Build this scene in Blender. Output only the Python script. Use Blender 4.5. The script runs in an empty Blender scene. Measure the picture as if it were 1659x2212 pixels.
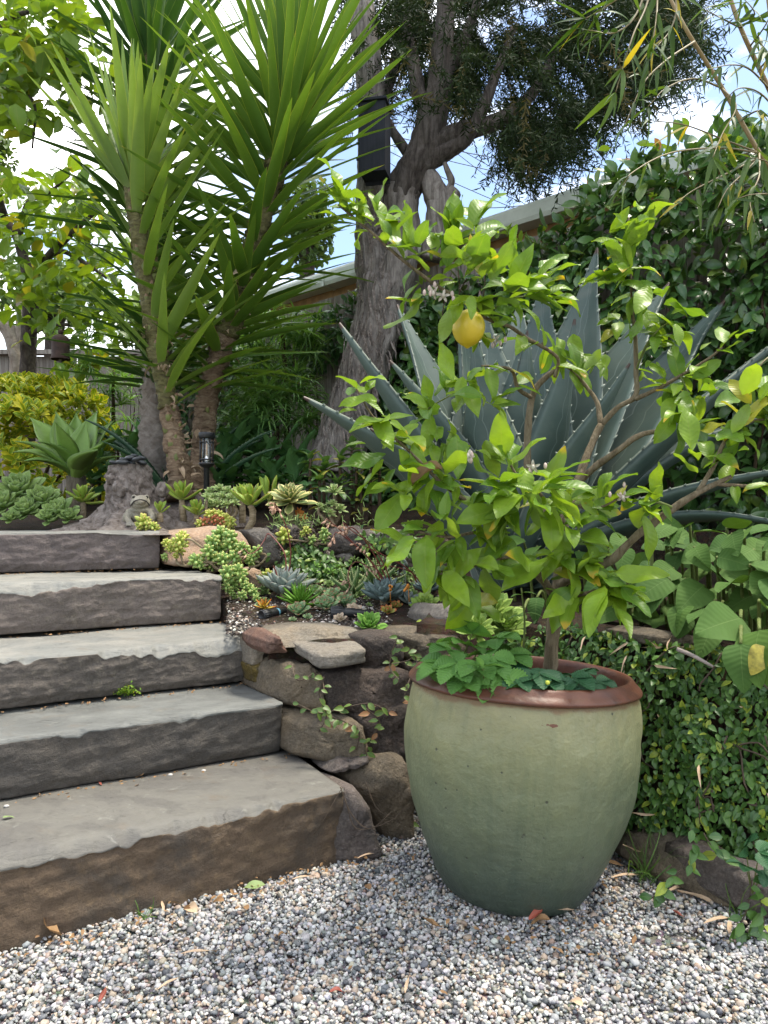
import bpy, math, random
import numpy as np
from mathutils import Vector, Matrix, Euler

scene = bpy.context.scene
COL = scene.collection
rng = random.Random(11)
nrg = np.random.default_rng(5)
R = math.radians

# ------------------------------------------------------------------ camera, sky, sun, exposure
EYE = Vector((0.0, 0.0, 0.85))
PITCH = R(0.86)
FPX = 1598.0                       # focal length in units of a 1659 x 2212 picture
cam_data = bpy.data.cameras.new("camera")
cam_data.sensor_fit = 'VERTICAL'
cam_data.sensor_height = 36.0
cam_data.lens = 36.0 * FPX / 2212.0
cam_data.clip_start = 0.05
cam_data.clip_end = 400.0
cam = bpy.data.objects.new("camera", cam_data)
cam.location = EYE
cam.rotation_euler = (R(90) + PITCH, 0, 0)
COL.objects.link(cam)
scene.camera = cam

SUN_DIR = Vector((0.30, 0.10, 0.95)).normalized()
SUN_EL = math.asin(SUN_DIR.z)
SUN_AZ = math.atan2(SUN_DIR.x, SUN_DIR.y)
world = bpy.data.worlds.new("World")
scene.world = world
world.use_nodes = True
wn, wl = world.node_tree.nodes, world.node_tree.links
wn.clear()
w_out = wn.new('ShaderNodeOutputWorld')
w_sky = wn.new('ShaderNodeTexSky')
w_sky.sky_type = 'NISHITA'
w_sky.sun_disc = False
w_sky.sun_elevation = SUN_EL
w_sky.sun_rotation = SUN_AZ
w_bg = wn.new('ShaderNodeBackground')
w_bg.inputs['Strength'].default_value = 0.13
wl.new(w_sky.outputs[0], w_bg.inputs['Color'])
w_cl = wn.new('ShaderNodeBackground')
w_cl.inputs['Color'].default_value = (1.0, 0.985, 0.95, 1)
w_cl.inputs['Strength'].default_value = 1.9
w_tc = wn.new('ShaderNodeTexCoord')
w_map = wn.new('ShaderNodeMapping')
w_map.inputs['Location'].default_value = (0.45, 2.2, 1.4)
w_map.inputs['Scale'].default_value = (1.5, 1.5, 3.2)
w_map.inputs['Rotation'].default_value = (0.0, 0.25, 0.4)
wl.new(w_tc.outputs['Generated'], w_map.inputs['Vector'])
w_no = wn.new('ShaderNodeTexNoise')
w_no.inputs['Scale'].default_value = 1.5
w_no.inputs['Detail'].default_value = 9.0
w_no.inputs['Roughness'].default_value = 0.55
w_no.inputs['Distortion'].default_value = 0.35
wl.new(w_map.outputs[0], w_no.inputs['Vector'])
w_rp = wn.new('ShaderNodeValToRGB')
w_rp.color_ramp.elements[0].position = 0.43
w_rp.color_ramp.elements[0].color = (0.015, 0.015, 0.015, 1)
w_rp.color_ramp.elements[1].position = 0.66
w_rp.color_ramp.elements[1].color = (1, 1, 1, 1)
wl.new(w_no.outputs[0], w_rp.inputs[0])
w_mx = wn.new('ShaderNodeMixShader')
wl.new(w_rp.outputs[0], w_mx.inputs[0])
wl.new(w_bg.outputs[0], w_mx.inputs[1])
wl.new(w_cl.outputs[0], w_mx.inputs[2])
wl.new(w_mx.outputs[0], w_out.inputs['Surface'])

sun_data = bpy.data.lights.new("sun", 'SUN')
sun_data.energy = 2.7
sun_data.angle = R(10.0)
sun_data.color = (1.0, 0.93, 0.80)
sun = bpy.data.objects.new("sun", sun_data)
sun.rotation_euler = SUN_DIR.to_track_quat('Z', 'Y').to_euler()
sun.location = (2, 0, 12)
COL.objects.link(sun)

scene.view_settings.view_transform = 'Standard'
scene.view_settings.look = 'None'
scene.view_settings.exposure = 1.26
scene.view_settings.gamma = 1.0
scene.view_settings.use_curve_mapping = False
scene.render.engine = 'CYCLES'
scene.cycles.max_bounces = 7
scene.cycles.diffuse_bounces = 4
scene.cycles.glossy_bounces = 2
scene.cycles.transmission_bounces = 4
scene.cycles.use_adaptive_sampling = True
scene.cycles.adaptive_threshold = 0.02
scene.cycles.use_denoising = True
scene.cycles.caustics_reflective = False
scene.cycles.caustics_refractive = False

# ------------------------------------------------------------------ geometry helpers
CP, SP = math.cos(PITCH), math.sin(PITCH)

def ray(u, v):
    """direction (with y = 1) of the view ray through picture point u, v"""
    cx = (u - 829.5) / FPX
    cz = (1106.0 - v) / FPX
    dy = CP - cz * SP
    dz = SP + cz * CP
    return Vector((cx / dy, 1.0, dz / dy))

def W(u, v, d):
    return EYE + ray(u, v) * d

def onz(u, v, zf, lo=1.0, hi=12.0):
    """where the ray through u, v first meets the surface z = zf(x, y)"""
    r = ray(u, v)
    d = lo
    while d < hi:
        p = EYE + r * d
        if p.z <= zf(p.x, p.y):
            return p
        d += 0.01
    return EYE + r * hi

def unit(v):
    v = Vector(v)
    return v.normalized() if v.length > 1e-9 else Vector((0, 0, 1))

def frame(p, d, up=(0, 0, 1), roll=0.0, s=1.0, sx=None):
    """local +Y along d, +Z towards up"""
    y = unit(d)
    up = Vector(up)
    z = up - y * up.dot(y)
    if z.length < 1e-4:
        z = Vector((0.3, -1, 0.1)) - y * Vector((0.3, -1, 0.1)).dot(y)
    z.normalize()
    x = y.cross(z)
    m = Matrix((x, y, z)).transposed().to_4x4()
    if roll:
        m = m @ Matrix.Rotation(roll, 4, 'Y')
    m = m @ Matrix.Diagonal((s if sx is None else s * sx, s, s, 1))
    m.translation = Vector(p)
    return m

def hashn(ix, iy, iz, seed):
    h = (ix * 374761393 + iy * 668265263 + iz * 2147483647 + seed * 974634777) & 0x7fffffff
    h = ((h ^ (h >> 13)) * 1274126177) & 0x7fffffff
    return ((h ^ (h >> 16)) & 0xffff) / 65535.0

def vnoise(p, seed=0):
    p = np.asarray(p, float)
    i = np.floor(p).astype(np.int64)
    f = p - i
    f = f * f * (3 - 2 * f)
    r = 0
    for dx in (0, 1):
        wx = f[..., 0] if dx else 1 - f[..., 0]
        for dy in (0, 1):
            wy = f[..., 1] if dy else 1 - f[..., 1]
            for dz in (0, 1):
                wz = f[..., 2] if dz else 1 - f[..., 2]
                r = r + wx * wy * wz * hashn(i[..., 0] + dx, i[..., 1] + dy, i[..., 2] + dz, seed)
    return r * 2 - 1

def fbm(p, seed=0, oct=4, gain=0.5):
    p = np.asarray(p, float)
    a, r = 1.0, 0
    for o in range(oct):
        r = r + a * vnoise(p * (2 ** o) + 17.3 * o, seed + o)
        a *= gain
    return r

class MB:
    """collects vertices and faces, links them as one mesh"""
    def __init__(self):
        self.v, self.lc, self.f, self.n = [], [], [], 0
    def add(self, v, f, lc=None):
        v = np.asarray(v, float).reshape(-1, 3)
        if lc is None:
            lc = np.zeros((len(v), 3))
        self.v.append(v)
        self.lc.append(np.asarray(lc, float).reshape(-1, 3))
        fs = f if isinstance(f, list) else [f]
        for a in fs:
            a = np.asarray(a, np.int64)
            if a.size:
                self.f.append(a + self.n)
        self.n += len(v)
        return self
    def grid(self, P, lc=None, closed_u=False, closed_v=False):
        """P: (nu, nv, 3)"""
        P = np.asarray(P, float)
        nu, nv = P.shape[:2]
        i = np.arange(nu if closed_u else nu - 1)
        j = np.arange(nv if closed_v else nv - 1)
        I, J = np.meshgrid(i, j, indexing='ij')
        I2, J2 = (I + 1) % nu, (J + 1) % nv
        q = np.stack([I * nv + J, I2 * nv + J, I2 * nv + J2, I * nv + J2], -1).reshape(-1, 4)
        return self.add(P.reshape(-1, 3), q, None if lc is None else np.asarray(lc).reshape(-1, 3))
    def scatter(self, T, M, rnd=None):
        """T: template (verts, faces, lc); M: list of matrices"""
        if not len(M):
            return self
        tv, tf, tl = T
        A = np.array([[list(r) for r in m] for m in M])
        V = np.einsum('nij,kj->nki', A[:, :3, :3], tv) + A[:, None, :3, 3]
        n, k = V.shape[:2]
        L = np.repeat(tl[None], n, 0).copy()
        L[:, :, 2] = (nrg.random(n) if rnd is None else np.asarray(rnd))[:, None]
        fl = [(a[None] + (np.arange(n) * k)[:, None, None]).reshape(-1, a.shape[1]) for a in tf]
        return self.add(V.reshape(-1, 3), fl, L.reshape(-1, 3))
    def mesh(self, name, mats, smooth=True, off=(0, 0, 0)):
        me = bpy.data.meshes.new(name)
        if self.n:
            V = np.concatenate(self.v) - np.asarray(off, float)
            me.vertices.add(len(V))
            me.vertices.foreach_set('co', V.astype(np.float32).ravel())
            loops = np.concatenate([a.ravel() for a in self.f])
            tot = np.concatenate([np.full(len(a), a.shape[1]) for a in self.f])
            start = np.concatenate([[0], np.cumsum(tot)[:-1]])
            me.loops.add(len(loops))
            me.loops.foreach_set('vertex_index', loops.astype(np.int32))
            me.polygons.add(len(tot))
            me.polygons.foreach_set('loop_start', start.astype(np.int32))
            me.polygons.foreach_set('use_smooth', np.full(len(tot), smooth))
            at = me.attributes.new('lc', 'FLOAT_VECTOR', 'POINT')
            at.data.foreach_set('vector', np.concatenate(self.lc).astype(np.float32).ravel())
            me.update(calc_edges=True)
            me.validate()
        for m in (mats if isinstance(mats, (list, tuple)) else [mats]):
            me.materials.append(m)
        return me
    def template(self):
        return (np.concatenate(self.v), list(self.f), np.concatenate(self.lc))

LOC = {}                           # world offset of every thing and part (translations only)

def props(o, label=None, cat=None, group=None, kind=None):
    for k, x in (('label', label), ('category', cat), ('group', group), ('kind', kind)):
        if x:
            o[k] = x
    return o

def thing(name, label, cat, loc=(0, 0, 0), group=None):
    o = bpy.data.objects.new(name, None)
    o.empty_display_size = 0.05
    COL.objects.link(o)
    o.location = loc
    LOC[o] = Vector(loc)
    return props(o, label, cat, group)

def put(name, mesh, parent=None, M=None, label=None, kind=None):
    """link an object showing mesh at world matrix M under parent"""
    o = bpy.data.objects.new(name, mesh)
    COL.objects.link(o)
    M = Matrix.Identity(4) if M is None else M.copy()
    LOC[o] = M.translation.copy()
    if parent is not None:
        o.parent = parent
        M.translation = M.translation - LOC[parent]
    o.matrix_basis = M
    return props(o, label, None, None, kind)

def build(name, mb, mat, parent=None, at=None, smooth=True, label=None, kind=None):
    """mb holds world coordinates; origin at `at` (or the parent's origin)"""
    at = Vector(at) if at is not None else (LOC[parent] if parent is not None else Vector((0, 0, 0)))
    me = mb.mesh(name, mat, smooth, at)
    return put(name, me, parent, Matrix.Translation(at), label, kind)

def single(name, mb, mat, label, cat, at, group=None, smooth=True):
    o = build(name, mb, mat, None, at, smooth)
    return props(o, label, cat, group)

# ------------------------------------------------------------------ shapes
def path_frames(P):
    P = np.asarray(P, float)
    T = np.gradient(P, axis=0)
    T /= np.linalg.norm(T, axis=1)[:, None] + 1e-12
    up = np.array([0.0, 0, 1]) if abs(T[0][2]) < 0.9 else np.array([0.0, 1, 0])
    N = []
    n = up - T[0] * up.dot(T[0])
    n /= np.linalg.norm(n)
    for t in T:
        n = n - t * n.dot(t)
        n /= np.linalg.norm(n) + 1e-12
        N.append(n.copy())
    N = np.array(N)
    return P, T, N, np.cross(T, N)

def smooth_path(pts, n):
    """Catmull-Rom through pts (k, m) sampled at n points"""
    pts = np.asarray(pts, float)
    if len(pts) == 2:
        t = np.linspace(0, 1, n)[:, None]
        return pts[0] * (1 - t) + pts[1] * t
    Q = np.vstack([2 * pts[0] - pts[1], pts, 2 * pts[-1] - pts[-2]])
    s = np.linspace(0, len(pts) - 1 - 1e-6, n)
    i = s.astype(int)
    f = (s - i)[:, None]
    a, b, c, d = Q[i], Q[i + 1], Q[i + 2], Q[i + 3]
    return 0.5 * (2 * b + (c - a) * f + (2 * a - 5 * b + 4 * c - d) * f ** 2 + (3 * b - a - 3 * c + d) * f ** 3)

def tube(mb, pts, rad, n=8, k=None, bump=0.0, bfreq=8.0, seed=1, cap=True, ridges=0, ramp=0.0):
    """tapered tube through pts; rad: one radius per point; bump: relative relief"""
    k = k or max(len(pts), 2)
    PR = smooth_path(np.hstack([np.asarray([list(p) for p in pts], float), np.asarray(rad, float)[:, None]]), k)
    P, T, N, B = path_frames(PR[:, :3])
    th = np.linspace(0, 2 * np.pi, n, endpoint=False)
    c, s = np.cos(th), np.sin(th)
    rr = PR[:, 3][:, None] * np.ones(n)
    dirs = N[:, None] * c[None, :, None] + B[:, None] * s[None, :, None]
    L = np.concatenate([[0], np.cumsum(np.linalg.norm(np.diff(P, axis=0), axis=1))])
    if bump:
        q = dirs * 1.3 + np.stack([0 * L, 0 * L, L * bfreq], -1)[:, None]
        rr = rr * (1 + bump * fbm(q, seed, 4))
    if ridges:
        rr = rr * (1 + ramp * np.cos(ridges * th[None] + 6 * L[:, None] + 2 * fbm(dirs + L[:, None, None] * 2, seed, 2)))
    V = P[:, None] + dirs * rr[..., None]
    lc = np.zeros(V.shape)
    lc[..., 0] = th[None] / np.pi - 1
    lc[..., 1] = L[:, None]
    lc[..., 2] = (seed * 0.137) % 1
    b = mb.n
    mb.grid(V, lc, closed_v=True)
    mb.f[-1] = mb.f[-1][:, ::-1]
    if cap:
        m = len(P)
        mb.f.append(np.array([[b + j for j in range(n)][::-1]]))
        mb.f.append(np.array([[b + (m - 1) * n + j for j in range(n)]]))
    return mb

def lathe(mb, prof, n=48, axis=Vector((0, 0, 1)), org=Vector((0, 0, 0)), tag=0.0, noise=0.0, seed=0, v0=0.0, v1=1.0):
    prof = np.asarray(prof, float)
    th = np.linspace(0, 2 * np.pi, n, endpoint=False)
    V = np.stack([prof[:, 0][:, None] * np.cos(th), prof[:, 0][:, None] * np.sin(th), prof[:, 1][:, None] + 0 * th], -1)
    if noise:
        d = np.stack([np.cos(th), np.sin(th), 0 * th], -1)[None]
        V = V + d * (noise * fbm(V * 9, seed, 4))[..., None]
    q = Vector((0, 0, 1)).rotation_difference(unit(axis)).to_matrix()
    V = V @ np.array(q).T + np.array(org)
    lc = np.zeros(V.shape)
    lc[..., 0] = th / np.pi - 1
    lc[..., 1] = np.linspace(v0, v1, len(prof))[:, None]
    lc[..., 2] = tag
    mb.grid(V, lc, closed_v=True)
    mb.f[-1] = mb.f[-1][:, ::-1]
    return mb

def ball(mb, c, r, n=12, m=8, rot=None, lcv=None):
    """r: scalar or 3-vector"""
    r = np.ones(3) * r
    th = np.linspace(0, 2 * np.pi, n, endpoint=False)
    ph = np.linspace(-np.pi / 2, np.pi / 2, m)
    ph[0] += 0.02
    ph[-1] -= 0.02
    V = np.stack([np.cos(ph)[:, None] * np.cos(th), np.cos(ph)[:, None] * np.sin(th), np.sin(ph)[:, None] + 0 * th], -1) * r
    if rot is not None:
        V = V @ np.array(rot.to_matrix() if hasattr(rot, 'to_matrix') else rot).T
    lc = np.zeros(V.shape)
    lc[..., 1] = np.linspace(0, 1, m)[:, None]
    if lcv is not None:
        lc[..., 2] = lcv
    mb.grid(V + np.array(c), lc, closed_v=True)
    mb.f[-1] = mb.f[-1][:, ::-1]
    return mb

def box(mb, lo, hi, M=None):
    x0, y0, z0 = lo
    x1, y1, z1 = hi
    v = np.array([[x0, y0, z0], [x1, y0, z0], [x1, y1, z0], [x0, y1, z0], [x0, y0, z1], [x1, y0, z1], [x1, y1, z1], [x0, y1, z1]], float)
    if M is not None:
        A = np.array(M)
        v = v @ A[:3, :3].T + A[:3, 3]
    return mb.add(v, np.array([[0, 3, 2, 1], [4, 5, 6, 7], [0, 1, 5, 4], [1, 2, 6, 5], [2, 3, 7, 6], [3, 0, 4, 7]]))

def widthf(kind, t):
    if kind == 'ovate':
        return np.sin(np.pi * np.clip(t, 0, 1) ** 0.78) ** 0.85 * (1 - 0.12 * t)
    if kind == 'ellip':
        return np.sin(np.pi * t) ** 0.75
    if kind == 'lance':
        return np.minimum(1, 0.42 + 2.6 * t) * np.clip(1 - t, 0, 1) ** 0.62 * 1.12
    if kind == 'agave':
        return (0.62 + 0.55 * np.sin(np.pi * np.clip(t * 1.15, 0, 1))) * np.clip(1 - t ** 1.9, 0, 1) ** 0.85 * 0.92
    if kind == 'atten':
        return (0.38 + 0.75 * np.sin(np.pi * np.clip(t * 0.98, 0, 1)) ** 1.2) * np.clip(1 - t ** 3.0, 0, 1) ** 0.9
    if kind == 'spoon':
        return (0.30 + 0.7 * np.clip(t / 0.68, 0, 1) ** 1.3) * np.clip(1 - np.clip((t - 0.55) / 0.45, 0, 1) ** 2.2, 0, 1) ** 0.7
    if kind == 'echev':
        return (0.45 + 0.55 * np.clip(t / 0.55, 0, 1)) * np.clip(1 - np.clip((t - 0.4) / 0.6, 0, 1) ** 1.7, 0, 1) ** 0.75
    if kind == 'heart':
        return np.sin(np.pi * np.clip(t, 0, 1) ** 0.60) ** 0.72 * (1 - 0.10 * t)
    if kind == 'grass':
        return np.minimum(1, 0.3 + 4 * t) * np.clip(1 - t, 0, 1) ** 0.5
    if kind == 'broadbase':
        return np.clip(1 - t ** 2.5, 0, 1) ** 0.6
    if kind == 'bamboo':
        return np.sin(np.pi * np.clip(t, 0, 1) ** 0.55) ** 0.9
    return np.sin(np.pi * t)

def leaf(L, Wd, kind, ns=8, nc=2, droop=0.4, fold=0.15, wave=0.0, twist=0.0, thick=0.0, teeth=0, seed=0, pw=1.4, stalk=0.0):
    """blade from the origin along +Y, upper side +Z. nc: strips per half. returns a template"""
    t = np.linspace(0, 1, ns + 1)
    ang = -droop * t ** pw
    step = L / ns
    y = np.concatenate([[0], np.cumsum(np.cos((ang[1:] + ang[:-1]) / 2) * step)])
    z = np.concatenate([[0], np.cumsum(np.sin((ang[1:] + ang[:-1]) / 2) * step)])
    w = widthf(kind, t) * Wd / 2
    if stalk:
        w = np.where(t < stalk, 0.04 * Wd, widthf(kind, np.clip((t - stalk) / (1 - stalk), 0, 1)) * Wd / 2)
    w[-1] = max(w[-1], 0.0006)
    w[0] = max(w[0], 0.0012)
    u = np.linspace(-1, 1, 2 * nc + 1)
    U, Tt = np.meshgrid(u, t)
    ww = w[:, None] * np.ones_like(U)
    if teeth:
        ww = ww * (1 - (np.abs(U) > 0.99) * (0.20 * (np.arange(ns + 1) % 2)[:, None] * (Tt > 0.15)))
    lx = U * ww * math.cos(fold * 0.8)
    lz = np.abs(U) ** (2.0 if kind == 'heart' else 1.4) * ww * math.sin(fold)
    if wave:
        r = np.random.default_rng(seed)
        lz = lz + wave * L * 0.06 * np.sin(Tt * 9 + r.random() * 6 + (U > 0) * 1.7) * np.abs(U)
    if twist:
        a = twist * Tt
        lx, lz = lx * np.cos(a) - lz * np.sin(a), lx * np.sin(a) + lz * np.cos(a)
    # normal direction in the bend plane
    ny, nz = -np.sin(ang)[:, None], np.cos(ang)[:, None]
    V = np.stack([lx, y[:, None] + lz * ny, z[:, None] + lz * nz], -1)
    lc = np.stack([U, Tt, 0 * U], -1)
    mb = MB()
    if not thick:
        mb.grid(V, lc)
        # faces must look towards +Z
        mb.f[-1] = mb.f[-1][:, ::-1]
        return mb.template()
    th = thick * np.sqrt(np.clip(1 - U ** 2, 0, 1)) * (np.clip(1.02 - Tt, 0, 1) ** 0.35) * (0.5 + 0.5 * np.clip(Tt * 4, 0, 1))
    Vb = np.stack([lx, y[:, None] + (lz - th) * ny, z[:, None] + (lz - th) * nz], -1)
    ring = np.concatenate([V, Vb[:, -2:0:-1]], 1)
    lr = np.concatenate([lc, lc[:, -2:0:-1]], 1)
    mb.grid(ring, lr, closed_v=True)
    mb.f[-1] = mb.f[-1][:, ::-1]
    return mb.template()

def tmesh(T, name, mat):
    mb = MB()
    mb.add(T[0], T[1], T[2])
    return mb.mesh(name, mat)

def in_frame(p, m=60):
    q = Vector(p) - EYE
    y = q.y * CP + q.z * SP
    if y < 0.1:
        return False
    zc = -q.y * SP + q.z * CP
    u, v = 829.5 + FPX * q.x / y, 1106 - FPX * zc / y
    return -m < u < 1659 + m and -m < v < 2212 + m

def emit(root, name, temps, items, mat, cap=300, stuff_name='foliage', score=None, meshname=None):
    """items: (template index, matrix). The best `cap` become parts of their own, the rest one part."""
    meshes = [tmesh(T, meshname or name, mat) for T in temps]
    def sc(it):
        p = it[1] @ Vector((0, 0.02, 0))
        return (0 if in_frame(p) else 100) + (score(p) if score else (p - EYE).length)
    order = sorted(items, key=sc) if len(items) > cap else items
    for k, M in order[:cap]:
        put(name, meshes[k], root, M)
    rest = order[cap:]
    if rest:
        mb = MB()
        for k, T in enumerate(temps):
            mb.scatter(T, [M for kk, M in rest if kk == k])
        build(stuff_name, mb, mat, root, kind='stuff')

def join(temps, items):
    mb = MB()
    for k, T in enumerate(temps):
        mb.scatter(T, [M for kk, M in items if kk == k])
    return mb

# ------------------------------------------------------------------ materials
class NT:
    def __init__(self, name):
        self.mat = bpy.data.materials.new(name)
        self.mat.use_nodes = True
        self.t = self.mat.node_tree
        self.t.nodes.clear()
        self.out = self.t.nodes.new('ShaderNodeOutputMaterial')
    def n(self, typ, out=0, attrs=None, **inp):
        nd = self.t.nodes.new(typ)
        for k, v in (attrs or {}).items():
            setattr(nd, k, v)
        for k, v in inp.items():
            key = int(k[1:]) if k[0] == 'i' and k[1:].isdigit() else k.replace('_', ' ')
            self.set(nd.inputs[key], v)
        return nd.outputs[out]
    def set(self, sock, v):
        if isinstance(v, bpy.types.NodeSocket):
            self.t.links.new(v, sock)
        elif sock.type == 'RGBA' and not isinstance(v, (int, float)):
            sock.default_value = (*v[:3], 1)
        else:
            sock.default_value = v
    def m(self, op, a, b=0.0, c=0.0, clamp=False):
        return self.n('ShaderNodeMath', 0, {'operation': op, 'use_clamp': clamp}, i0=a, i1=b, i2=c)
    def mix(self, f, a, b, mode='MIX'):
        nd = self.t.nodes.new('ShaderNodeMix')
        nd.data_type = 'RGBA'
        nd.blend_type = mode
        self.set(nd.inputs[0], f)
        self.set(nd.inputs[6], a)
        self.set(nd.inputs[7], b)
        return nd.outputs[2]
    def ramp(self, f, stops):
        nd = self.t.nodes.new('ShaderNodeValToRGB')
        e = nd.color_ramp.elements
        while len(e) < len(stops):
            e.new(0.5)
        for q, (p, c) in zip(e, stops):
            q.position = p
            q.color = (*c[:3], 1) if not isinstance(c, (int, float)) else (c, c, c, 1)
        self.set(nd.inputs[0], f)
        return nd.outputs[0]
    def step(self, x, a, b):
        return self.n('ShaderNodeMapRange', 0, {'interpolation_type': 'SMOOTHSTEP'}, Value=x, From_Min=a, From_Max=b)
    def coord(self):
        return self.n('ShaderNodeTexCoord', 3)
    def lc(self):
        a = self.n('ShaderNodeAttribute', 1, {'attribute_name': 'lc'})
        s = self.t.nodes.new('ShaderNodeSeparateXYZ')
        self.t.links.new(a, s.inputs[0])
        return s.outputs[0], s.outputs[1], s.outputs[2]
    def noise(self, vec, scale, detail=4.0, rough=0.55, dist=0.0):
        return self.n('ShaderNodeTexNoise', 0, None, Vector=vec, Scale=scale, Detail=detail, Roughness=rough, Distortion=dist)
    def scaled(self, vec, s):
        return self.n('ShaderNodeMapping', 0, None, Vector=vec, Scale=s)
    def bump(self, h, strength=0.3, dist=0.01, normal=None):
        kw = dict(Height=h, Strength=strength, Distance=dist)
        if normal is not None:
            kw['Normal'] = normal
        return self.n('ShaderNodeBump', 0, None, **kw)
    def principled(self, col, rough=0.6, normal=None, spec=0.5, **kw):
        nd = self.t.nodes.new('ShaderNodeBsdfPrincipled')
        self.set(nd.inputs['Base Color'], col)
        self.set(nd.inputs['Roughness'], rough)
        self.set(nd.inputs['Specular IOR Level'], spec)
        if normal is not None:
            self.set(nd.inputs['Normal'], normal)
        for k, v in kw.items():
            self.set(nd.inputs[k.replace('_', ' ')], v)
        return nd.outputs[0]
    def done(self, sh):
        self.t.links.new(sh, self.out.inputs['Surface'])
        return self.mat

def rand01(n):
    """a random number per object or, in joined foliage, per leaf"""
    u, v, r = n.lc()
    orr = n.n('ShaderNodeObjectInfo', 5)
    return u, v, n.m('FRACT', n.m('ADD', n.m('MULTIPLY', orr, 7.31), r))

def leafmat(name, c1, c2, rough=0.42, trans=0.35, tint=(1.25, 1.15, 0.45), vein=None, vein_w=0.06, edge=None, edge_w=0.1,
            tip=None, tip_p=0.2, tip_at=0.72, back=None, base=None, base_to=0.25, mottle=0.25, spec=0.4, veins=0.0, side=0.0, stripe=None, odd=None, odd_p=0.03):
    n = NT(name)
    u, v, r = rand01(n)
    au = n.m('ABSOLUTE', u)
    col = n.mix(r, c1, c2)
    co = n.coord()
    nz = n.noise(co, 34.0, 3.0)
    col = n.mix(n.m('MULTIPLY', n.step(nz, 0.35, 0.7), mottle), col, n.mix(1.0, col, (0.62, 0.66, 0.5), 'MULTIPLY'))
    if odd is not None:
        r3 = n.m('FRACT', n.m('MULTIPLY', r, 23.7))
        col = n.mix(n.m('LESS_THAN', r3, odd_p), col, odd)
    if stripe is not None:
        col = n.mix(n.step(n.noise(n.scaled(n.n('ShaderNodeCombineXYZ', 0, None, X=u, Y=v, Z=r), (6, 0.6, 5)), 1.6, 3.0), 0.45, 0.7), col, stripe)
    if base is not None:
        col = n.mix(n.m('SUBTRACT', 1.0, n.step(v, 0.0, base_to)), col, base)
    if vein is not None:
        col = n.mix(n.m('MULTIPLY', n.m('SUBTRACT', 1.0, n.step(au, 0.0, vein_w)), 0.75), col, vein)
    if edge is not None:
        e = n.m('ADD', au, n.m('MULTIPLY', n.m('SUBTRACT', n.noise(n.scaled(co, (25, 25, 25)), 1.0, 2.0), 0.5), 0.35 * edge_w / 0.1 * 0.3))
        col = n.mix(n.step(e, 1.0 - edge_w, 1.0 - edge_w * 0.45), col, edge)
    if tip is not None:
        r2 = n.m('FRACT', n.m('MULTIPLY', r, 13.7))
        on = n.m('LESS_THAN', r2, tip_p)
        vv = n.m('ADD', v, n.m('MULTIPLY', n.m('SUBTRACT', nz, 0.5), 0.25))
        col = n.mix(n.m('MULTIPLY', on, n.step(vv, tip_at, tip_at + 0.16)), col, tip)
    h = nz
    if veins:
        w = n.m('SINE', n.m('ADD', n.m('MULTIPLY', v, 62.0), n.m('MULTIPLY', au, -9.0)))
        h = n.m('ADD', n.m('MULTIPLY', nz, 0.6), n.m('MULTIPLY', w, veins))
    nm = n.bump(h, 0.25, 0.004)
    if back is not None:
        bf = n.n('ShaderNodeNewGeometry', 6)
        col2 = n.mix(n.m('MULTIPLY', bf, 0.75), col, back)
    else:
        col2 = col
    sh = n.principled(col2, rough, nm, spec)
    if trans:
        tr = n.n('ShaderNodeBsdfTranslucent', 0, None, Color=n.mix(1.0, col, tint, 'MULTIPLY'))
        sh = n.n('ShaderNodeMixShader', 0, None, i0=trans, i1=sh, i2=tr)
    return n.done(sh)

def rockmat(name, c1, c2, c3, scale=9.0, bump=0.5, rough=0.85, layer=0.0, stain=0.35):
    n = NT(name)
    co = n.coord()
    orr = n.n('ShaderNodeObjectInfo', 5)
    off = n.n('ShaderNodeCombineXYZ', 0, None, X=n.m('MULTIPLY', orr, 13.0), Y=n.m('MULTIPLY', orr, 7.0), Z=orr)
    co = n.n('ShaderNodeVectorMath', 0, {'operation': 'ADD'}, i0=co, i1=off)
    a = n.noise(co, scale, 8.0, 0.62, 0.4)
    b = n.noise(co, scale * 3.7, 6.0, 0.7)
    c = n.noise(co, scale * 16, 5.0, 0.7)
    col = n.mix(n.step(a, 0.36, 0.62), c1, c2)
    col = n.mix(n.m('MULTIPLY', n.step(b, 0.5, 0.7), 0.75), col, c3)
    col = n.mix(n.m('MULTIPLY', n.step(c, 0.42, 0.70), stain * 1.5), col, n.mix(1.0, col, (0.42, 0.41, 0.40), 'MULTIPLY'))
    d = n.noise(co, scale * 0.9, 3.0, 0.5)
    col = n.mix(n.m('MULTIPLY', n.step(d, 0.50, 0.66), 0.45), col, n.mix(1.0, col, (1.45, 1.40, 1.30), 'MULTIPLY'))
    col = n.mix(n.m('MULTIPLY', n.step(c, 0.5, 0.2), stain * 0.6), col, n.mix(0.5, col, (0.6, 0.57, 0.5)))
    h = n.m('ADD', n.m('MULTIPLY', b, 1.0), n.m('MULTIPLY', c, 0.5))
    if layer:
        lay = n.noise(n.scaled(co, (3, 3, 40)), 1.6, 6.0, 0.65)
        h = n.m('ADD', h, n.m('MULTIPLY', lay, layer))
    return n.done(n.principled(col, rough, n.bump(h, bump, 0.02), 0.25))

def plain(name, c, rough=0.6, metallic=0.0, var=0.15, scale=30.0, bump=0.0, spec=0.5):
    n = NT(name)
    co = n.coord()
    nz = n.noise(co, scale, 5.0, 0.6)
    dark = tuple(x * (1 - var * 2) for x in c)
    col = n.mix(n.step(nz, 0.3, 0.7), dark, c)
    nm = n.bump(nz, bump, 0.004) if bump else None
    return n.done(n.principled(col, rough, nm, spec, Metallic=metallic))

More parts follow.
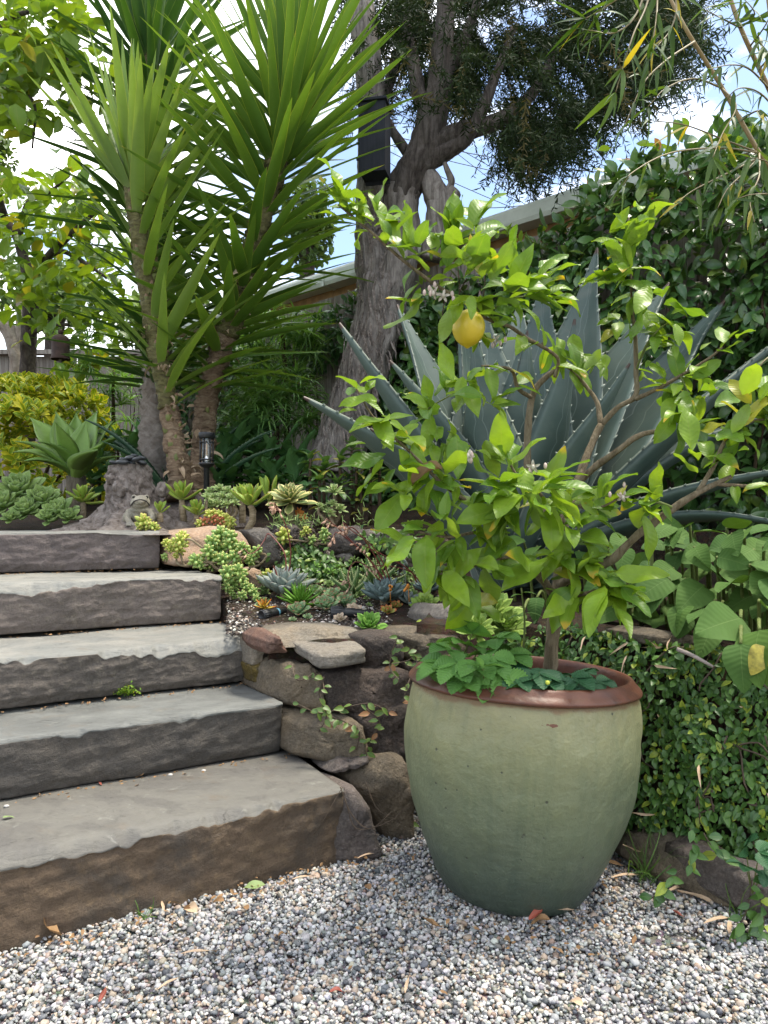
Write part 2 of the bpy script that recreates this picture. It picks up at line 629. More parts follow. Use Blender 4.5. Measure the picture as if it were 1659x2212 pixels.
def barkmat(name, c1, c2, c3, vscale=(14, 14, 3.0), bump=0.8, rough=0.9):
    n = NT(name)
    co = n.coord()
    a = n.noise(n.scaled(co, vscale), 2.2, 8.0, 0.65, 0.6)
    b = n.noise(co, 46.0, 5.0, 0.65)
    big = n.noise(co, 4.0, 3.0)
    col = n.ramp(a, [(0.30, c1), (0.48, c2), (0.66, c3)])
    col = n.mix(n.m('MULTIPLY', n.step(b, 0.45, 0.75), 0.4), col, n.mix(1.0, col, (0.5, 0.48, 0.46), 'MULTIPLY'))
    col = n.mix(n.m('MULTIPLY', n.step(big, 0.4, 0.65), 0.3), col, n.mix(1.0, col, (0.7, 0.62, 0.55), 'MULTIPLY'))
    h = n.m('ADD', a, n.m('MULTIPLY', b, 0.3))
    return n.done(n.principled(col, rough, n.bump(h, bump, 0.02), 0.2))
# ------------------------------------------------------------------ ground
A = Vector((0.862, 0.507, 0))      # along the steps, to the right
Bv = Vector((-0.507, 0.862, 0))    # up the steps, away from the viewer

def soilmat(name, c1, c2, c3):
    n = NT(name)
    co = n.coord()
    a = n.noise(co, 5.0, 6.0, 0.6)
    b = n.noise(co, 60.0, 6.0, 0.7)
    vo = n.n('ShaderNodeTexVoronoi', 1, None, Vector=co, Scale=70.0)
    col = n.mix(n.step(a, 0.35, 0.65), c1, c2)
    col = n.mix(n.step(b, 0.55, 0.75), col, c3)
    col = n.mix(0.35, col, n.mix(1.0, col, vo, 'MULTIPLY'))
    return n.done(n.principled(col, 0.95, n.bump(n.m('ADD', b, a), 0.9, 0.02), 0.15))
M_soil = soilmat('soil', (0.030, 0.021, 0.015), (0.060, 0.042, 0.028), (0.12, 0.09, 0.065))
M_under = soilmat('gravel base', (0.16, 0.15, 0.14), (0.26, 0.25, 0.24), (0.45, 0.43, 0.41))

gmb = MB()
gx = np.concatenate([[-150, -60, -20, -8, -4], np.linspace(-2.6, 3.0, 40), [5, 9, 20, 60, 150]])
gy = np.concatenate([[-150, -60, -20, -6, -2], np.linspace(0.2, 3.4, 30), [6, 10, 20, 60, 150]])
GX, GY = np.meshgrid(gx, gy, indexing='ij')
GZ = 0.006 * fbm(np.stack([GX * 3, GY * 3, 0 * GX], -1), 4, 3) - 0.012
gmb.grid(np.stack([GX, GY, GZ], -1))
gmb.f[-1] = gmb.f[-1]
o = build('ground', gmb, M_under)
o['kind'] = 'structure'

# ------------------------------------------------------------------ stone steps
def stepmat(name, top1, top2, f1, f2, f3):
    n = NT(name)
    k, s, r = n.lc()
    co = n.coord()
    tilt = n.n('ShaderNodeMapping', 0, None, Vector=co, Rotation=(0.0, 0.20, 0.52))
    lay = n.noise(n.scaled(tilt, (16, 16, 95)), 1.0, 10.0, 0.75, 0.9)
    a = n.noise(co, 4.2, 8.0, 0.62, 0.5)
    b = n.noise(co, 30.0, 9.0, 0.72, 0.3)
    c = n.noise(co, 150.0, 6.0, 0.75)
    fr = n.mix(n.step(a, 0.38, 0.62), f1, f2)
    fr = n.mix(n.m('MULTIPLY', n.step(b, 0.48, 0.70), 0.75), fr, f3)
    fr = n.mix(n.m('MULTIPLY', n.step(lay, 0.57, 0.70), 0.24), fr, n.mix(0.45, fr, (0.30, 0.27, 0.24)))
    fr = n.mix(n.m('MULTIPLY', n.step(lay, 0.45, 0.34), 0.34), fr, n.mix(1.0, fr, (0.45, 0.43, 0.43), 'MULTIPLY'))
    fr = n.mix(n.m('MULTIPLY', n.step(c, 0.46, 0.72), 0.65), fr, n.mix(1.0, fr, (0.48, 0.48, 0.48), 'MULTIPLY'))
    sc = n.step(n.noise(n.scaled(co, (10, 10, 16)), 1.0, 9.0, 0.75, 0.6), 0.66, 0.70)
    fr = n.mix(n.m('MULTIPLY', sc, 0.65), fr, (0.24, 0.205, 0.155))
    flat = n.scaled(co, (2.6, 3.6, 10))
    ta = n.noise(flat, 1.5, 10.0, 0.66, 0.5)
    tb = n.noise(flat, 7.0, 9.0, 0.72, 0.7)
    tp = n.mix(n.step(ta, 0.36, 0.64), top1, top2)
    tp = n.mix(n.m('MULTIPLY', n.step(tb, 0.50, 0.68), 0.50), tp, n.mix(1.0, tp, (0.68, 0.67, 0.66), 'MULTIPLY'))
    tp = n.mix(n.m('MULTIPLY', n.step(tb, 0.44, 0.32), 0.45), tp, n.mix(1.0, tp, (1.28, 1.26, 1.20), 'MULTIPLY'))
    tp = n.mix(n.m('MULTIPLY', n.step(c, 0.5, 0.75), 0.30), tp, n.mix(1.0, tp, (0.6, 0.6, 0.6), 'MULTIPLY'))
    dirt = n.noise(co, 9.0, 6.0, 0.7)
    tp = n.mix(n.m('MULTIPLY', n.step(dirt, 0.54, 0.70), 0.5), tp, (0.125, 0.100, 0.074))
    lich = n.noise(co, 22.0, 7.0, 0.75, 0.8)
    tp = n.mix(n.m('MULTIPLY', n.step(lich, 0.60, 0.66), 0.4), tp, (0.235, 0.235, 0.205))
    crack = n.m('ABSOLUTE', n.m('SUBTRACT', n.noise(n.scaled(co, (2.0, 3.4, 6)), 1.3, 8.0, 0.6, 0.4), 0.5))
    cm_ = n.m('MULTIPLY', n.m('SUBTRACT', 1.0, n.step(crack, 0.0, 0.0035)), n.step(ta, 0.50, 0.60))
    tp = n.mix(n.m('MULTIPLY', cm_, 0.75), tp, (0.07, 0.066, 0.06))
    kk = n.m('ADD', k, n.m('MULTIPLY', n.m('SUBTRACT', b, 0.5), 0.9))
    km = n.step(kk, 0.40, 0.60)
    col = n.mix(km, tp, fr)
    hf = n.m('ADD', n.m('MULTIPLY', lay, 0.5), n.m('ADD', n.m('MULTIPLY', b, 1.1), n.m('MULTIPLY', c, 0.5)))
    terr = n.m('SNAP', n.m('ADD', n.m('MULTIPLY', ta, 1.4), n.m('MULTIPLY', tb, 0.5)), 0.16)
    ht = n.m('ADD', n.m('MULTIPLY', tb, 0.35), n.m('ADD', n.m('MULTIPLY', terr, 0.55), n.m('MULTIPLY', c, 0.08)))
    ht = n.m('SUBTRACT', ht, n.m('MULTIPLY', cm_, 0.25))
    h = n.m('ADD', n.m('MULTIPLY', hf, km), n.m('MULTIPLY', ht, n.m('SUBTRACT', 1.0, km)))
    rough = n.m('ADD', 0.60, n.m('MULTIPLY', k, 0.28))
    return n.done(n.principled(col, rough, n.bump(h, 0.62, 0.014), 0.3))

GREY1, GREY2 = (0.150, 0.154, 0.144), (0.104, 0.107, 0.101)
stepM = [
    stepmat('step rust', (0.132, 0.126, 0.110), (0.096, 0.091, 0.083), (0.118, 0.083, 0.055), (0.080, 0.066, 0.053), (0.168, 0.118, 0.072)),
    stepmat('step charcoal', GREY1, GREY2, (0.080, 0.072, 0.064), (0.100, 0.087, 0.074), (0.130, 0.112, 0.093)),
    stepmat('step brown', (0.215, 0.208, 0.185), GREY1, (0.112, 0.096, 0.083), (0.092, 0.081, 0.070), (0.190, 0.163, 0.130)),
    stepmat('step purple', (0.230, 0.222, 0.195), GREY1, (0.156, 0.130, 0.115), (0.128, 0.108, 0.094), (0.235, 0.200, 0.160)),
    stepmat('step dusky purple', (0.200, 0.195, 0.175), GREY2, (0.140, 0.116, 0.110), (0.116, 0.097, 0.092), (0.195, 0.166, 0.150))]
# right front corner (x, y), bottom z, top z, how deep the chipped front edge is
STEPS = [(-0.100, 1.885, -0.06, 0.180, 0.040, 0.034), (-0.292, 2.150, 0.186, 0.326, 0.034, 0.036), (-0.395, 2.450, 0.334, 0.474, 0.045, 0.048),
         (-0.612, 2.805, 0.484, 0.652, 0.030, 0.036), (-0.950, 3.140, 0.660, 0.815, 0.012, 0.010)]
SLAB = ['lowest stone step of rusty brown slate beside the gravel', 'second stone step from the gravel with dark charcoal front',
        'middle stone step with broad pale chipped edge and brown front', 'fourth stone step from the gravel with purple brown front',
        'topmost stone step with smooth dusky purple front below the tree stump']

def step_mesh(i):
    x, y, z0, z1, cw, ch = STEPS[i]
    seed = 31 + 7 * i
    ns = 420
    Ls = 2.3
    s = np.linspace(0, Ls, ns)
    wob = fbm(np.stack([s * 3.1, 0 * s, 0 * s + i], -1), seed, 4)
    w2 = fbm(np.stack([s * 7.0, 0 * s + 5, 0 * s + i], -1), seed + 3, 5)
    chip = np.clip(0.36 + 0.48 * wob + 0.30 * w2 + 0.16 * fbm(np.stack([s * 38, 0 * s, 0 * s + i], -1), seed + 5, 4), 0.08, 1.2)
    cwid, chh = cw * chip + 0.004, ch * chip + 0.004
    T = 0.62
    rows, ks = [], []
    for f in np.linspace(0, 1, 22):
        rows.append(((T * (1 - f) + cwid * f), np.full(ns, z1)))
        ks.append(0.0)
    for f in np.linspace(0, 1, 7)[1:]:
        g = f ** 1.25
        rows.append((cwid * (1 - f), z1 - chh * g))
        ks.append(0.0 if f < 0.95 else 0.45)  # bevel takes the top's lighter grey, its upward-facing brightness put into the colour
    for f in np.linspace(0, 1, 34)[1:]:
        rows.append((np.zeros(ns) + 0.012 * max(0, f - 0.8) / 0.2, (z1 - chh) * (1 - f) + z0 * f))
        ks.append(1.0)
    rows.append((np.full(ns, T), np.full(ns, z0)))
    ks.append(1.0)
    t = np.stack([r[0] * np.ones(ns) for r in rows])
    z = np.stack([r[1] for r in rows])
    k = np.array(ks)[:, None] * np.ones(ns)
    P3 = np.stack([s[None] * np.ones_like(t), t, z], -1)
    lay = fbm(np.stack([P3[..., 0] * 11, P3[..., 1] * 5, P3[..., 2] * 46 + P3[..., 0] * 5], -1), seed, 4, .62)
    lump = fbm(P3 * 5.5, seed + 9, 4)
    front = k * (np.arange(len(rows)) < len(rows) - 1)[:, None]
    t = t - front * (0.0022 * lay + 0.0026 * fbm(P3 * 34, seed + 21, 4, .6) + 0.0060 * lump) * (1.1 if i != 1 else 0.75)
    topn = fbm(np.stack([P3[..., 0] * 3, P3[..., 1] * 4, 0 * t + i], -1), seed + 2, 5)
    terr = np.floor(topn * 3.2) / 3.2
    z = z + (1 - k) * (0.0030 * topn + 0.0030 * terr)
    endw = np.exp(-s / 0.02)[None] * 0.012
    t = t + endw * k
    if i == 1:
        t = t
    V = np.array([x, y, 0])[None, None] - P3[..., :1] * np.array(A) + t[..., None] * np.array(Bv)
    V[..., 2] = z
    lc = np.stack([k, P3[..., 0], 0 * k + i * 0.19], -1)
    mb = MB()
    mb.grid(V, lc)
    mb.f[-1] = mb.f[-1][:, ::-1]
    m = len(rows)
    for col in (0, ns - 1):
        idx = [r * ns + col for r in range(m)]
        mb.f.append(np.array([idx if col == 0 else idx[::-1]]))
    return mb
for i in range(5):
    x, y, z0, z1, _, _ = STEPS[i]
    single('stone_step', step_mesh(i), stepM[i], SLAB[i], 'step', (x - 0.4, y - 0.2, max(z0, 0)), 'stone slab steps')

# ------------------------------------------------------------------ beds of soil
def zlow(x, y):
    return 0.485 + 0.150 * max(0.0, (y - 2.30) / 1.1) ** 1.35
def zup(x, y):
    return 0.815 + 0.028 * max(0, y - 3.3) + 0.13 * min(1, max(0, (y - 3.75) / 0.9))
def zright(x, y):
    return 0.505 + 0.10 * max(0.0, y - 1.9)

def bed(name, poly, zf, label, mat, n=60, depth=0.35, relief=0.012):
    """soil filling the outline poly (x, y), with a skirt down"""
    P = np.array(poly, float)
    c = P.mean(0)
    per = []
    for a, b in zip(P, np.roll(P, -1, 0)):
        for f in np.linspace(0, 1, n // len(P) + 4, endpoint=False):
            per.append(a * (1 - f) + b * f)
    per = np.array(per)
    rings = []
    for f in np.linspace(0, 1, 26):
        q = c + (per - c) * f
        zz = np.array([zf(px, py) for px, py in q]) + relief * fbm(np.stack([q[:, 0] * 6, q[:, 1] * 6, 0 * q[:, 0]], -1), 8, 4)
        rings.append(np.column_stack([q, zz]))
    low = rings[-1].copy()
    low[:, 2] -= depth
    rings.append(low)
    mb = MB()
    mb.grid(np.array(rings), closed_v=True)
    o = build(name, mb, mat, None, (c[0], c[1], zf(*c) - depth))
    o['kind'] = 'structure'
    return o
bed('planting_bed', [(-0.36, 2.30), (-0.16, 2.24), (0.2, 2.30), (0.52, 2.34), (0.75, 2.5), (0.7, 3.55), (-0.3, 3.60), (-0.98, 3.42), (-0.80, 3.12), (-0.62, 2.84), (-0.40, 2.50)],
    zlow, 'soil', M_soil)
bed('terrace_soil', [(-9, 3.05), (-0.96, 3.36), (-0.2, 3.56), (0.35, 3.55), (1.3, 3.2), (4.0, 3.0), (10, 4), (12, 40), (-30, 40), (-30, 3.0)], zup, 'soil', M_soil, 200, 0.8)
bed('side_bed', [(0.10, 2.27), (0.42, 2.25), (0.66, 2.08), (0.80, 1.86), (1.0, 1.72), (1.7, 1.55), (3.2, 1.4), (3.2, 3.6), (0.5, 3.55)], zright, 'soil', M_soil, 80, 0.45)

# ------------------------------------------------------------------ stone walls
M_rock = {
    'tan': rockmat('tan sandstone', (0.39, 0.255, 0.165), (0.31, 0.225, 0.165), (0.46, 0.37, 0.28), 6, 0.7),
    'sand': rockmat('grey tan sandstone', (0.235, 0.190, 0.135), (0.185, 0.165, 0.135), (0.29, 0.25, 0.195), 7, 0.8, layer=0.6),
    'brown': rockmat('brown fieldstone', (0.158, 0.125, 0.086), (0.116, 0.097, 0.073), (0.215, 0.170, 0.115), 7, 0.9),
    'grey': rockmat('grey fieldstone', (0.180, 0.160, 0.140), (0.145, 0.130, 0.115), (0.23, 0.205, 0.18), 6, 0.8, layer=0.3),
    'dark': rockmat('dark basalt', (0.052, 0.043, 0.038), (0.076, 0.058, 0.048), (0.115, 0.086, 0.068), 8, 0.9),
    'purple': rockmat('purple grey fieldstone', (0.130, 0.106, 0.096), (0.104, 0.090, 0.082), (0.180, 0.150, 0.132), 8, 0.9),
    'red': rockmat('red brown stone', (0.150, 0.080, 0.056), (0.115, 0.070, 0.055), (0.20, 0.13, 0.10), 9, 0.5),
    'moss': rockmat('mossy dark stone', (0.045, 0.036, 0.022), (0.12, 0.085, 0.020), (0.030, 0.028, 0.024), 9, 0.6)}

def stone(poly, d, thick, bulge=0.3, seed=0, tilt=0.0, rnd=0.014, back=None, nper=64, lean=0.0):
    """rock whose outline seen from the path is poly; d: depth (or list, one per corner)"""
    ds = d if isinstance(d, (list, tuple)) else [d] * len(poly)
    C = np.array([list(W(u, v, dd)) for (u, v), dd in zip(poly, ds)])
    out = []
    for a, b in zip(C, np.roll(C, -1, 0)):
        k = max(3, int(nper / len(C)))
        for f in np.linspace(0, 1, k, endpoint=False):
            out.append(a * (1 - f) + b * f)
    out = np.array(out)
    # soften corners a little
    for _ in range(1):
        out = 0.25 * np.roll(out, 1, 0) + 0.5 * out + 0.25 * np.roll(out, -1, 0)
    c = out.mean(0)
    bk = np.array(back if back is not None else (Bv[0], Bv[1], 0.0)) * 1.0
    bk = bk / np.linalg.norm(bk)
    rings = []
    for f in (0.02, 0.12, 0.24, 0.36, 0.48, 0.6, 0.7, 0.8, 0.88, 0.95, 0.985):
        q = c + (out - c) * f
        q = q - bk * bulge * thick * (1 - f ** 3)[..., None] if isinstance(f, np.ndarray) else q - bk * bulge * thick * (1 - f ** 5)
        rings.append(q)
    for g, sc in ((0.03, 1.0), (0.12, 1.02), (0.35, 1.02), (0.7, 0.97), (1.0, 0.85)):
        q = c + (out - c) * sc + bk * thick * g
        q[:, 2] += lean * g * thick
        rings.append(q)
    rings.append(c + (out - c) * 0.05 + bk * thick)
    V = np.array(rings)
    nz = fbm(V * 11 + seed * 3.1, seed, 5)
    V = V + (V - c) / (np.linalg.norm(V - c, axis=-1)[..., None] + 1e-6) * (rnd * nz)[..., None]
    facet = np.floor(fbm(V * 7 + seed, seed + 4, 3) * 3) / 3
    V = V - bk * (0.013 * facet)[..., None] + bk * (0.004 * fbm(V * 40, seed + 6, 3))[..., None]
    mb = MB()
    lc = np.zeros(V.shape)
    lc[..., 2] = (seed * 0.37) % 1
    mb.grid(V, lc, closed_v=True)
    return mb, c

def wall_of(name, label, cat, base, stones, group=None):
    t = thing(name, label, cat, base, group)
    for k, (mat, poly, d, th, bu) in enumerate(stones):
        mb, c = stone(poly, d, th, bu, seed=len(name) + 5 * k + int(poly[0][0]))
        build('stone', mb, M_rock[mat], t, c)
    return t

lower = [
    ('purple', [(696, 1840), (712, 1775), (745, 1712), (775, 1712), (822, 1800), (832, 1850), (770, 1868), (705, 1862)], 1.90, 0.25, 0.10),
    ('brown', [(752, 1688), (790, 1652), (882, 1640), (900, 1700), (900, 1830), (845, 1822), (800, 1742)], 2.03, 0.25, 0.08),
    ('brown', [(622, 1560), (640, 1545), (778, 1552), (792, 1565), (790, 1640), (760, 1652), (712, 1655), (616, 1622)], [2.13, 2.13, 2.08, 2.08, 2.07, 2.07, 2.09, 2.13], 0.30, 0.15),
    ('dark', [(776, 1548), (880, 1530), (905, 1560), (900, 1640), (800, 1645), (788, 1620)], 2.10, 0.25, 0.06),
    ('purple', [(706, 1668), (742, 1640), (800, 1636), (802, 1645), (770, 1662), (716, 1674)], 2.03, 0.16, 0.12),
    ('brown', [(572, 1450), (598, 1430), (660, 1435), (705, 1462), (703, 1534), (650, 1530), (574, 1505)], [2.27, 2.25, 2.2, 2.17, 2.15, 2.18, 2.25], 0.3, 0.10),
    ('dark', [(700, 1455), (800, 1445), (905, 1448), (905, 1535), (790, 1545), (700, 1538)], [2.16, 2.14, 2.12, 2.12, 2.13, 2.15], 0.28, 0.06),
    ('moss', [(540, 1440), (562, 1430), (575, 1452), (575, 1480), (550, 1478)], 2.33, 0.16, 0.15),
    ('sand', [(545, 1395), (556, 1372), (575, 1374), (572, 1440), (545, 1442)], 2.33, 0.18, 0.1),
    ('red', [(565, 1382), (582, 1368), (602, 1366), (618, 1395), (622, 1410), (575, 1414), (564, 1400)], 2.22, 0.16, 0.22),
    ('sand', [(580, 1362), (660, 1352), (740, 1355), (800, 1364), (800, 1390), (700, 1395), (600, 1400)], [2.34, 2.34, 2.34, 2.34, 2.26, 2.24, 2.24], 0.16, 0.1),
    ('dark', [(788, 1378), (860, 1372), (872, 1382), (870, 1440), (800, 1448), (780, 1430)], 2.2, 0.25, 0.10),
    ('brown', [(858, 1370), (930, 1364), (1000, 1368), (1002, 1420), (930, 1440), (866, 1430)], 2.26, 0.25, 0.10),
    ('grey', [(950, 1335), (968, 1312), (1000, 1310), (1010, 1345), (1000, 1372), (960, 1366)], 2.36, 0.2, 0.25),
    ('dark', [(880, 1436), (1010, 1420), (1100, 1420), (1100, 1600), (900, 1640)], 2.22, 0.25, 0.05),
    ('dark', [(884, 1640), (1100, 1600), (1200, 1700), (1000, 1830), (886, 1800)], 2.25, 0.25, 0.05)]
lw = wall_of('retaining_wall', 'low dry stone retaining wall of brown and dark rocks beside the pot', 'wall', (0.0, 2.1, 0.0), lower)

# flat cap stone with a visible top: box with soft corners
def block(corners, seed, rnd=0.010, n=9):
    """corners: 8 points, front bottom l r, front top l r, back bottom l r, back top l r"""
    c = np.array([list(p) for p in corners]).reshape(2, 2, 2, 3)     # back, top, right
    mb = MB()
    g = np.linspace(0, 1, n)
    G, H = np.meshgrid(g, g, indexing='ij')
    cen = c.reshape(-1, 3).mean(0)
    for ax in range(3):
        for e in (0, 1):
            idx = [None] * 3
            idx[ax] = np.full_like(G, e)
            o1, o2 = [q for q in range(3) if q != ax]
            idx[o1], idx[o2] = G, H
            b, t, r = idx
            V = 0
            for i in (0, 1):
                for j in (0, 1):
                    for k in (0, 1):
                        wgt = (b if i else 1 - b) * (t if j else 1 - t) * (r if k else 1 - r)
                        V = V + wgt[..., None] * c[i, j, k]
            # round edges: pull in near edges of the unit cube
            uvw = np.stack([b, t, r], -1) * 2 - 1
            m4 = (np.abs(uvw) ** 8).sum(-1) ** (1 / 8.0)
            V = cen + (V - cen) * (1 / np.maximum(1, m4 ** 1.0))[..., None]
            nz = fbm(V * 12 + seed, seed, 5)
            V = V + (V - cen) / (np.linalg.norm(V - cen, axis=-1)[..., None] + 1e-6) * (rnd * nz)[..., None]
            mb.grid(V)
            if (e == 1) == (ax != 1):
                mb.f[-1] = mb.f[-1][:, ::-1]
    return mb
M_cap = rockmat('grey tan cap stone', (0.215, 0.185, 0.145), (0.175, 0.160, 0.138), (0.275, 0.245, 0.20), 5, 0.8, layer=0.7)
cap = block([W(690, 1448, 2.10), W(797, 1434, 2.13), W(690, 1418, 2.09), W(797, 1402, 2.12),
             W(626, 1404, 2.27), W(745, 1410, 2.36), W(621, 1383, 2.27), W(745, 1370, 2.36)], 4, 0.010)
build('stone', cap, M_cap, lw, W(710, 1410, 2.2), label='pale sandstone cap slab lying loose on the wall')
core = MB()
cp = np.array([(-0.30, 2.36), (-0.10, 2.30), (0.12, 2.34), (0.40, 2.34), (0.66, 2.16), (0.84, 1.95), (1.05, 1.82), (1.7, 1.68), (3.2, 1.55)])
rowsz = [(-0.05, 0.0), (0.2, 0.02), (0.44, 0.05)]
core.grid(np.array([[(x, y + off, z) for x, y in cp] for z, off in rowsz]))
build('wall_core', core, M_soil, lw)

upper = [
    ('tan', [(352, 1150), (386, 1145), (472, 1137), (520, 1150), (557, 1205), (508, 1222), (440, 1212), (412, 1226), (362, 1222), (348, 1185)], [3.22, 3.22, 3.22, 3.24, 3.2, 3.15, 3.12, 3.1, 3.1, 3.18], 0.35, 0.2),
    ('grey', [(530, 1146), (580, 1138), (606, 1172), (618, 1219), (575, 1230), (552, 1186)], 3.3, 0.25, 0.08),
    ('purple', [(594, 1150), (614, 1135), (640, 1136), (642, 1172), (612, 1178)], 3.42, 0.25, 0.2),
    ('grey', [(655, 1190), (690, 1184), (722, 1204), (716, 1218), (672, 1222)], 3.32, 0.22, 0.2),
    ('purple', [(708, 1158), (738, 1138), (780, 1136), (800, 1150), (800, 1192), (760, 1200), (716, 1196)], 3.4, 0.28, 0.25),
    ('grey', [(798, 1150), (836, 1142), (870, 1144), (892, 1165), (890, 1186), (850, 1192), (800, 1188)], 3.42, 0.28, 0.12),
    ('grey', [(722, 1202), (752, 1196), (766, 1206), (762, 1216), (728, 1216)], 3.36, 0.16, 0.25),
    ('dark', [(826, 1205), (880, 1200), (905, 1206), (905, 1248), (850, 1255), (824, 1236)], 3.35, 0.25, 0.08),
    ('brown', [(888, 1165), (960, 1160), (1010, 1180), (1010, 1250), (900, 1250)], 3.45, 0.28, 0.1),
    ('dark', [(636, 1150), (668, 1146), (712, 1150), (715, 1196), (660, 1200), (640, 1186)], 3.48, 0.22, 0.06),
    ('tan', [(525, 1232), (560, 1228), (592, 1262), (575, 1290), (535, 1282)], 3.05, 0.2, 0.15),
    ('brown', [(1010, 1170), (1100, 1160), (1160, 1180), (1160, 1250), (1010, 1250)], 3.5, 0.28, 0.1)]
wall_of('rock_edging', 'row of tan and grey rocks holding up the higher bed behind the succulents', 'rock edging', (-0.2, 3.35, 0.62), upper)

# stones peeping out under the creeping fig
right_stones = [
    ('brown', [(1452, 1900), (1478, 1850), (1545, 1835), (1598, 1850), (1602, 1915), (1560, 1955), (1490, 1930)], [1.72, 1.72, 1.70, 1.68, 1.64, 1.63, 1.69], 0.2, 0.25),
    ('purple', [(1612, 1900), (1660, 1880), (1720, 1900), (1715, 1990), (1640, 1985), (1606, 1960)], 1.58, 0.2, 0.2),
    ('brown', [(1395, 1372), (1440, 1362), (1500, 1372), (1502, 1392), (1450, 1400), (1398, 1392)], 1.95, 0.16, 0.2)]
fw = wall_of('fig_covered_wall', 'low garden wall almost hidden under creeping fig at the right', 'wall', (1.0, 1.8, 0.0), right_stones)
wm = MB()
FIGP = np.array([(0.02, 2.30), (0.30, 2.28), (0.55, 2.12), (0.70, 1.90), (0.86, 1.77), (1.1, 1.66), (1.6, 1.52), (2.6, 1.35)])
fp = smooth_path(FIGP, 60)
wrow = []
for z, off in ((-0.05, -0.02), (0.12, 0.0), (0.3, 0.03), (0.46, 0.06), (0.52, 0.10), (0.52, 0.22)):
    nrm = np.gradient(fp, axis=0)
    nrm = np.stack([-nrm[:, 1], nrm[:, 0]], -1)
    nrm /= np.linalg.norm(nrm, axis=1)[:, None]
    q = fp + nrm * (off + 0.03)
    wrow.append(np.column_stack([q, np.full(len(q), z) + 0.01 * fbm(np.column_stack([q * 6, q[:, 0] * 0]), 3, 3)]))
wm.grid(np.array(wrow))
build('wall_core', wm, M_soil, fw)

# ------------------------------------------------------------------ fence and house
FO = Vector((1.67, 3.38, 0))
FD = Vector((-0.740, 0.673, 0))
FN = Vector((-0.673, -0.740, 0))
def fencemat():
    n = NT('weathered fence wood')
    co = n.coord()
    orr = n.n('ShaderNodeObjectInfo', 5)
    g = n.noise(n.scaled(co, (22, 22, 1.3)), 2.0, 7.0, 0.65, 0.8)
    col = n.mix(n.step(g, 0.35, 0.65), (0.16, 0.14, 0.12), (0.30, 0.275, 0.245))
    col = n.mix(n.m('MULTIPLY', orr, 0.5), col, n.mix(1.0, col, (0.62, 0.58, 0.55), 'MULTIPLY'))
    st = n.noise(n.scaled(co, (5, 5, 1.0)), 2.0, 4.0)
    col = n.mix(n.m('MULTIPLY', n.step(st, 0.5, 0.7), 0.4), col, (0.10, 0.085, 0.07))
    return n.done(n.principled(col, 0.85, n.bump(g, 0.5, 0.005), 0.2))
M_fence = fencemat()

def fence(name, label, org, d, nrm, count, zb, zt, w=0.14, cat='fence'):
    t = thing(name, label, cat, (org.x, org.y, zb))
    me = []
    for k in range(5):
        mb = MB()
        r = np.random.default_rng(k)
        box(mb, (0.004, -0.010, 0), (w - 0.004, 0.010, zt - zb + r.uniform(-0.006, 0.006)))
        me.append(mb.mesh('board', M_fence, False))
    q = Matrix((d, -nrm, Vector((0, 0, 1)))).transposed().to_4x4()
    for i in range(count):
        m = Matrix.Translation(org + d * (w * i) + Vector((0, 0, zb)) + nrm * rng.uniform(-0.003, 0.003)) @ q @ Matrix.Rotation(rng.uniform(-0.006, 0.006), 4, 'Y')
        put('board', me[i % 5], t, m)
    for z in (zb + 0.35, zt - 0.3):
        mb = MB()
        m = Matrix.Translation(org - nrm * 0.035) @ q
        box(mb, (0, -0.02, z), (w * count, 0.02, z + 0.08), m)
        build('rail', mb, M_fence, t, smooth=False)
    return t
fence('board_fence', 'weathered grey board fence under ivy behind the big tree and agave', FO - FD * 1.6, FD, FN, 56, 0.78, 2.45)

lf = fence('paling_fence', 'pale grey paling fence at the far left behind the yellow shrub', Vector((-7.2, 8.2, 0)), Vector((1, 0.02, 0)), Vector((0.02, -1, 0)), 48, 0.9, 2.72, 0.15)
mb = MB()
box(mb, (-7.2, 8.17, 2.725), (0.0, 8.26, 2.775))
build('cap_rail', mb, M_fence, lf, smooth=False)

M_gutter = plain('pale green painted metal', (0.50, 0.55, 0.48), 0.45, var=0.04)
M_fascia = plain('ochre timber fascia', (0.30, 0.17, 0.06), 0.7, var=0.2, scale=12)
M_roofm = plain('roof metal', (0.45, 0.47, 0.45), 0.5, var=0.05)
M_wallb = plain('brown house wall', (0.16, 0.09, 0.05), 0.8, var=0.15, scale=10)
HO = FO - FN * 0.32 - FD * 2.2          # under the gutter
hs = thing('neighbour_house', 'neighbouring house with pale green gutter and timber eaves above the ivy', 'house', HO + Vector((0, 0, 0.8)))
HQ = Matrix((FD, -FN, Vector((0, 0, 1)))).transposed().to_4x4()
HQ.translation = HO
HL = 7.7
mb = MB()
gp = [(-0.065, 2.675), (-0.075, 2.70), (-0.075, 2.765), (-0.068, 2.785), (-0.050, 2.785), (-0.046, 2.77), (0.05, 2.77), (0.055, 2.675)]
gp = [(y + 0.0, z) for y, z in gp]
P = np.array([[(x, y, z) for y, z in gp] for x in (0, HL)])
P = P @ np.array(HQ)[:3, :3].T + np.array(HO)
mb.grid(P, closed_v=True)
build('gutter', mb, M_gutter, hs, smooth=False)
for xs in np.arange(0.7, HL, 1.15):
    mb = MB()
    box(mb, (xs, -0.082, 2.668), (xs + 0.03, 0.05, 2.795), HQ)
    build('gutter_bracket', mb, M_gutter, hs, smooth=False)
mb = MB()
box(mb, (0, 0.058, 2.52), (HL - 0.02, 0.085, 2.70), HQ)
build('fascia', mb, M_fascia, hs, smooth=False)
for xs in np.arange(0.1, HL, 0.6):
    mb = MB()
    box(mb, (xs, 0.09, 2.44), (xs + 0.045, 0.60, 2.56), HQ)
    build('rafter', mb, M_fascia, hs, smooth=False)
mb = MB()
box(mb, (0, 0.60, 0.75), (HL - 0.1, 0.70, 2.60), HQ)
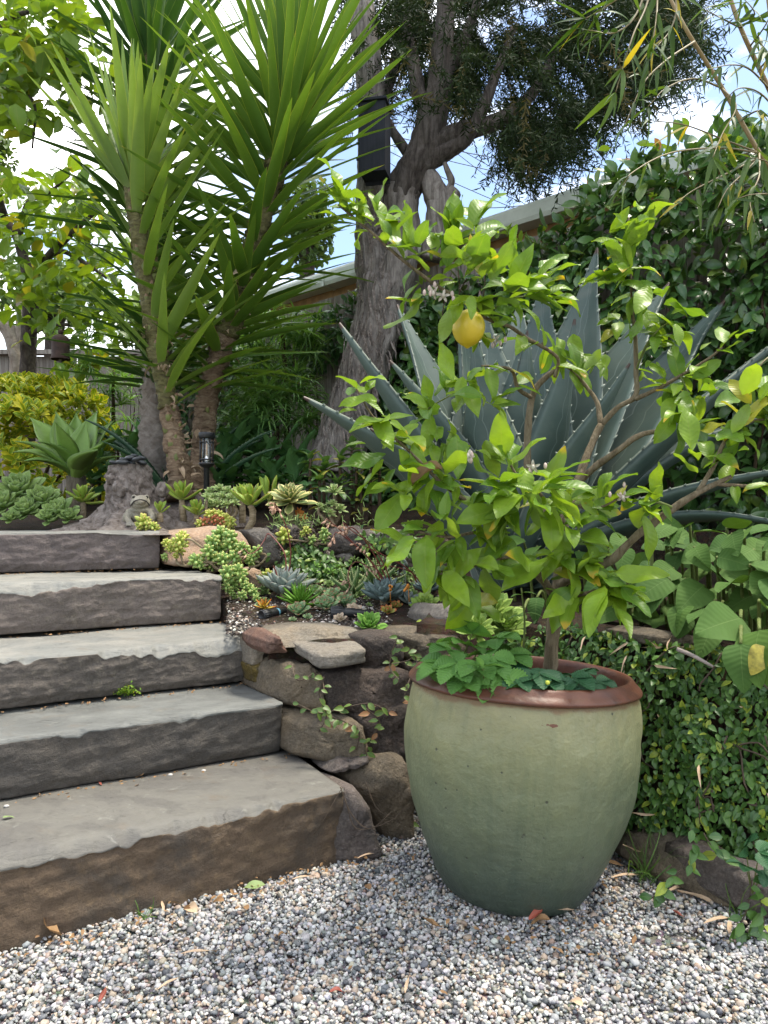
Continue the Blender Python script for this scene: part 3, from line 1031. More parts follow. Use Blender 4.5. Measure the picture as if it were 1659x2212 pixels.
build('wall', mb, M_wallb, hs, smooth=False)
mb = MB()
rp = [(0.0, 2.775), (3.5, 3.05), (3.5, 3.0), (0.0, 2.72)]
P = np.array([[(x, y, z) for y, z in rp] for x in (0, HL)]) @ np.array(HQ)[:3, :3].T + np.array(HO)
mb.grid(P, closed_v=True)
mb.f.append(np.array([[3, 2, 1, 0], [4, 5, 6, 7]]))
build('roof', mb, M_roofm, hs, smooth=False)

# ------------------------------------------------------------------ power lines
M_wire = plain('wire', (0.02, 0.02, 0.022), 0.7, var=0.0)
WIRES = [((880, 250), (1330, 500), 14, 16), ((880, 318), (1260, 400), 14, 13), ((890, 345), (1180, 470), 13, 15), ((955, 300), (1180, 468), 16, 18),
         ((905, 300), (1240, 360), 12, 14), ((840, 345), (1070, 480), 15, 17), ((990, 440), (1160, 432), 13, 12), ((1120, 260), (1420, 400), 12, 14),
         ((120, 420), (240, 60), 14, 15), ((40, 330), (110, 60), 14, 15), ((150, 420), (262, 100), 14, 16)]
WL = ['power line meeting the eaves right of the big tree', 'power line sloping down behind the drooping dark foliage', 'low power line just above the forked stub',
      'thin power line crossing the blue sky steeply', 'power line emerging from behind the thick leaning limb', 'power line beside the dark box',
      'nearly level power line at the hedge top', 'power line passing behind the bamboo', 'power line rising left of the yucca crown', 'leftmost power line among the bright leaves',
      'power line nearest the yucca leaf tips in white sky']
for (a, b, da, db), lab in zip(WIRES, WL):
    pa, pb = W(a[0], a[1], da), W(b[0], b[1], db)
    d = pb - pa
    pa, pb = pa - d * 0.25, pb + d * 0.25
    pts = [pa.lerp(pb, f) - Vector((0, 0, 0.10 * 4 * f * (1 - f))) for f in np.linspace(0, 1, 9)]
    single('power_line', tube(MB(), pts, [0.007] * 9, 5), M_wire, lab, 'power line', tuple(pa.lerp(pb, 0.5)), 'power lines')

# ------------------------------------------------------------------ gravel
def pebmat():
    n = NT('pebbles')
    a = n.n('ShaderNodeAttribute', 0, {'attribute_name': 'pc', 'attribute_type': 'INSTANCER'})
    co = n.coord()
    nz = n.noise(co, 2.4, 4.0, 0.6)
    col = n.mix(n.m('MULTIPLY', n.step(nz, 0.45, 0.75), 0.3), a, n.mix(1.0, a, (0.7, 0.68, 0.65), 'MULTIPLY'))
    return n.done(n.principled(col, 0.55, None, 0.35))
M_peb = pebmat()

def pebbles(name, P, size, seed, palette, weights, kind='stuff'):
    r = np.random.default_rng(seed)
    N = len(P)
    me = bpy.data.meshes.new(name)
    me.vertices.add(N)
    me.vertices.foreach_set('co', P.astype(np.float32).ravel())
    pal = np.array(palette)
    c = pal[r.choice(len(pal), N, p=np.array(weights) / sum(weights))] * r.uniform(0.78, 1.15, (N, 1)) * (1 + r.normal(0, 0.03, (N, 3)))
    c = np.clip(c * .76 + .012, 0.01, 0.85)
    sz = size * np.exp(r.normal(0, 0.30, N))
    scl = sz[:, None] * np.stack([r.uniform(0.8, 1.25, N), r.uniform(0.75, 1.1, N), r.uniform(0.5, 0.85, N)], -1)
    rot = np.stack([r.normal(0, 0.45, N), r.normal(0, 0.45, N), r.uniform(0, 6.3, N)], -1)
    for nm, ty, field, dat in (('pc', 'FLOAT_COLOR', 'color', np.column_stack([c, np.ones(N)])), ('scl', 'FLOAT_VECTOR', 'vector', scl), ('rot', 'FLOAT_VECTOR', 'vector', rot)):
        at = me.attributes.new(nm, ty, 'POINT')
        at.data.foreach_set(field, dat.astype(np.float32).ravel())
    at = me.attributes.new('pick', 'INT', 'POINT')
    at.data.foreach_set('value', r.integers(0, 5, N).astype(np.int32))
    me.materials.append(M_peb)
    o = bpy.data.objects.new(name, me)
    COL.objects.link(o)
    o['kind'] = kind
    ng = bpy.data.node_groups.new(name, 'GeometryNodeTree')
    ng.interface.new_socket('Geometry', in_out='INPUT', socket_type='NodeSocketGeometry')
    ng.interface.new_socket('Geometry', in_out='OUTPUT', socket_type='NodeSocketGeometry')
    N_, L_ = ng.nodes, ng.links
    gi, go = N_.new('NodeGroupInput'), N_.new('NodeGroupOutput')
    g2i = N_.new('GeometryNodeGeometryToInstance')
    for k in range(5):
        ico = N_.new('GeometryNodeMeshIcoSphere')
        ico.inputs['Radius'].default_value = 0.5
        ico.inputs['Subdivisions'].default_value = 2 if k < 3 else 1
        sp = N_.new('GeometryNodeSetPosition')
        nz = N_.new('ShaderNodeTexNoise')
        nz.noise_dimensions = '4D'
        nz.inputs['W'].default_value = 3.7 * k + 1
        nz.inputs['Scale'].default_value = 1.6
        nz.inputs['Detail'].default_value = 1.0
        sub = N_.new('ShaderNodeVectorMath')
        sub.operation = 'SUBTRACT'
        sub.inputs[1].default_value = (0.5, 0.5, 0.5)
        mul = N_.new('ShaderNodeVectorMath')
        mul.operation = 'SCALE'
        mul.inputs['Scale'].default_value = 0.9
        L_.new(nz.outputs['Color'], sub.inputs[0])
        L_.new(sub.outputs[0], mul.inputs[0])
        L_.new(mul.outputs[0], sp.inputs['Offset'])
        L_.new(ico.outputs['Mesh'], sp.inputs['Geometry'])
        ss = N_.new('GeometryNodeSetShadeSmooth')
        L_.new(sp.outputs[0], ss.inputs[0])
        sm = N_.new('GeometryNodeSetMaterial')
        sm.inputs['Material'].default_value = M_peb
        L_.new(ss.outputs[0], sm.inputs['Geometry'])
        L_.new(sm.outputs[0], g2i.inputs[0])
    iop = N_.new('GeometryNodeInstanceOnPoints')
    iop.inputs['Pick Instance'].default_value = True
    L_.new(gi.outputs[0], iop.inputs['Points'])
    L_.new(g2i.outputs[0], iop.inputs['Instance'])
    for nm, ty, sock in (('pick', 'INT', 'Instance Index'), ('rot', 'FLOAT_VECTOR', 'Rotation'), ('scl', 'FLOAT_VECTOR', 'Scale')):
        na = N_.new('GeometryNodeInputNamedAttribute')
        na.data_type = ty
        na.inputs['Name'].default_value = nm
        L_.new(na.outputs[0], iop.inputs[sock])
    L_.new(iop.outputs[0], go.inputs[0])
    md = o.modifiers.new('scatter', 'NODES')
    md.node_group = ng
    return o

PAL = [(0.60, 0.585, 0.56), (0.47, 0.46, 0.445), (0.30, 0.305, 0.31), (0.115, 0.125, 0.14), (0.065, 0.07, 0.078), (0.42, 0.34, 0.26), (0.30, 0.21, 0.16), (0.19, 0.195, 0.18), (0.50, 0.42, 0.33)]
WGT = [20, 25, 19, 10, 4, 8, 4, 10, 8]
def gravel_points():
    r = np.random.default_rng(3)
    N = 125000
    x, y = r.uniform(-1.35, 1.75, N), r.uniform(0.95, 2.35, N)
    # thin out what lies far outside the view
    s1 = (x + 0.10) * A.x + (y - 1.885) * A.y
    t1 = (x + 0.10) * Bv.x + (y - 1.885) * Bv.y
    ok = ~((s1 < 0.02) & (t1 > 0.03))
    ok &= ~((s1 >= 0.02) & (y > 2.22))
    fx = np.interp(x, FIGP[:, 0], FIGP[:, 1])
    ok &= ~((x > 0.05) & (y > fx + 0.03))
    ok &= np.abs(x) < 0.62 * y + 0.35
    # bare soil patch right of the pot
    bare = np.hypot((x - 0.585) / 0.07, (y - 1.535) / 0.04) < 1 + 0.3 * r.normal(0, 1, N)
    ok &= ~(bare & (r.random(N) < 0.8))
    P = np.stack([x, y, 0 * x], -1)[ok]
    P[:, 2] = 0.006 * fbm(np.column_stack([P[:, 0] * 3, P[:, 1] * 3, 0 * P[:, 0]]), 4, 3) - 0.010 + r.random(len(P)) ** 1.3 * 0.009
    h = 0.025 * np.exp(-((P[:, 0] - 0.82) ** 2 + (P[:, 1] - 1.62) ** 2) / 0.02)
    P[:, 2] += h
    return P
pebbles('gravel', gravel_points(), 0.0079, 5, PAL, WGT)
# ------------------------------------------------------------------ glazed pot
PC = Vector((0.309, 1.775, -0.012))
PAX = unit((0.050, 0.028, 1.0))
PROF = [(0.0, 0.0), (0.150, 0.0), (0.166, 0.004), (0.178, 0.016), (0.200, 0.050), (0.224, 0.094), (0.246, 0.143), (0.263, 0.195), (0.276, 0.250), (0.283, 0.305), (0.2845, 0.345), (0.281, 0.385),
        (0.2755, 0.418), (0.269, 0.442)]
RIM = [(0.262, 0.4405), (0.271, 0.4415), (0.2780, 0.4435), (0.2812, 0.447), (0.2806, 0.4505), (0.2756, 0.4555), (0.2690, 0.461), (0.2620, 0.4695), (0.2570, 0.473), (0.2510, 0.4725), (0.2465, 0.467), (0.2440, 0.455), (0.2440, 0.42), (0.2440, 0.34)]
KZ = 1.078
PROF = [(r_ * .975, z_ * KZ) for r_, z_ in PROF]
RIM = [(r_ * .975, z_ * KZ) for r_, z_ in RIM]
def glaze():
    n = NT('celadon glaze')
    u, v, r = n.lc()
    co = n.coord()
    a = n.noise(co, 5.0, 6.0, 0.6)
    b = n.noise(co, 24.0, 6.0, 0.65)
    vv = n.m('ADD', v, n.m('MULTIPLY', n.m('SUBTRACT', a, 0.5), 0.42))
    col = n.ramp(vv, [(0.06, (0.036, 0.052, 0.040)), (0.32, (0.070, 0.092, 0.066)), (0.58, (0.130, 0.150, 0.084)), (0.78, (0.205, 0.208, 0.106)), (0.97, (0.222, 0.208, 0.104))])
    streak = n.noise(n.scaled(n.n('ShaderNodeCombineXYZ', 0, None, X=u, Y=v, Z=0.0), (14, 1.2, 1)), 2.0, 5.0, 0.6)
    col = n.mix(n.m('MULTIPLY', n.step(streak, 0.45, 0.7), 0.5), col, n.mix(1.0, col, (0.66, 0.74, 0.76), 'MULTIPLY'))
    col = n.mix(n.m('MULTIPLY', n.step(b, 0.48, 0.7), 0.45), col, n.mix(1.0, col, (1.22, 1.18, 1.05), 'MULTIPLY'))
    col = n.mix(n.m('MULTIPLY', n.step(a, 0.50, 0.66), 0.5), col, n.mix(1.0, col, (0.74, 0.80, 0.80), 'MULTIPLY'))
    # pin holes
    vo = n.n('ShaderNodeTexVoronoi', 0, None, Vector=co, Scale=46.0)
    pick = n.n('ShaderNodeTexVoronoi', 1, None, Vector=co, Scale=46.0)
    sp = n.t.nodes.new('ShaderNodeSeparateXYZ')
    n.t.links.new(pick, sp.inputs[0])
    size = n.m('MULTIPLY', n.step(sp.outputs[0], 0.62, 1.0), 0.15)
    hole = n.m('SUBTRACT', 1.0, n.step(n.m('SUBTRACT', vo, size), -0.02, 0.03))
    hole = n.m('MULTIPLY', hole, n.m('GREATER_THAN', sp.outputs[0], 0.66))
    col = n.mix(n.m('MULTIPLY', hole, 0.85), col, (0.055, 0.058, 0.040))
    # rusty drips below the rim and a flaked scar
    drip = n.m('MULTIPLY', n.step(n.m('ADD', v, n.m('MULTIPLY', n.m('SUBTRACT', n.noise(co, 16.0, 5.0), 0.5), 0.10)), 0.955, 0.985), 0.8)
    col = n.mix(drip, col, (0.16, 0.085, 0.035))
    sx = n.m('DIVIDE', n.m('SUBTRACT', u, 0.512), 0.026)
    sy = n.m('DIVIDE', n.m('SUBTRACT', v, 0.895), 0.010)
    sd = n.m('ADD', n.m('MULTIPLY', sx, sx), n.m('MULTIPLY', sy, sy))
    sd = n.m('ADD', sd, n.m('MULTIPLY', n.m('SUBTRACT', n.noise(co, 70.0, 4.0, 0.7), 0.5), 4.5))
    scar = n.m('SUBTRACT', 1.0, n.step(sd, 0.4, 0.8))
    col = n.mix(scar, col, (0.115, 0.040, 0.020))
    mud = n.m('SUBTRACT', 1.0, n.step(n.m('ADD', v, n.m('MULTIPLY', n.m('SUBTRACT', n.noise(co, 18.0, 6.0, 0.7), 0.5), 0.22)), 0.02, 0.13))
    col = n.mix(n.m('MULTIPLY', mud, 0.6), col, (0.070, 0.058, 0.042))
    lime = n.m('MULTIPLY', n.step(n.noise(n.scaled(co, (60, 60, 5)), 1.0, 6.0, 0.7), 0.64, 0.74), n.step(v, 0.55, 0.9))
    col = n.mix(n.m('MULTIPLY', lime, 0.30), col, (0.34, 0.33, 0.24))
    h = n.m('ADD', n.m('MULTIPLY', a, 1.2), n.m('MULTIPLY', b, 0.4))
    h = n.m('SUBTRACT', h, n.m('MULTIPLY', hole, 0.25))
    rough = n.m('ADD', 0.36, n.m('MULTIPLY', b, 0.25))
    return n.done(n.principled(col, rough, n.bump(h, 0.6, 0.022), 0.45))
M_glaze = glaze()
def rimmat():
    n = NT('terracotta rim')
    co = n.coord()
    a = n.noise(co, 7.0, 6.0, 0.65, 0.6)
    b = n.noise(co, 60.0, 5.0, 0.7)
    col = n.mix(n.step(a, 0.36, 0.64), (0.112, 0.042, 0.024), (0.060, 0.028, 0.019))
    col = n.mix(n.m('MULTIPLY', n.step(b, 0.5, 0.75), 0.5), col, (0.135, 0.062, 0.037))
    ch = n.noise(co, 13.0, 6.0, 0.75)
    col = n.mix(n.m('MULTIPLY', n.step(ch, 0.66, 0.72), 0.6), col, (0.26, 0.23, 0.20))
    return n.done(n.principled(col, 0.42, n.bump(n.m('ADD', a, n.m('MULTIPLY', b, 0.3)), 0.4, 0.01), 0.35))
M_rim = rimmat()
pot = thing('planter_pot', 'big pale green glazed pot with terracotta rim standing on the gravel', 'plant pot', PC)
def fine(prof, k):
    return smooth_path(np.array(prof), k)
body = MB()
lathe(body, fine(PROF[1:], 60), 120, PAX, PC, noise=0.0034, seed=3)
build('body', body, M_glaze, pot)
rim = MB()
lathe(rim, fine(RIM, 46), 120, PAX, PC, noise=0.0016, seed=6)
build('rim', rim, M_rim, pot)
sl = MB()
rr = np.linspace(0.004, 0.240, 14)
lathe(sl, [(q * .97, 0.428 + 0.004 * math.sin(q * 70)) for q in rr], 60, PAX, PC, noise=0.004, seed=8)
build('potting_soil', sl, M_soil, pot)

# ------------------------------------------------------------------ lemon tree
M_lbark = barkmat('lemon bark', (0.080, 0.060, 0.034), (0.165, 0.130, 0.082), (0.235, 0.195, 0.130), (40, 40, 9), 0.5, 0.8)
M_ltwig = barkmat('lemon green twig', (0.075, 0.105, 0.025), (0.115, 0.150, 0.038), (0.150, 0.175, 0.060), (40, 40, 12), 0.3, 0.6)
M_lleaf = leafmat('lemon leaf', (0.235, 0.365, 0.028), (0.105, 0.215, 0.024), 0.38, 0.44, (1.35, 1.25, 0.45), vein=(0.22, 0.30, 0.05), vein_w=0.055,
                  tip=(0.50, 0.36, 0.03), tip_p=0.11, tip_at=0.76, back=(0.22, 0.31, 0.075), mottle=0.45, spec=0.38, veins=0.14, odd=(0.30, 0.30, 0.03), odd_p=0.035)
LTREE = thing('lemon_tree', 'small lemon tree with glossy leaves growing out of the green pot', 'lemon tree', PC + PAX * 0.428)
LD = 1.775
def lp(u, v, dd=0.0):
    return W(u, v, LD + dd)
BR = {  # path as (u, v, depth offset, radius in mm)
 'trunk': [(1186, 1500, 0.0, 20), (1188, 1440, 0.0, 17.5), (1192, 1385, 0.0, 16), (1197, 1345, 0.0, 19), (1205, 1310, 0.0, 16.5), (1208, 1260, 0.01, 15), (1212, 1200, 0.02, 14), (1218, 1120, 0.03, 13)],
 'a': [(1217, 1125, 0.03, 12), (1240, 1062, 0.05, 11), (1270, 978, 0.08, 9.5), (1298, 918, 0.10, 9)],
 'b': [(1298, 918, 0.10, 8), (1335, 880, 0.08, 7), (1372, 855, 0.05, 6.5), (1374, 800, 0.05, 6), (1372, 725, 0.04, 5), (1365, 660, 0.02, 3.5), (1362, 580, 0.0, 2.5), (1358, 470, -0.02, 2)],
 'c': [(1298, 918, 0.10, 7.5), (1290, 870, 0.13, 6), (1267, 836, 0.15, 5), (1235, 800, 0.16, 4), (1205, 780, 0.15, 3), (1170, 740, 0.14, 2.5)],
 'd': [(1245, 1045, 0.05, 9), (1290, 1005, 0.02, 8), (1325, 981, -0.02, 7.5), (1382, 940, -0.05, 7), (1445, 928, -0.06, 5)],
 'e': [(1372, 862, 0.05, 6), (1420, 840, 0.02, 5), (1470, 812, 0.0, 4), (1530, 775, -0.03, 3), (1560, 750, -0.04, 2.5)],
 'f': [(1208, 1262, 0.0, 11), (1255, 1240, -0.05, 10.5), (1317, 1213, -0.09, 10), (1360, 1172, -0.11, 9.5), (1408, 1132, -0.13, 9), (1455, 1098, -0.15, 8.5), (1511, 1062, -0.17, 7), (1580, 1030, -0.18, 5)],
 'g': [(1508, 1062, -0.17, 6), (1540, 1010, -0.18, 5), (1568, 950, -0.20, 4.2), (1608, 915, -0.22, 3.2), (1680, 902, -0.24, 2.5)],
 'h': [(1540, 1045, -0.17, 4.5), (1610, 1050, -0.2, 4), (1690, 1048, -0.22, 3)],
 'i': [(1200, 1290, 0.0, 11), (1165, 1245, -0.06, 10), (1123, 1200, -0.10, 9), (1080, 1158, -0.14, 8), (1066, 1120, -0.16, 6), (1010, 1085, -0.2, 5), (950, 1040, -0.22, 4), (890, 980, -0.25, 3), (810, 905, -0.27, 2.2), (770, 840, -0.28, 1.6)],
 'j': [(1212, 1190, 0.02, 9), (1180, 1120, 0.06, 9), (1142, 1020, 0.09, 9.5), (1141, 920, 0.09, 9), (1152, 850, 0.09, 8), (1180, 815, 0.08, 7), (1200, 800, 0.07, 5.5)],
 'k': [(1198, 815, 0.07, 5), (1205, 775, 0.05, 4.5), (1165, 745, 0.02, 4.5), (1140, 733, 0.0, 5), (1100, 705, -0.04, 4.5), (1046, 686, -0.08, 4.2), (1000, 650, -0.10, 4), (940, 615, -0.13, 4), (870, 562, -0.16, 3.5), (800, 500, -0.18, 3), (730, 442, -0.2, 2.2)],
 'l': [(1150, 860, 0.09, 6), (1120, 840, 0.05, 5), (1105, 800, 0.02, 4), (1070, 792, 0.0, 3), (1040, 790, -0.02, 2)],
 'm': [(1080, 1158, -0.14, 5), (1030, 1150, -0.18, 4), (970, 1160, -0.22, 3), (905, 1150, -0.25, 2.2)],
 'n': [(1123, 1200, -0.1, 5), (1060, 1210, -0.14, 4), (1000, 1230, -0.17, 3), (950, 1240, -0.2, 2)],
 'o': [(1212, 1190, 0.02, 6), (1200, 1120, -0.07, 5), (1170, 1070, -0.13, 4), (1120, 1030, -0.18, 3), (1095, 990, -0.2, 2)],
 'p': [(1204, 1310, 0.0, 6), (1240, 1290, -0.08, 4.5), (1290, 1275, -0.13, 3.5), (1330, 1265, -0.16, 2.5)],
 'q': [(1010, 1085, -0.2, 3.5), (960, 1020, -0.16, 3), (930, 950, -0.13, 2.5), (920, 890, -0.11, 2), (980, 850, -0.12, 1.6)],
 'r': [(1046, 686, -0.08, 3), (1090, 650, -0.06, 2.5), (1140, 640, -0.05, 2), (1190, 640, -0.03, 1.6)],
 's': [(1374, 800, 0.05, 3.5), (1400, 740, 0.0, 3), (1440, 700, -0.02, 2), (1470, 720, -0.04, 1.6)],
 't': [(1455, 1098, -0.15, 4), (1420, 1085, -0.17, 3), (1380, 1090, -0.19, 2)],
 'u': [(1470, 812, 0.0, 3), (1490, 860, -0.04, 2.4), (1500, 900, -0.06, 2), (1480, 940, -0.08, 1.6)],
 'v': [(1230, 1080, 0.04, 5), (1270, 1100, -0.05, 4), (1300, 1095, -0.1, 3), (1340, 1075, -0.12, 2)],
 'w': [(870, 562, -0.16, 3), (930, 540, -0.14, 2.5), (985, 520, -0.13, 2), (1025, 505, -0.12, 1.6)],
 'x': [(1095, 1165, -0.12, 4), (1090, 1120, -0.2, 3), (1110, 1080, -0.24, 2.5), (1160, 1060, -0.26, 2)]}
for k, pth in BR.items():
    mb = MB()
    pts = [lp(u, v, d) for u, v, d, r in pth]
    if k == 'trunk':
        pts[0] = PC + PAX * 0.415 + Vector((0.066, 0, 0))
    tube(mb, pts, [r / 1000 for *_, r in pth], 14 if k == 'trunk' else 9, len(pth) * 6, bump=0.18, bfreq=26, seed=ord(k[0]))
    build('trunk' if k == 'trunk' else 'branch', mb, M_ltwig if pth[0][3] <= 4 else M_lbark, LTREE)

lt = [leaf(0.106, 0.050, 'ovate', 8, 2, 0.4, 0.20, 0.5, 0.10, seed=1), leaf(0.096, 0.045, 'ovate', 8, 2, 0.8, 0.28, 0.6, -0.15, seed=2),
      leaf(0.112, 0.049, 'ellip', 8, 2, 0.25, 0.16, 0.8, 0.2, seed=3), leaf(0.088, 0.043, 'ovate', 8, 2, 0.6, 0.35, 0.5, 0.0, seed=4),
      leaf(0.07, 0.030, 'ovate', 6, 2, 0.3, 0.45, 0.3, 0.1, seed=5), leaf(0.114, 0.051, 'ellip', 8, 2, 0.9, 0.28, 0.7, -0.2, seed=6),
      leaf(0.104, 0.047, 'ovate', 9, 2, -0.25, 0.22, 0.9, 0.2, seed=11), leaf(0.094, 0.042, 'ellip', 9, 2, 1.2, 0.25, 1.0, 0.2, seed=12), leaf(0.110, 0.050, 'ovate', 9, 2, 0.1, 0.10, 1.3, -0.2, seed=13), leaf(0.086, 0.038, 'ovate', 9, 2, 0.6, 0.35, 1.0, 0.4, seed=14)]
CL = [  # cluster u, v, depth offset, number, direction u v, size
 (745, 448, -.2, 7, -.5, -1, .9), (785, 478, -.19, 5, -.4, -.4, .9), (835, 470, -.17, 5, .1, -1, 1), (880, 525, -.16, 5, .3, -1, 1), (905, 555, -.15, 4, -.8, .1, 1), (955, 520, -.14, 4, 0, -1, 1.05),
 (985, 515, -.13, 6, .3, -1, 1), (1025, 500, -.12, 5, .5, -1, 1), (960, 600, -.12, 5, .2, -.8, 1.05), (1005, 560, -.2, 6, .4, -1, 1.15), (1040, 600, -.16, 5, .5, -.6, 1.1), (905, 640, -.15, 5, -1, .25, 1),
 (1000, 650, -.2, 4, 0, .9, .9), (1075, 640, -.1, 6, .6, -.2, 1.1), (1130, 635, -.07, 6, 1, -.1, 1.1), (1190, 640, -.04, 4, 1, .2, 1.0), (1110, 560, -.08, 4, .2, -1, .85), (1060, 545, -.08, 3, -.2, -1, .9),
 (1050, 715, -.1, 4, -.2, 1, .9), (1170, 600, -.1, 3, .6, -.4, .9),
 (1358, 435, -.02, 1, .1, -1, .95), (1350, 500, -.02, 5, 0, -.2, 1.15), (1362, 545, 0, 5, 0, -.8, 1), (1350, 590, .01, 6, -.2, .1, 1.1), (1315, 610, .02, 4, -1, .1, 1.1), (1385, 610, 0, 4, 1, .5, 1.15), (1370, 650, .02, 4, .3, .6, 1.05), (1425, 660, .01, 2, .6, 1, 1),
 (1210, 730, .14, 4, .3, .6, 1.1), (1245, 760, .15, 3, .2, 1, 1.0), (1330, 690, .05, 3, -.2, .4, .8), (1395, 740, .02, 4, .7, .3, .85), (1440, 690, -.02, 3, 1, -.1, .7), (1470, 715, -.03, 2, .3, 1, .7), (1300, 760, .05, 3, -.3, .6, .6), (1410, 790, .03, 4, .5, .4, .55),
 (770, 845, -.28, 4, -.1, -1, .7), (800, 890, -.27, 4, -.9, .1, .9), (840, 925, -.26, 4, .7, -.2, .9), (815, 975, -.25, 3, -1, .8, 1), (880, 985, -.25, 4, .3, .6, .95), (905, 960, -.14, 4, -.6, .3, .9), (920, 885, -.11, 5, -.3, -.6, 1.05), (960, 860, -.12, 5, .7, -.4, 1.1),
 (1010, 830, -.05, 4, -.3, .4, 1.1), (1040, 790, -.02, 4, -.1, 1, .9), (1060, 875, -.03, 4, .9, -.2, 1.05), (940, 920, -.13, 4, .3, .6, .95), (985, 945, -.14, 4, .2, .8, .95), (1040, 960, -.1, 4, .5, .3, .9), (905, 1030, -.24, 5, -.3, .8, 1), (870, 1060, -.24, 4, -1, .4, 1.0), (950, 1050, -.22, 5, .2, .5, .95),
 (905, 1150, -.25, 6, -1, .2, 1.05), (940, 1120, -.24, 5, -.3, -.5, .9), (985, 1165, -.22, 6, -.3, .7, 1), (1030, 1145, -.19, 5, .5, -.3, 1), (950, 1240, -.2, 5, -.4, 1, 1.0), (1000, 1235, -.19, 5, .2, 1, 1.15), (1045, 1215, -.16, 4, .5, .9, 1.0), (1085, 1175, -.17, 4, -.4, .4, .9),
 (1095, 1000, -.2, 4, .2, -1, 1), (1120, 1035, -.2, 7, -.4, .1, 1.2), (1160, 1055, -.28, 7, .4, .0, 1.3), (1110, 1085, -.26, 6, -.7, .4, 1.15), (1165, 1085, -.26, 6, .3, .9, 1.2), (1205, 1050, -.12, 5, .8, -.3, 1.1), (1060, 1050, -.2, 5, -.7, .1, 1.05), (1075, 1105, -.2, 5, -.3, .6, 1),
 (1200, 1130, -.1, 5, .4, .2, 1), (1240, 1090, -.06, 5, .8, -.2, 1), (1270, 1110, -.08, 4, .4, .4, 1.0), (1300, 1095, -.1, 3, 0, -.5, .9), (1340, 1075, -.12, 3, 1, .15, 1.15), (1380, 1085, -.19, 3, .6, .2, 1.1), (1250, 1170, -.08, 5, .5, .3, 1.1), (1215, 1200, -.1, 6, -.2, .3, 1.1), (1160, 1210, -.14, 5, -.8, .1, 1.15), (1260, 1210, -.1, 4, .8, -.4, 1.05),
 (1235, 1275, -.12, 5, -.2, 1, 1.1), (1275, 1270, -.16, 5, .0, 1, 1.2), (1330, 1262, -.17, 6, .8, .3, 1.15), (1345, 1290, -.18, 3, .3, 1, 1.25), (1030, 1290, -.1, 3, -.4, 1, 1.1), (1180, 1250, -.1, 3, .5, -.2, .9),
 (1475, 840, -.03, 5, -.2, .2, 1), (1500, 815, -.03, 5, .5, -.7, .95), (1530, 850, -.06, 4, 1, 0, .9), (1480, 900, -.07, 4, -.3, .8, 1.0), (1505, 935, -.08, 3, .6, .4, .9), (1560, 740, -.04, 3, .4, -.8, .7), (1600, 855, -.2, 4, .6, -.2, 1.0), (1640, 870, -.24, 5, .3, .1, 1.1), (1565, 945, -.2, 4, .5, -.6, .9),
 (1535, 1010, -.18, 4, .8, -.4, 1.0), (1500, 1000, -.17, 2, -.8, -.5, .9), (1425, 1080, -.17, 3, -.4, -.4, .8), (1610, 910, -.22, 3, .6, .4, .8)]
items = []
for (u, v, dd, num, du, dv, sz) in CL:
    p0 = lp(u, v, dd)
    gd = Vector((du, -0.15, -dv))
    for i in range(int(num * 1.25 + .5)):
        d = unit(gd.normalized() * 0.75 + Vector((rng.gauss(0, .62), rng.gauss(-0.15, .6), rng.gauss(0, .45))))
        p = p0 + Vector((rng.gauss(0, .014), rng.gauss(0, .025), rng.gauss(0, .014)))
        items.append((rng.choice([0, 1, 2, 3, 5, 6, 7, 8, 9]) if rng.random() > .2 else 4, frame(p, d, (rng.gauss(0.05, .3), rng.gauss(-.55, .3), 1), rng.gauss(0, .25), min(sz, 1.12) * rng.uniform(.62, 1.06))))
for k, pth in BR.items():                       # stray leaves along the thinner twigs
    for (u, v, d, r), (u2, v2, d2, r2) in zip(pth[:-1], pth[1:]):
        if r < 5.5 and len(items) < 700:
            for _ in range(2):
                f = rng.random()
                p = lp(u + (u2 - u) * f, v + (v2 - v) * f, d + (d2 - d) * f)
                dr = Vector((rng.gauss(0, 1), rng.gauss(-.2, .8), rng.gauss(.1, .7)))
                items.append((rng.choice([3, 4, 4, 1]), frame(p, dr, (rng.gauss(0, .4), -.3, 1), 0, rng.uniform(.6, .95))))
emit(LTREE, 'leaf', lt, items, M_lleaf, 300, 'more_leaves')

# fruit and blossom
def lemonmat():
    n = NT('lemon skin')
    u, v, r = n.lc()
    co = n.coord()
    a = n.noise(co, 120.0, 3.0)
    col = n.mix(n.m('ADD', v, n.m('MULTIPLY', n.m('SUBTRACT', n.noise(co, 20, 3), 0.5), 0.3)), (0.64, 0.41, 0.025), (0.50, 0.42, 0.03))
    return n.done(n.principled(col, 0.38, n.bump(a, 0.25, 0.003), 0.5))
M_lemon = lemonmat()
mb = MB()
lc_ = W(1012, 708, LD - 0.13)
pr = [(0.001, -.046), (.005, -.044), (.009, -.041), (.017, -.037), (.027, -.028), (.0345, -.014), (.037, 0.0), (.035, .014), (.028, .027), (.018, .035), (.008, .040), (.002, .042)]
lathe(mb, fine(pr, 30), 32, unit((0.05, -0.1, 1)), lc_, noise=.0006)
build('lemon', mb, M_lemon, LTREE, lc_)
mb = MB()
tube(mb, [lc_ + Vector((0, 0, .04)), W(1020, 655, LD - .12), W(1046, 686, LD - .08)], [.002, .002, .002], 6, 10)
build('fruit_stalk', mb, M_ltwig, LTREE)
M_petal = plain('lemon petal', (0.48, 0.43, 0.34), 0.5, var=0.1)
M_bud = plain('lemon bud', (0.55, 0.42, 0.36), 0.5, var=0.15)
pet = leaf(.016, .007, 'ellip', 4, 1, 1.1, .5)
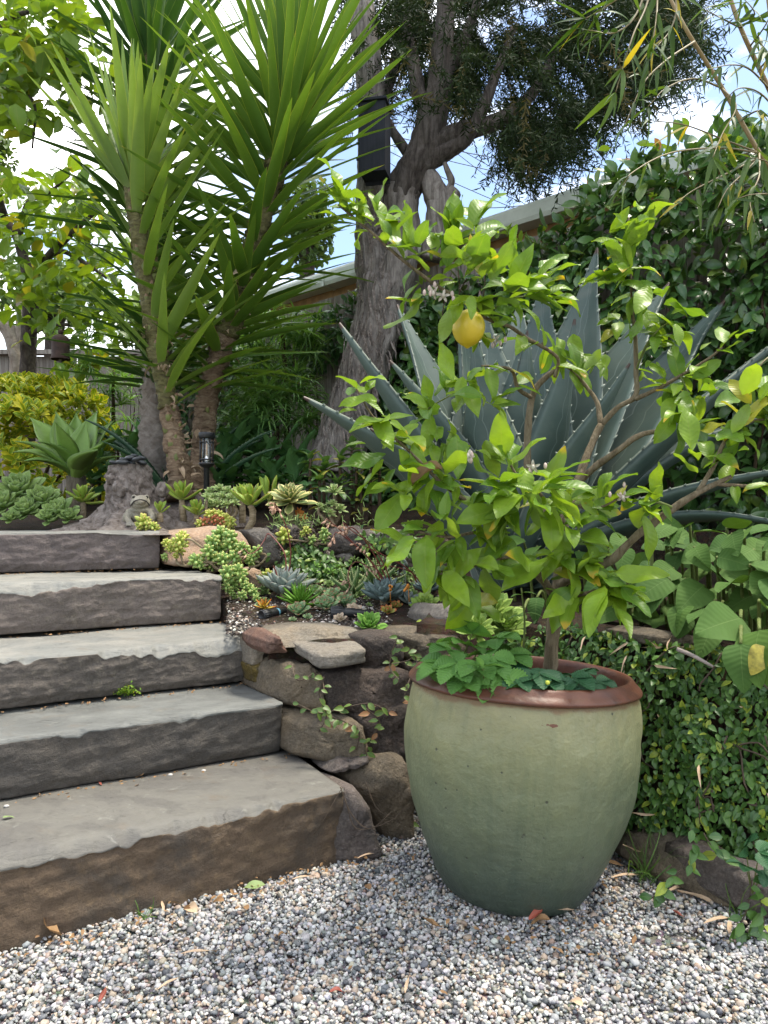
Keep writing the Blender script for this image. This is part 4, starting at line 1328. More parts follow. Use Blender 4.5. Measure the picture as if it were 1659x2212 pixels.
for (u, v, d) in ((940, 632, -.16), (958, 640, -.15), (1345, 1072, -.14), (1152, 1008, -.2), (1072, 735, -.03), (1010, 985, -.2)):
    c = W(u, v, LD + d - .02)
    ax = unit((rng.gauss(0, .6), -1, rng.gauss(0, .6)))
    q = Vector((0, 0, 1)).rotation_difference(ax).to_matrix()
    M = [frame(c, q @ Vector((math.cos(a), math.sin(a), .5)), ax) for a in np.linspace(0, 6.28, 6)[:-1]]
    mb = MB().scatter(pet, M)
    ball(mb, c + ax * .006, (.004, .004, .006), 8, 6)
    build('blossom', mb, M_petal, LTREE)
    for _ in range(3):
        mb = MB()
        ball(mb, c + Vector((rng.gauss(0, .016), 0, rng.gauss(0, .012))), (.004, .004, .007), 8, 6)
        build('bud', mb, M_bud, LTREE)
M_dry = leafmat('dry leaf', (0.24, 0.145, 0.075), (0.32, 0.21, 0.12), .7, .15, (1.2, 1, .7), vein=(.16, .09, .05), mottle=.5)
dl = leaf(.075, .042, 'ovate', 8, 3, 1.2, .9, 1.0, .5, seed=9)
put('dead_leaf', tmesh(dl, 'dead_leaf', M_dry), LTREE, frame(W(955, 1012, LD - .25), (-1, -.1, -.1), (0, -.6, 1)), label='curled brown dead leaf')

# ------------------------------------------------------------------ strawberries and weeds in the pot
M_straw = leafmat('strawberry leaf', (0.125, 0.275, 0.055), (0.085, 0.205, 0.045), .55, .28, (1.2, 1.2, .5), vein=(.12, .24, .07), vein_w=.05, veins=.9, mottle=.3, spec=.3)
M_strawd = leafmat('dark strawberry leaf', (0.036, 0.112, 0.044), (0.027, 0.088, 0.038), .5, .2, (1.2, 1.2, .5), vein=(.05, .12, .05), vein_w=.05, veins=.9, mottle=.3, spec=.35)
sf = leaf(.054, .046, 'ellip', 22, 3, .45, .32, .2, 0, teeth=1, seed=2, pw=1.2)
def trefoil(p, d, up, s):
    M = frame(p, d, up, 0, s)
    return [M @ Matrix.Rotation(a, 4, 'Z') for a in (0, 1.15, -1.15)]
def strawberry(label, mat, root, leaves):
    t = thing('strawberry_plant', label, 'strawberry plant', root, 'strawberry plants in the pot')
    me = tmesh(sf, 'leaflet', mat)
    for (u, v, dd, du, dv, s) in leaves:
        p = W(u, v + (4 if mat is M_straw else -16), LD + dd)
        mb = MB()
        mid = (Vector(root) + p) / 2 + Vector((0, 0, .035))
        tube(mb, [root, mid, p], [.0022, .002, .0016], 6, 10)
        build('stalk', mb, M_ltwig, t)
        for M in trefoil(p, (du, -.6, -dv), (0, -.25, 1), s):
            put('leaflet', me, t, M)
    return t
soil = lambda x, y: PC + PAX * .428 + Vector((x, y, 0))
strawberry('light green strawberry clump spilling over the left edge of the pot', M_straw, soil(-.155, -.02),
           [(960, 1425, -.16, -1, .3, 1.25), (1010, 1390, -.10, -.4, -.3, 1.15), (1060, 1378, -.06, .5, -.3, 1.1), (1010, 1440, -.19, -.3, .5, 1.1), (1050, 1440, -.16, .2, .3, 1.15), (990, 1400, -.02, -.6, -.6, 1.1), (1040, 1410, -.12, .1, -.2, 1.2), (975, 1400, -.14, -.8, -.2, 1.15), (1020, 1365, -.05, -.2, -.7, 1.1), (1075, 1375, -.1, .7, -.2, 1.1), (1000, 1455, -.2, -.5, .4, 1.0), (1030, 1425, -.2, .3, .2, 1.15), (940, 1440, -.1, -1, .3, 1.0), (1065, 1415, -.18, .4, .5, 1.1), (985, 1430, -.2, -.7, .5, 1.1)])
strawberry('mid green strawberry plant between the light clump and the lemon trunk', M_straw, soil(-.06, -.08),
           [(1085, 1450, -.2, -.1, .8, 1.2), (1100, 1410, -.12, .5, .1, 1.2), (1075, 1400, -.05, -.2, -.4, 1.1), (1055, 1475, -.2, -.3, .4, .9)])
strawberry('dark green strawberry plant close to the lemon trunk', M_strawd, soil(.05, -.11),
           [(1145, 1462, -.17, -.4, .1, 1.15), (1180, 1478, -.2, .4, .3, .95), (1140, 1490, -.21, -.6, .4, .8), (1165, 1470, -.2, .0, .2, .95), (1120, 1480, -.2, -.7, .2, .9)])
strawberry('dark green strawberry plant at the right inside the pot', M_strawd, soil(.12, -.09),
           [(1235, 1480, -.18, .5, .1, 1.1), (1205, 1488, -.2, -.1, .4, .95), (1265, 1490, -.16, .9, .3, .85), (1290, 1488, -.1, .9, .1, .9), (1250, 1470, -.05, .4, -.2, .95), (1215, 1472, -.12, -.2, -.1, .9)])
# weed with pointed leaves and a tall stem
M_weed = leafmat('weed leaf', (0.11, 0.24, 0.035), (0.06, 0.16, 0.03), .45, .3, vein=(.2, .32, .08))
wl_ = leaf(.055, .018, 'ovate', 6, 2, .6, .3)
t = thing('weed', 'pale pointed weed seedling growing among the strawberries', 'weed', soil(-.1, -.12))
c = W(1043, 1440, LD - .24)
tube_ = tube(MB(), [soil(-.1, -.12), c], [.002, .0015], 6, 4)
build('stem', tube_, M_ltwig, t)
me = tmesh(wl_, 'leaf', M_weed)
for a in (0.2, 1.7, 3.3, 4.6, 5.6):
    put('leaf', me, t, frame(c, (math.cos(a), math.sin(a) * .8 - .2, .35), (0, 0, 1), 0, rng.uniform(.8, 1.15)))
t = thing('weed', 'tall thin weed stem left of the lemon trunk', 'weed', soil(-.02, .03))
pts = [soil(-.02, .03), W(1128, 1420, LD), W(1133, 1340, LD), W(1126, 1270, LD)]
build('stem', tube(MB(), pts, [.0035, .003, .0026, .002], 7, 14), M_ltwig, t)
for (u, v, du, s) in ((1126, 1390, -1, .9), (1130, 1385, 1, .8), (1131, 1330, -1, .8), (1133, 1325, .9, .8), (1128, 1285, -.6, .7), (1128, 1280, .7, .7), (1124, 1420, -.9, 1.)):
    put('leaf', me, t, frame(W(u, v, LD - .005), (du, -.4, .1), (0, 0, 1), 0, s))
M_yel = plain('yellow green bud', (.5, .55, .06), .6)
for (u, v) in ((1183, 1475), (1184, 1498)):
    mb = MB()
    c = W(u, v, LD - .235)
    M = [frame(c, (math.cos(a), math.sin(a) - .3, .8), (0, 0, 1), 0, .14) for a in np.linspace(0, 6, 7)]
    mb.scatter(wl_, M)
    ball(mb, c, .005, 8, 6)
    single('strawberry_flower', mb, M_yel, 'yellow green strawberry flower head %s the pot rim' % ('higher above' if v < 1480 else 'resting against'), 'flower', tuple(c))
# ------------------------------------------------------------------ blue agave behind the pot
def agavemat(name, c1, c2, edge, imprint=1.0):
    n = NT(name)
    u, v, r = rand01(n)
    au = n.m('ABSOLUTE', u)
    co = n.coord()
    nz = n.noise(co, 7.0, 5.0)
    col = n.mix(n.step(nz, 0.35, 0.65), c1, c2)
    # bud imprints: scalloped pale lines running along the blade
    s = n.m('ABSOLUTE', n.m('SINE', n.m('MULTIPLY', v, 34.0)))
    ln = n.m('SUBTRACT', au, n.m('ADD', n.m('MULTIPLY', n.m('SUBTRACT', 1.0, v), 0.38), n.m('MULTIPLY', s, 0.10)))
    line = n.m('SUBTRACT', 1.0, n.step(n.m('ABSOLUTE', ln), 0.0, 0.028))
    col = n.mix(n.m('MULTIPLY', line, 0.45 * imprint), col, (0.20, 0.25, 0.22))
    col = n.mix(n.step(au, 0.955, 0.985), col, edge)
    f = n.noise(co, 50.0, 4.0)
    col = n.mix(n.m('MULTIPLY', n.step(n.noise(co, 16.0, 6.0, 0.7), 0.55, 0.7), 0.35), col, (0.10, 0.115, 0.095))
    col = n.mix(n.step(v, 0.972, 0.985), col, (0.05, 0.03, 0.022))
    sh = n.principled(col, 0.50, n.bump(n.m('SUBTRACT', n.m('MULTIPLY', f, 0.2), n.m('MULTIPLY', line, 0.4)), 0.3, 0.004), 0.35)
    return n.done(sh)
M_agave = agavemat('blue agave leaf', (0.066, 0.096, 0.080), (0.045, 0.072, 0.062), (0.15, 0.18, 0.145))
M_spine = plain('agave spine', (0.06, 0.035, 0.025), 0.5)

def agave_leaf(L, Wd, droop, fold, thick, nt=16, ns=26, curl=0.0, seed=0, teeth=True):
    T = leaf(L, Wd, 'agave', ns, 4, droop, fold, 0, curl, thick, pw=1.6)
    mb = MB()
    mb.add(*T)
    if teeth:
        V = T[0].reshape(ns + 1, -1, 3)
        nr = V.shape[1]
        nu = 9
        r = np.random.default_rng(seed)
        pts, fc = [], []
        for e, o in ((0, 1), (nu - 1, nu - 2)):
            for q in np.linspace(0.18, 0.93, nt):
                x = q * ns
                i = int(x)
                f = x - i
                p = V[i, e] * (1 - f) + V[i + 1, e] * f
                w = V[i, o] * (1 - f) + V[i + 1, o] * f
                d = p - w
                d = d / (np.linalg.norm(d) + 1e-9)
                al = V[i + 1, e] - V[i, e]
                al = al / (np.linalg.norm(al) + 1e-9)
                h = 0.0065 * r.uniform(.7, 1.2) * min(1, 1.6 - q)
                b = len(pts)
                up = np.cross(d, al) * .0025
                pts += [p - al * .005, p + al * .005, p + up - d * .003, p - up - d * .003, p + d * h + al * .004]
                fc += [[b, b + 2, b + 4], [b + 2, b + 1, b + 4], [b + 1, b + 3, b + 4], [b + 3, b, b + 4]]
        lc = np.zeros((len(pts), 3))
        lc[:, 0] = 1
        lc[:, 1] = .5
        mb.add(np.array(pts), np.array(fc), lc)
    return mb.template()
AG = W(1105, 1190, 2.72)
AG.z = 0.60
ag = thing('blue_agave', 'huge blue grey agave with toothed leaves behind the lemon tree', 'agave', AG)
at = [agave_leaf(.85, .21, .10, .38, .03, seed=1), agave_leaf(.85, .19, .45, .55, .03, seed=2), agave_leaf(.85, .19, -.15, .45, .03, seed=3), agave_leaf(.85, .17, .9, .5, .03, seed=4)]
am = [tmesh(T, 'leaf', M_agave) for T in at]
sp = MB()
tube(sp, [(0, 0, 0), (0, .014, 0), (0, .028, 0)], [.0035, .002, .0003], 6, 4)
spm = sp.mesh('spine', M_spine)
# tip u, v, depth of tip, template, width factor
AGL = [(678, 826, 2.45, 1, 1.05), (745, 690, 2.75, 0, .95), (870, 648, 3.05, 0, 1.0), (895, 750, 2.62, 1, 1.0), (970, 650, 2.85, 2, 1.1), (1030, 640, 3.15, 2, 1.1), (1120, 640, 3.1, 0, 1.1), (1190, 590, 2.95, 2, 1.1),
       (1302, 548, 3.15, 2, 1.05), (1437, 600, 3.1, 0, 1.0), (1560, 640, 3.2, 0, 1.0), (1690, 715, 2.55, 0, 1.05), (1700, 1000, 2.35, 1, 1.1), (1640, 880, 2.9, 1, 1.0), (1720, 1110, 2.3, 3, 1.05),
       (820, 900, 2.45, 1, 1.0), (1010, 700, 2.5, 2, 1.15), (1150, 710, 2.55, 2, 1.2), (1260, 690, 2.5, 2, 1.1), (1350, 780, 2.4, 0, 1.0)]
for (u, v, d, k, wf) in AGL:
    tip = W(u, v, d)
    dr = tip - AG
    base = AG + Vector((dr.x, dr.y, 0)).normalized() * .05 + Vector((0, 0, rng.uniform(0, .06)))
    dr = tip - base
    drp = [.10, .45, -.15, .9][k]
    ln = dr.length
    d2 = unit(dr + Vector((0, 0, 1)) * ln * drp * .42)
    m = frame(base, d2, (AG - tip) * .25 + Vector((0, -.02, 1.0)) if dr.z < ln * .8 else Vector((AG.x - tip.x, AG.y - tip.y, .15)), 0, ln / .85, wf * 1.5)
    lo = put('leaf', am[k], ag, m)

# ------------------------------------------------------------------ fox tail agave at the left
M_att = leafmat('soft agave leaf', (0.200, 0.315, 0.062), (0.145, 0.255, 0.050), .42, .12, (1.1, 1.2, .5), mottle=.15, spec=.35, edge=(.20, .30, .12), edge_w=.03)
TD = 4.3
C0 = W(165, 1035, TD)
ta = thing('soft_agave', 'broad smooth green agave rosette beside the yellow shrub', 'agave', (C0.x, C0.y, zup(C0.x, C0.y)))
mb = MB()
tube(mb, [(C0.x, C0.y, .83), C0 + Vector((0, 0, .02))], [.06, .05], 12, 6, bump=.2)
build('stem', mb, barkmat('agave stem', (.05, .04, .03), (.12, .1, .07), (.2, .17, .12)), ta)
tt = [leaf(.40, .125, 'atten', 14, 3, .35, .42, 0, 0, .018, pw=2.2), leaf(.40, .115, 'atten', 14, 3, .9, .35, 0, .1, .018, pw=1.8), leaf(.40, .12, 'atten', 14, 3, -.05, .5, 0, 0, .018)]
tm = [tmesh(T, 'leaf', M_att) for T in tt]
for (u, v, d, k) in ((40, 945, 4.15, 1), (25, 985, 4.2, 1), (65, 905, 4.5, 0), (122, 893, 4.55, 2), (205, 888, 4.5, 0), (165, 900, 4.6, 2), (262, 935, 4.3, 1), (258, 975, 4.25, 1), (215, 955, 4.05, 0), (120, 930, 4.1, 2), (205, 985, 3.95, 0),
                     (90, 960, 4.05, 1), (240, 910, 4.5, 0), (55, 1000, 4.05, 1), (150, 950, 4.45, 2), (185, 925, 4.4, 2)):
    tip = W(u, v, d)
    dr = tip - C0
    ln = dr.length
    drp = [.35, .9, -.05][k]
    put('leaf', tm[k], ta, frame(C0 + Vector((0, 0, rng.uniform(-.02, .04))), unit(dr + Vector((0, 0, ln * drp * .40))), (C0.x - tip.x, C0.y - tip.y - .1, .30), rng.gauss(0, .1), ln / .40 * 1.04, 1.2 if ln > .25 else 1.4))

# ------------------------------------------------------------------ yuccas
M_ytrunk = barkmat('yucca stem', (.075, .050, .032), (.17, .115, .072), (.26, .20, .13), (10, 10, 26), .9, .85)
M_ygreen = barkmat('green yucca stem', (.055, .045, .022), (.105, .095, .036), (.15, .14, .055), (9, 9, 24), .8, .7)
M_ygrey = barkmat('old grey trunk', (.13, .105, .085), (.20, .17, .145), (.28, .25, .215), (7, 7, 9), .7, .9)
M_yleaf = leafmat('yucca leaf', (0.120, 0.215, 0.034), (0.072, 0.155, 0.027), .40, .30, (1.3, 1.25, .4), edge=(.26, .32, .05), edge_w=.09, mottle=.12, spec=.4, tip=(.30, .20, .07), tip_p=.25, tip_at=.92, base=(.20, .26, .09), base_to=.10)
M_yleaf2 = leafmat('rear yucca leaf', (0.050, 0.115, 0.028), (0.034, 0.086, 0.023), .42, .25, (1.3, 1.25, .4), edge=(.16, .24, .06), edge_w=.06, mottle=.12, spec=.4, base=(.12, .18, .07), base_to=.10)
M_yleaf_sunlit = leafmat('sunlit yucca leaf', (0.190, 0.290, 0.060), (0.130, 0.225, 0.046), .40, .30, (1.3, 1.25, .4), edge=(.28, .34, .07), edge_w=.09, mottle=.12, spec=.4, tip=(.30, .20, .07), tip_p=.25, tip_at=.92, base=(.22, .28, .10), base_to=.12)  # same yucca leaf, paler: sunshine on the front plant put into the colour
M_ystub = leafmat('old leaf stub', (.150, .170, .045), (.110, .125, .035), .6, .1, edge=(.17, .10, .05), edge_w=.16, tip=(.20, .12, .07), tip_p=.7, tip_at=.6, mottle=.3)
M_flake = leafmat('dry leaf base', (.34, .24, .155), (.50, .39, .28), .8, .1, (1, 1, 1), mottle=.5)
yt = [leaf(1.0, .074, 'lance', 12, 2, .04, .45, 0, .05), leaf(1.0, .072, 'lance', 12, 2, .14, .50, 0, -.1), leaf(1.0, .070, 'lance', 12, 2, -.06, .40, 0, .1), leaf(1.0, .072, 'lance', 12, 2, .30, .45, 0, .15)]

def yucca(name, label, path, depth, leafm, greenfrom, rows, grey_to=None, seed=0, nscar=90, wd=1.0, trim=0.0):
    """path: (u, v, radius); rows: (t0, t1, number, elevation0, elevation1, length, az centre, az spread)"""
    r = random.Random(seed)
    P = smooth_path(np.array([list(W(u, v, depth + dd)) + [rad] for u, v, rad, dd in path]), 160)
    t = thing(name, label, 'yucca', (P[0][0], P[0][1], P[0][2]))
    def seg(a, b, mat, nm):
        i, j = int(a * 159), int(b * 159) + 1
        Q = P[i:j]
        mb = MB()
        # rings of old leaf scars
        L = np.concatenate([[0], np.cumsum(np.linalg.norm(np.diff(Q[:, :3], axis=0), axis=1))])
        rad = Q[:, 3] * (1 + .09 * np.abs(np.sin(L * 75 + Q[:, 3] * 3)))
        tube(mb, Q[:, :3], rad, 18, len(Q), bump=.22, bfreq=22, seed=seed, ridges=5, ramp=.05)
        build(nm, mb, mat, t)
    g = greenfrom
    seg(0, g, M_ygrey if grey_to else M_ytrunk, 'trunk')
    seg(g, 1, M_ygreen, 'upper_stem')
    items = []
    ga = 2.39996
    i = 0
    for (t0, t1, num, e0, e1, ln, azc, azs) in rows:
        for k in range(num):
            f = (k + .5) / num
            q = P[min(159, int((t0 + (t1 - t0) * f) * 159))]
            i += 1
            az = azc + (((i * ga) % (2 * math.pi)) - math.pi) * azs
            if trim and abs(((az + math.pi / 2 + math.pi) % (2 * math.pi)) - math.pi) < .75 and f < .95 and t1 < .97 and r.random() < trim:
                continue
            el = R(e0 + (e1 - e0) * f + r.gauss(0, 5))
            d = Vector((math.cos(az) * math.cos(el), math.sin(az) * math.cos(el), math.sin(el)))
            p = Vector(q[:3]) + Vector((math.cos(az), math.sin(az), 0)) * q[3] * .6
            l = ln * r.uniform(.82, 1.08)
            upv = Vector((-d.x * .6, -d.y * .6, 1.0)) if el < 1.2 else Vector((-math.cos(az), -math.sin(az), .2))
            items.append((r.choice([0, 0, 1, 2] if el > .6 else [0, 1, 1, 3]), frame(p, d, upv, r.gauss(0, .25), l, 1.0 / max(.6, l) * wd * r.uniform(.80, 1.08))))
    emit(t, 'leaf', yt, items, leafm, 300)
    # clasping stumps of old leaves, in a spiral up the green stem
    st = leaf(.055, .075, 'broadbase', 4, 2, -.35, .9, 0, 0, .012)
    sm_ = tmesh(st, 'leaf_scar', M_ystub)
    for k in range(nscar):
        f = .12 + .84 * k / nscar if not grey_to else .40 + .5 * k / nscar
        q = P[int(f * 159)]
        az = k * 2.39996
        o = Vector((math.cos(az), math.sin(az), 0))
        put('leaf_scar', sm_, t, frame(Vector(q[:3]) + o * q[3] * .82, o * .35 + Vector((0, 0, 1)), -o + Vector((0, 0, .2)), r.gauss(0, .1), r.uniform(.75, 1.1)))
    # dry leaf bases on the bare stem
    fl = [leaf(.09, .035, 'ovate', 5, 2, 1.2, .6, .5, .3, seed=3), leaf(.06, .03, 'ovate', 5, 2, -1.0, .7, .5, .2, seed=4)]
    fi = []
    for k in range(64):
        q = P[int(r.uniform(.04 if not grey_to else .55, g + .22) * 159)]
        az = r.uniform(0, 6.28)
        o = Vector((math.cos(az), math.sin(az), 0))
        fi.append((r.randint(0, 1), frame(Vector(q[:3]) + o * q[3] * .9, o + Vector((0, 0, r.uniform(-.4, .8))), (0, 0, 1), r.gauss(0, .5), r.uniform(.5, 1.0))))
    me = [tmesh(T, 'dry_leaf_base', M_flake) for T in fl]
    for kk, M in fi:
        put('dry_leaf_base', me[kk], t, M)
    return t

yucca('yucca', 'front left yucca with a bright fan of upright sword leaves', [(392, 1080, .070, -.2), (384, 1000, .052, -.15), (366, 890, .046, -.1), (345, 780, .045, -.1), (325, 660, .046, -.1), (305, 540, .046, -.1), (292, 450, .042, -.1), (285, 395, .035, -.1)], 4.0, M_yleaf_sunlit, .30,
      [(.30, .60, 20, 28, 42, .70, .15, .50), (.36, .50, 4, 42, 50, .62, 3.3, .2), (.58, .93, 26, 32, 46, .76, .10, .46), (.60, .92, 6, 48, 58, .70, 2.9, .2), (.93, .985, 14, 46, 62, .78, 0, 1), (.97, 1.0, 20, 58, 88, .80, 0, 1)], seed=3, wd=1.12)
yucca('yucca', 'tall right yucca with dense leaves reaching the top of the picture', [(425, 1060, .085, .15), (438, 980, .062, .15), (450, 850, .058, .15), (482, 740, .056, .15), (515, 660, .056, .12), (545, 540, .054, .05), (585, 400, .058, 0), (612, 300, .055, 0), (640, 205, .04, 0)], 4.0, M_yleaf, .40,
      [(.26, .58, 72, 4, 32, .66, 0, 1), (.56, .80, 76, 14, 36, .76, 0, 1), (.78, .94, 50, 26, 50, .84, 0, 1), (.92, 1.0, 32, 46, 70, .88, 0, 1), (.97, 1.0, 26, 70, 88, .88, 0, 1)], seed=7, wd=1.15, trim=.35)
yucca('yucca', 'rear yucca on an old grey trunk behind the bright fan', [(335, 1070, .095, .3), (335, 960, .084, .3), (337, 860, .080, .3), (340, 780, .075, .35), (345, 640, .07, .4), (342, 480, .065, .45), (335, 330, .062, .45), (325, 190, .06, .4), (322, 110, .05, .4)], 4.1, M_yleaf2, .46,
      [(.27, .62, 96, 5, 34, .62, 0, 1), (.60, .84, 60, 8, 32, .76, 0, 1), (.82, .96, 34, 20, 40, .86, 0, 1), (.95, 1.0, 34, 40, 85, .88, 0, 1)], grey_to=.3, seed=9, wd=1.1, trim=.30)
# ------------------------------------------------------------------ hedge and ivy on the fence
def rdir(r, s=1.0):
    return Vector((r.gauss(0, s), r.gauss(0, s), r.gauss(0, s)))
M_hedge = leafmat('hedge leaf', (0.085, 0.180, 0.040), (0.048, 0.120, 0.034), .28, .22, (1.3, 1.25, .45), vein=(.06, .11, .04), back=(.06, .10, .045), mottle=.2, spec=.55, odd=(.12, .19, .03), odd_p=.10)
M_hedgetip = leafmat('young hedge leaf', (0.190, 0.300, 0.040), (0.120, 0.220, 0.036), .32, .35, (1.3, 1.2, .45), vein=(.2, .28, .06), mottle=.15, spec=.5, odd=(.30, .14, .05), odd_p=.06)
M_ivy = leafmat('ivy leaf', (0.066, 0.150, 0.044), (0.042, 0.105, 0.034), .32, .2, vein=(.06, .11, .04), mottle=.2, spec=.5)
M_vine = barkmat('vine stem', (.03, .022, .014), (.07, .05, .03), (.11, .08, .05), (20, 20, 8), .4)
ht = [leaf(.085, .044, 'ellip', 5, 1, .5, .3, 0, .1), leaf(.075, .040, 'ovate', 5, 1, .8, .35, 0, -.1), leaf(.09, .042, 'ellip', 5, 1, .2, .25, 0, .2)]

def fence_pt(s, z, out):
    return FO + FD * s + FN * out + Vector((0, 0, z))

def vine(name, label, s0, s1, zb, zt, thick, n, mat, temps, size, seed, cap=300, cat='hedge', tipmat=None, gap=0.0, ntip=0, drop=0.0):
    r = random.Random(seed)
    t = thing(name, label, cat, fence_pt((s0 + s1) / 2, zb, .1))
    items = []
    q = np.array([[r.uniform(s0, s1), r.random() ** .85, r.random()] for _ in range(n)])
    lump = fbm(np.column_stack([q[:, 0] * 2.6, q[:, 1] * 3.2, q[:, 0] * 0]), seed, 4)
    cover = fbm(np.column_stack([q[:, 0] * 1.3 + 9, q[:, 1] * 2, q[:, 0] * 0]), seed + 5, 3)
    topv = fbm(np.column_stack([q[:, 0] * 1.7, q[:, 0] * 0 + 3, q[:, 0] * 0]), seed + 2, 3)
    for (s, f, o), l, cv, tv in zip(q, lump, cover, topv):
        if gap and cv + (f - .5) * 1.6 < -gap:
            continue
        z = zb + (zt - drop * min(1, max(0, (s - .55) / 1.1)) + .10 * tv - zb) * f
        out = .02 + thick * (.35 + .45 * l) * (1 - .3 * abs(f - .5)) + thick * .35 * o
        p = fence_pt(s, z, max(.015, out))
        d = unit(FN * .35 + Vector((0, 0, -.55 + .9 * max(0, f - .75) * 4)) + rdir(r, .55))
        items.append((r.randrange(len(temps)), frame(p, d, FN * .8 + Vector((0, 0, .8)) + rdir(r, .4), r.gauss(0, .25), size * r.uniform(.65, 1.15))))
    emit(t, 'leaf', temps, items, mat, cap, 'more_leaves', score=lambda p: -(p - fence_pt(0, 0, 0)).dot(FN) * 3 + (p - EYE).length * .5)
    # stems
    for k in range(10):
        s = r.uniform(s0, s1)
        pts = [fence_pt(s, .82, .04)]
        for j in range(6):
            s += r.gauss(0, .12)
            pts.append(fence_pt(s, .82 + (zt - .95) * (j + 1) / 6, .05 + r.random() * thick * .5))
        build('stem', tube(MB(), pts, [.010, .009, .008, .007, .006, .004, .003], 6, 24), M_vine, t)
    if tipmat:
        tips = []
        for k in range(ntip):
            s = r.uniform(s0, s1)
            z = zt - drop * min(1, max(0, (s - .55) / 1.1)) + .07 * r.gauss(0, 1) + .02
            p = fence_pt(s, z, thick * r.uniform(.1, .95))
            for j in range(4):
                tips.append((r.randrange(len(temps)), frame(p + rdir(r, .02), unit(Vector((0, 0, .7)) + rdir(r, .7)), rdir(r, .5) + Vector((0, 0, 1)), 0, size * r.uniform(.5, .9))))
        me = [tmesh(T, 'young_leaf', tipmat) for T in temps]
        for k, M in tips[:290]:
            put('young_leaf', me[k], t, M)
    return t
vine('glossy_hedge', 'tall dense glossy dark green climber covering the fence at the right', -1.2, 2.35, 0.62, 2.50, .34, 11000, M_hedge, ht, 1.1, 3, tipmat=M_hedgetip, ntip=130, drop=.26)
vine('fence_ivy', 'thinner dark leafy climber on the fence between the house eaves and the big tree', 2.0, 5.2, 1.05, 2.36, .20, 6500, M_ivy, ht, .78, 5, cat='climber', gap=.12)

# ------------------------------------------------------------------ creeping fig on the low wall
M_fig = leafmat('fig leaf', (0.095, 0.195, 0.034), (0.040, 0.104, 0.027), .42, .22, (1.3, 1.2, .4), vein=(.11, .18, .05), vein_w=.10, back=(.09, .13, .05), mottle=.25, spec=.45, odd=(.27, .34, .04), odd_p=.10)
ft = [leaf(.026, .016, 'ovate', 4, 1, .4, .25), leaf(.023, .0155, 'ellip', 4, 1, .7, .3), leaf(.029, .017, 'ovate', 4, 1, .2, .4)]
M_figstem = plain('fig stem', (.09, .062, .04), .85, var=.25)
M_straw_dry = plain('dry bamboo leaf', (.46, .37, .24), .75, var=.2, scale=14)
fig = thing('creeping_fig', 'carpet of small leaved creeping fig over the low wall right of the pot', 'creeping fig', (1.0, 1.7, 0.0))
r = random.Random(21)
fdir = np.gradient(fp, axis=0)
fnrm = np.stack([fdir[:, 1], -fdir[:, 0]], -1)
fnrm /= np.linalg.norm(fnrm, axis=1)[:, None]
if fnrm[30].dot(np.array([0.6, 1.7]) - fp[30]) > 0 and False:
    fnrm = -fnrm
items = []
def figpt(s, h):
    """s along the wall 0..1, h height 0..1.35 (beyond 1 the leaves lie on the top)"""
    k = s * 58.99
    i = int(k)
    g = k - i
    q = fp[i] * (1 - g) + fp[i + 1] * g
    m = fnrm[i]
    if h <= 1:
        z = .52 * h
        off = .0 - .09 * h ** 2 + .05
    else:
        z = .53 + .01 * (h - 1)
        off = -.04 - (h - 1) * .5
    return Vector((q[0] + m[0] * off, q[1] + m[1] * off, z)), Vector((m[0], m[1], 0))
for _ in range(11500):
    s = r.uniform(.05, .86)
    h = r.random() * 1.22
    p, m = figpt(s, h)
    c1 = vnoise(np.array([[p.x * 9, p.y * 9, p.z * 9]]), 4)[0]
    c2 = vnoise(np.array([[p.x * 3.5, p.y * 3.5, p.z * 4.5]]), 8)[0]
    # bare rock shows low down near the big stone and here and there on the top
    if h < .22 and (p - Vector((.74, 1.66, .05))).length < .085 and r.random() < .9:
        continue
    if h < .05 and r.random() < .3:
        continue
    if h > 1.02 and c1 > .15 and r.random() < .85:
        continue
    if c2 < -.62 and r.random() < .6:
        continue
    p = p + m * (.016 + .026 * c2 + .020 * c1 + r.random() * .016)
    down = Vector((0, 0, -.75)) if h < 1 else -m * -.2
    d = unit(down + m * .35 + rdir(r, .65))
    items.append((r.randrange(3), frame(p, d, m * .9 + Vector((0, 0, .9)) + rdir(r, .45), r.gauss(0, .3), r.uniform(.6, 1.08))))
emit(fig, 'leaf', ft, items, M_fig, 300, 'more_leaves', score=lambda p: (p - EYE).length)
for k in range(26):
    s, h = r.uniform(.1, .8), r.uniform(.05, .9)
    pts = []
    for j in range(6):
        p, m = figpt(min(.9, max(.03, s)), min(1.1, max(.02, h)))
        pts.append(p + m * (.03 + .01 * r.random()))
        s += r.gauss(0, .018)
        h += r.gauss(.06, .05)
    build('stem', tube(MB(), pts, [.0022] * 6, 5, 16), M_figstem, fig)

def shoot(parent, pts, mat_leaf, temps, nleaf, r, size=1.0, rad=.0016):
    """thin runner with leaves"""
    P = smooth_path(np.array([list(p) for p in pts]), 40)
    build('runner', tube(MB(), pts, [rad] * len(pts), 5, 30), M_figstem, parent)
    me = [tmesh(T, 'leaf', mat_leaf) for T in temps]
    for k in range(nleaf):
        p = Vector(P[int((k + .5) / nleaf * 39)])
        put('leaf', me[r.randrange(len(temps))], parent, frame(p + rdir(r, .003), unit(Vector((r.choice((-1, 1)) * .8, -.35, -.35)) + rdir(r, .35)), (0, -.9, .6), r.gauss(0, .3), size * r.uniform(.7, 1.15)))
M_fig2 = leafmat('young fig leaf', (0.125, 0.205, 0.045), (0.070, 0.140, 0.038), .45, .3, vein=(.22, .30, .09), vein_w=.09, edge=(.26, .12, .05), edge_w=.09, mottle=.2, odd=(.30, .15, .07), odd_p=.10)
run = thing('fig_runner', 'thin fig runners with pale round leaves hanging over the dry stone wall', 'creeping fig', W(760, 1500, 2.08))
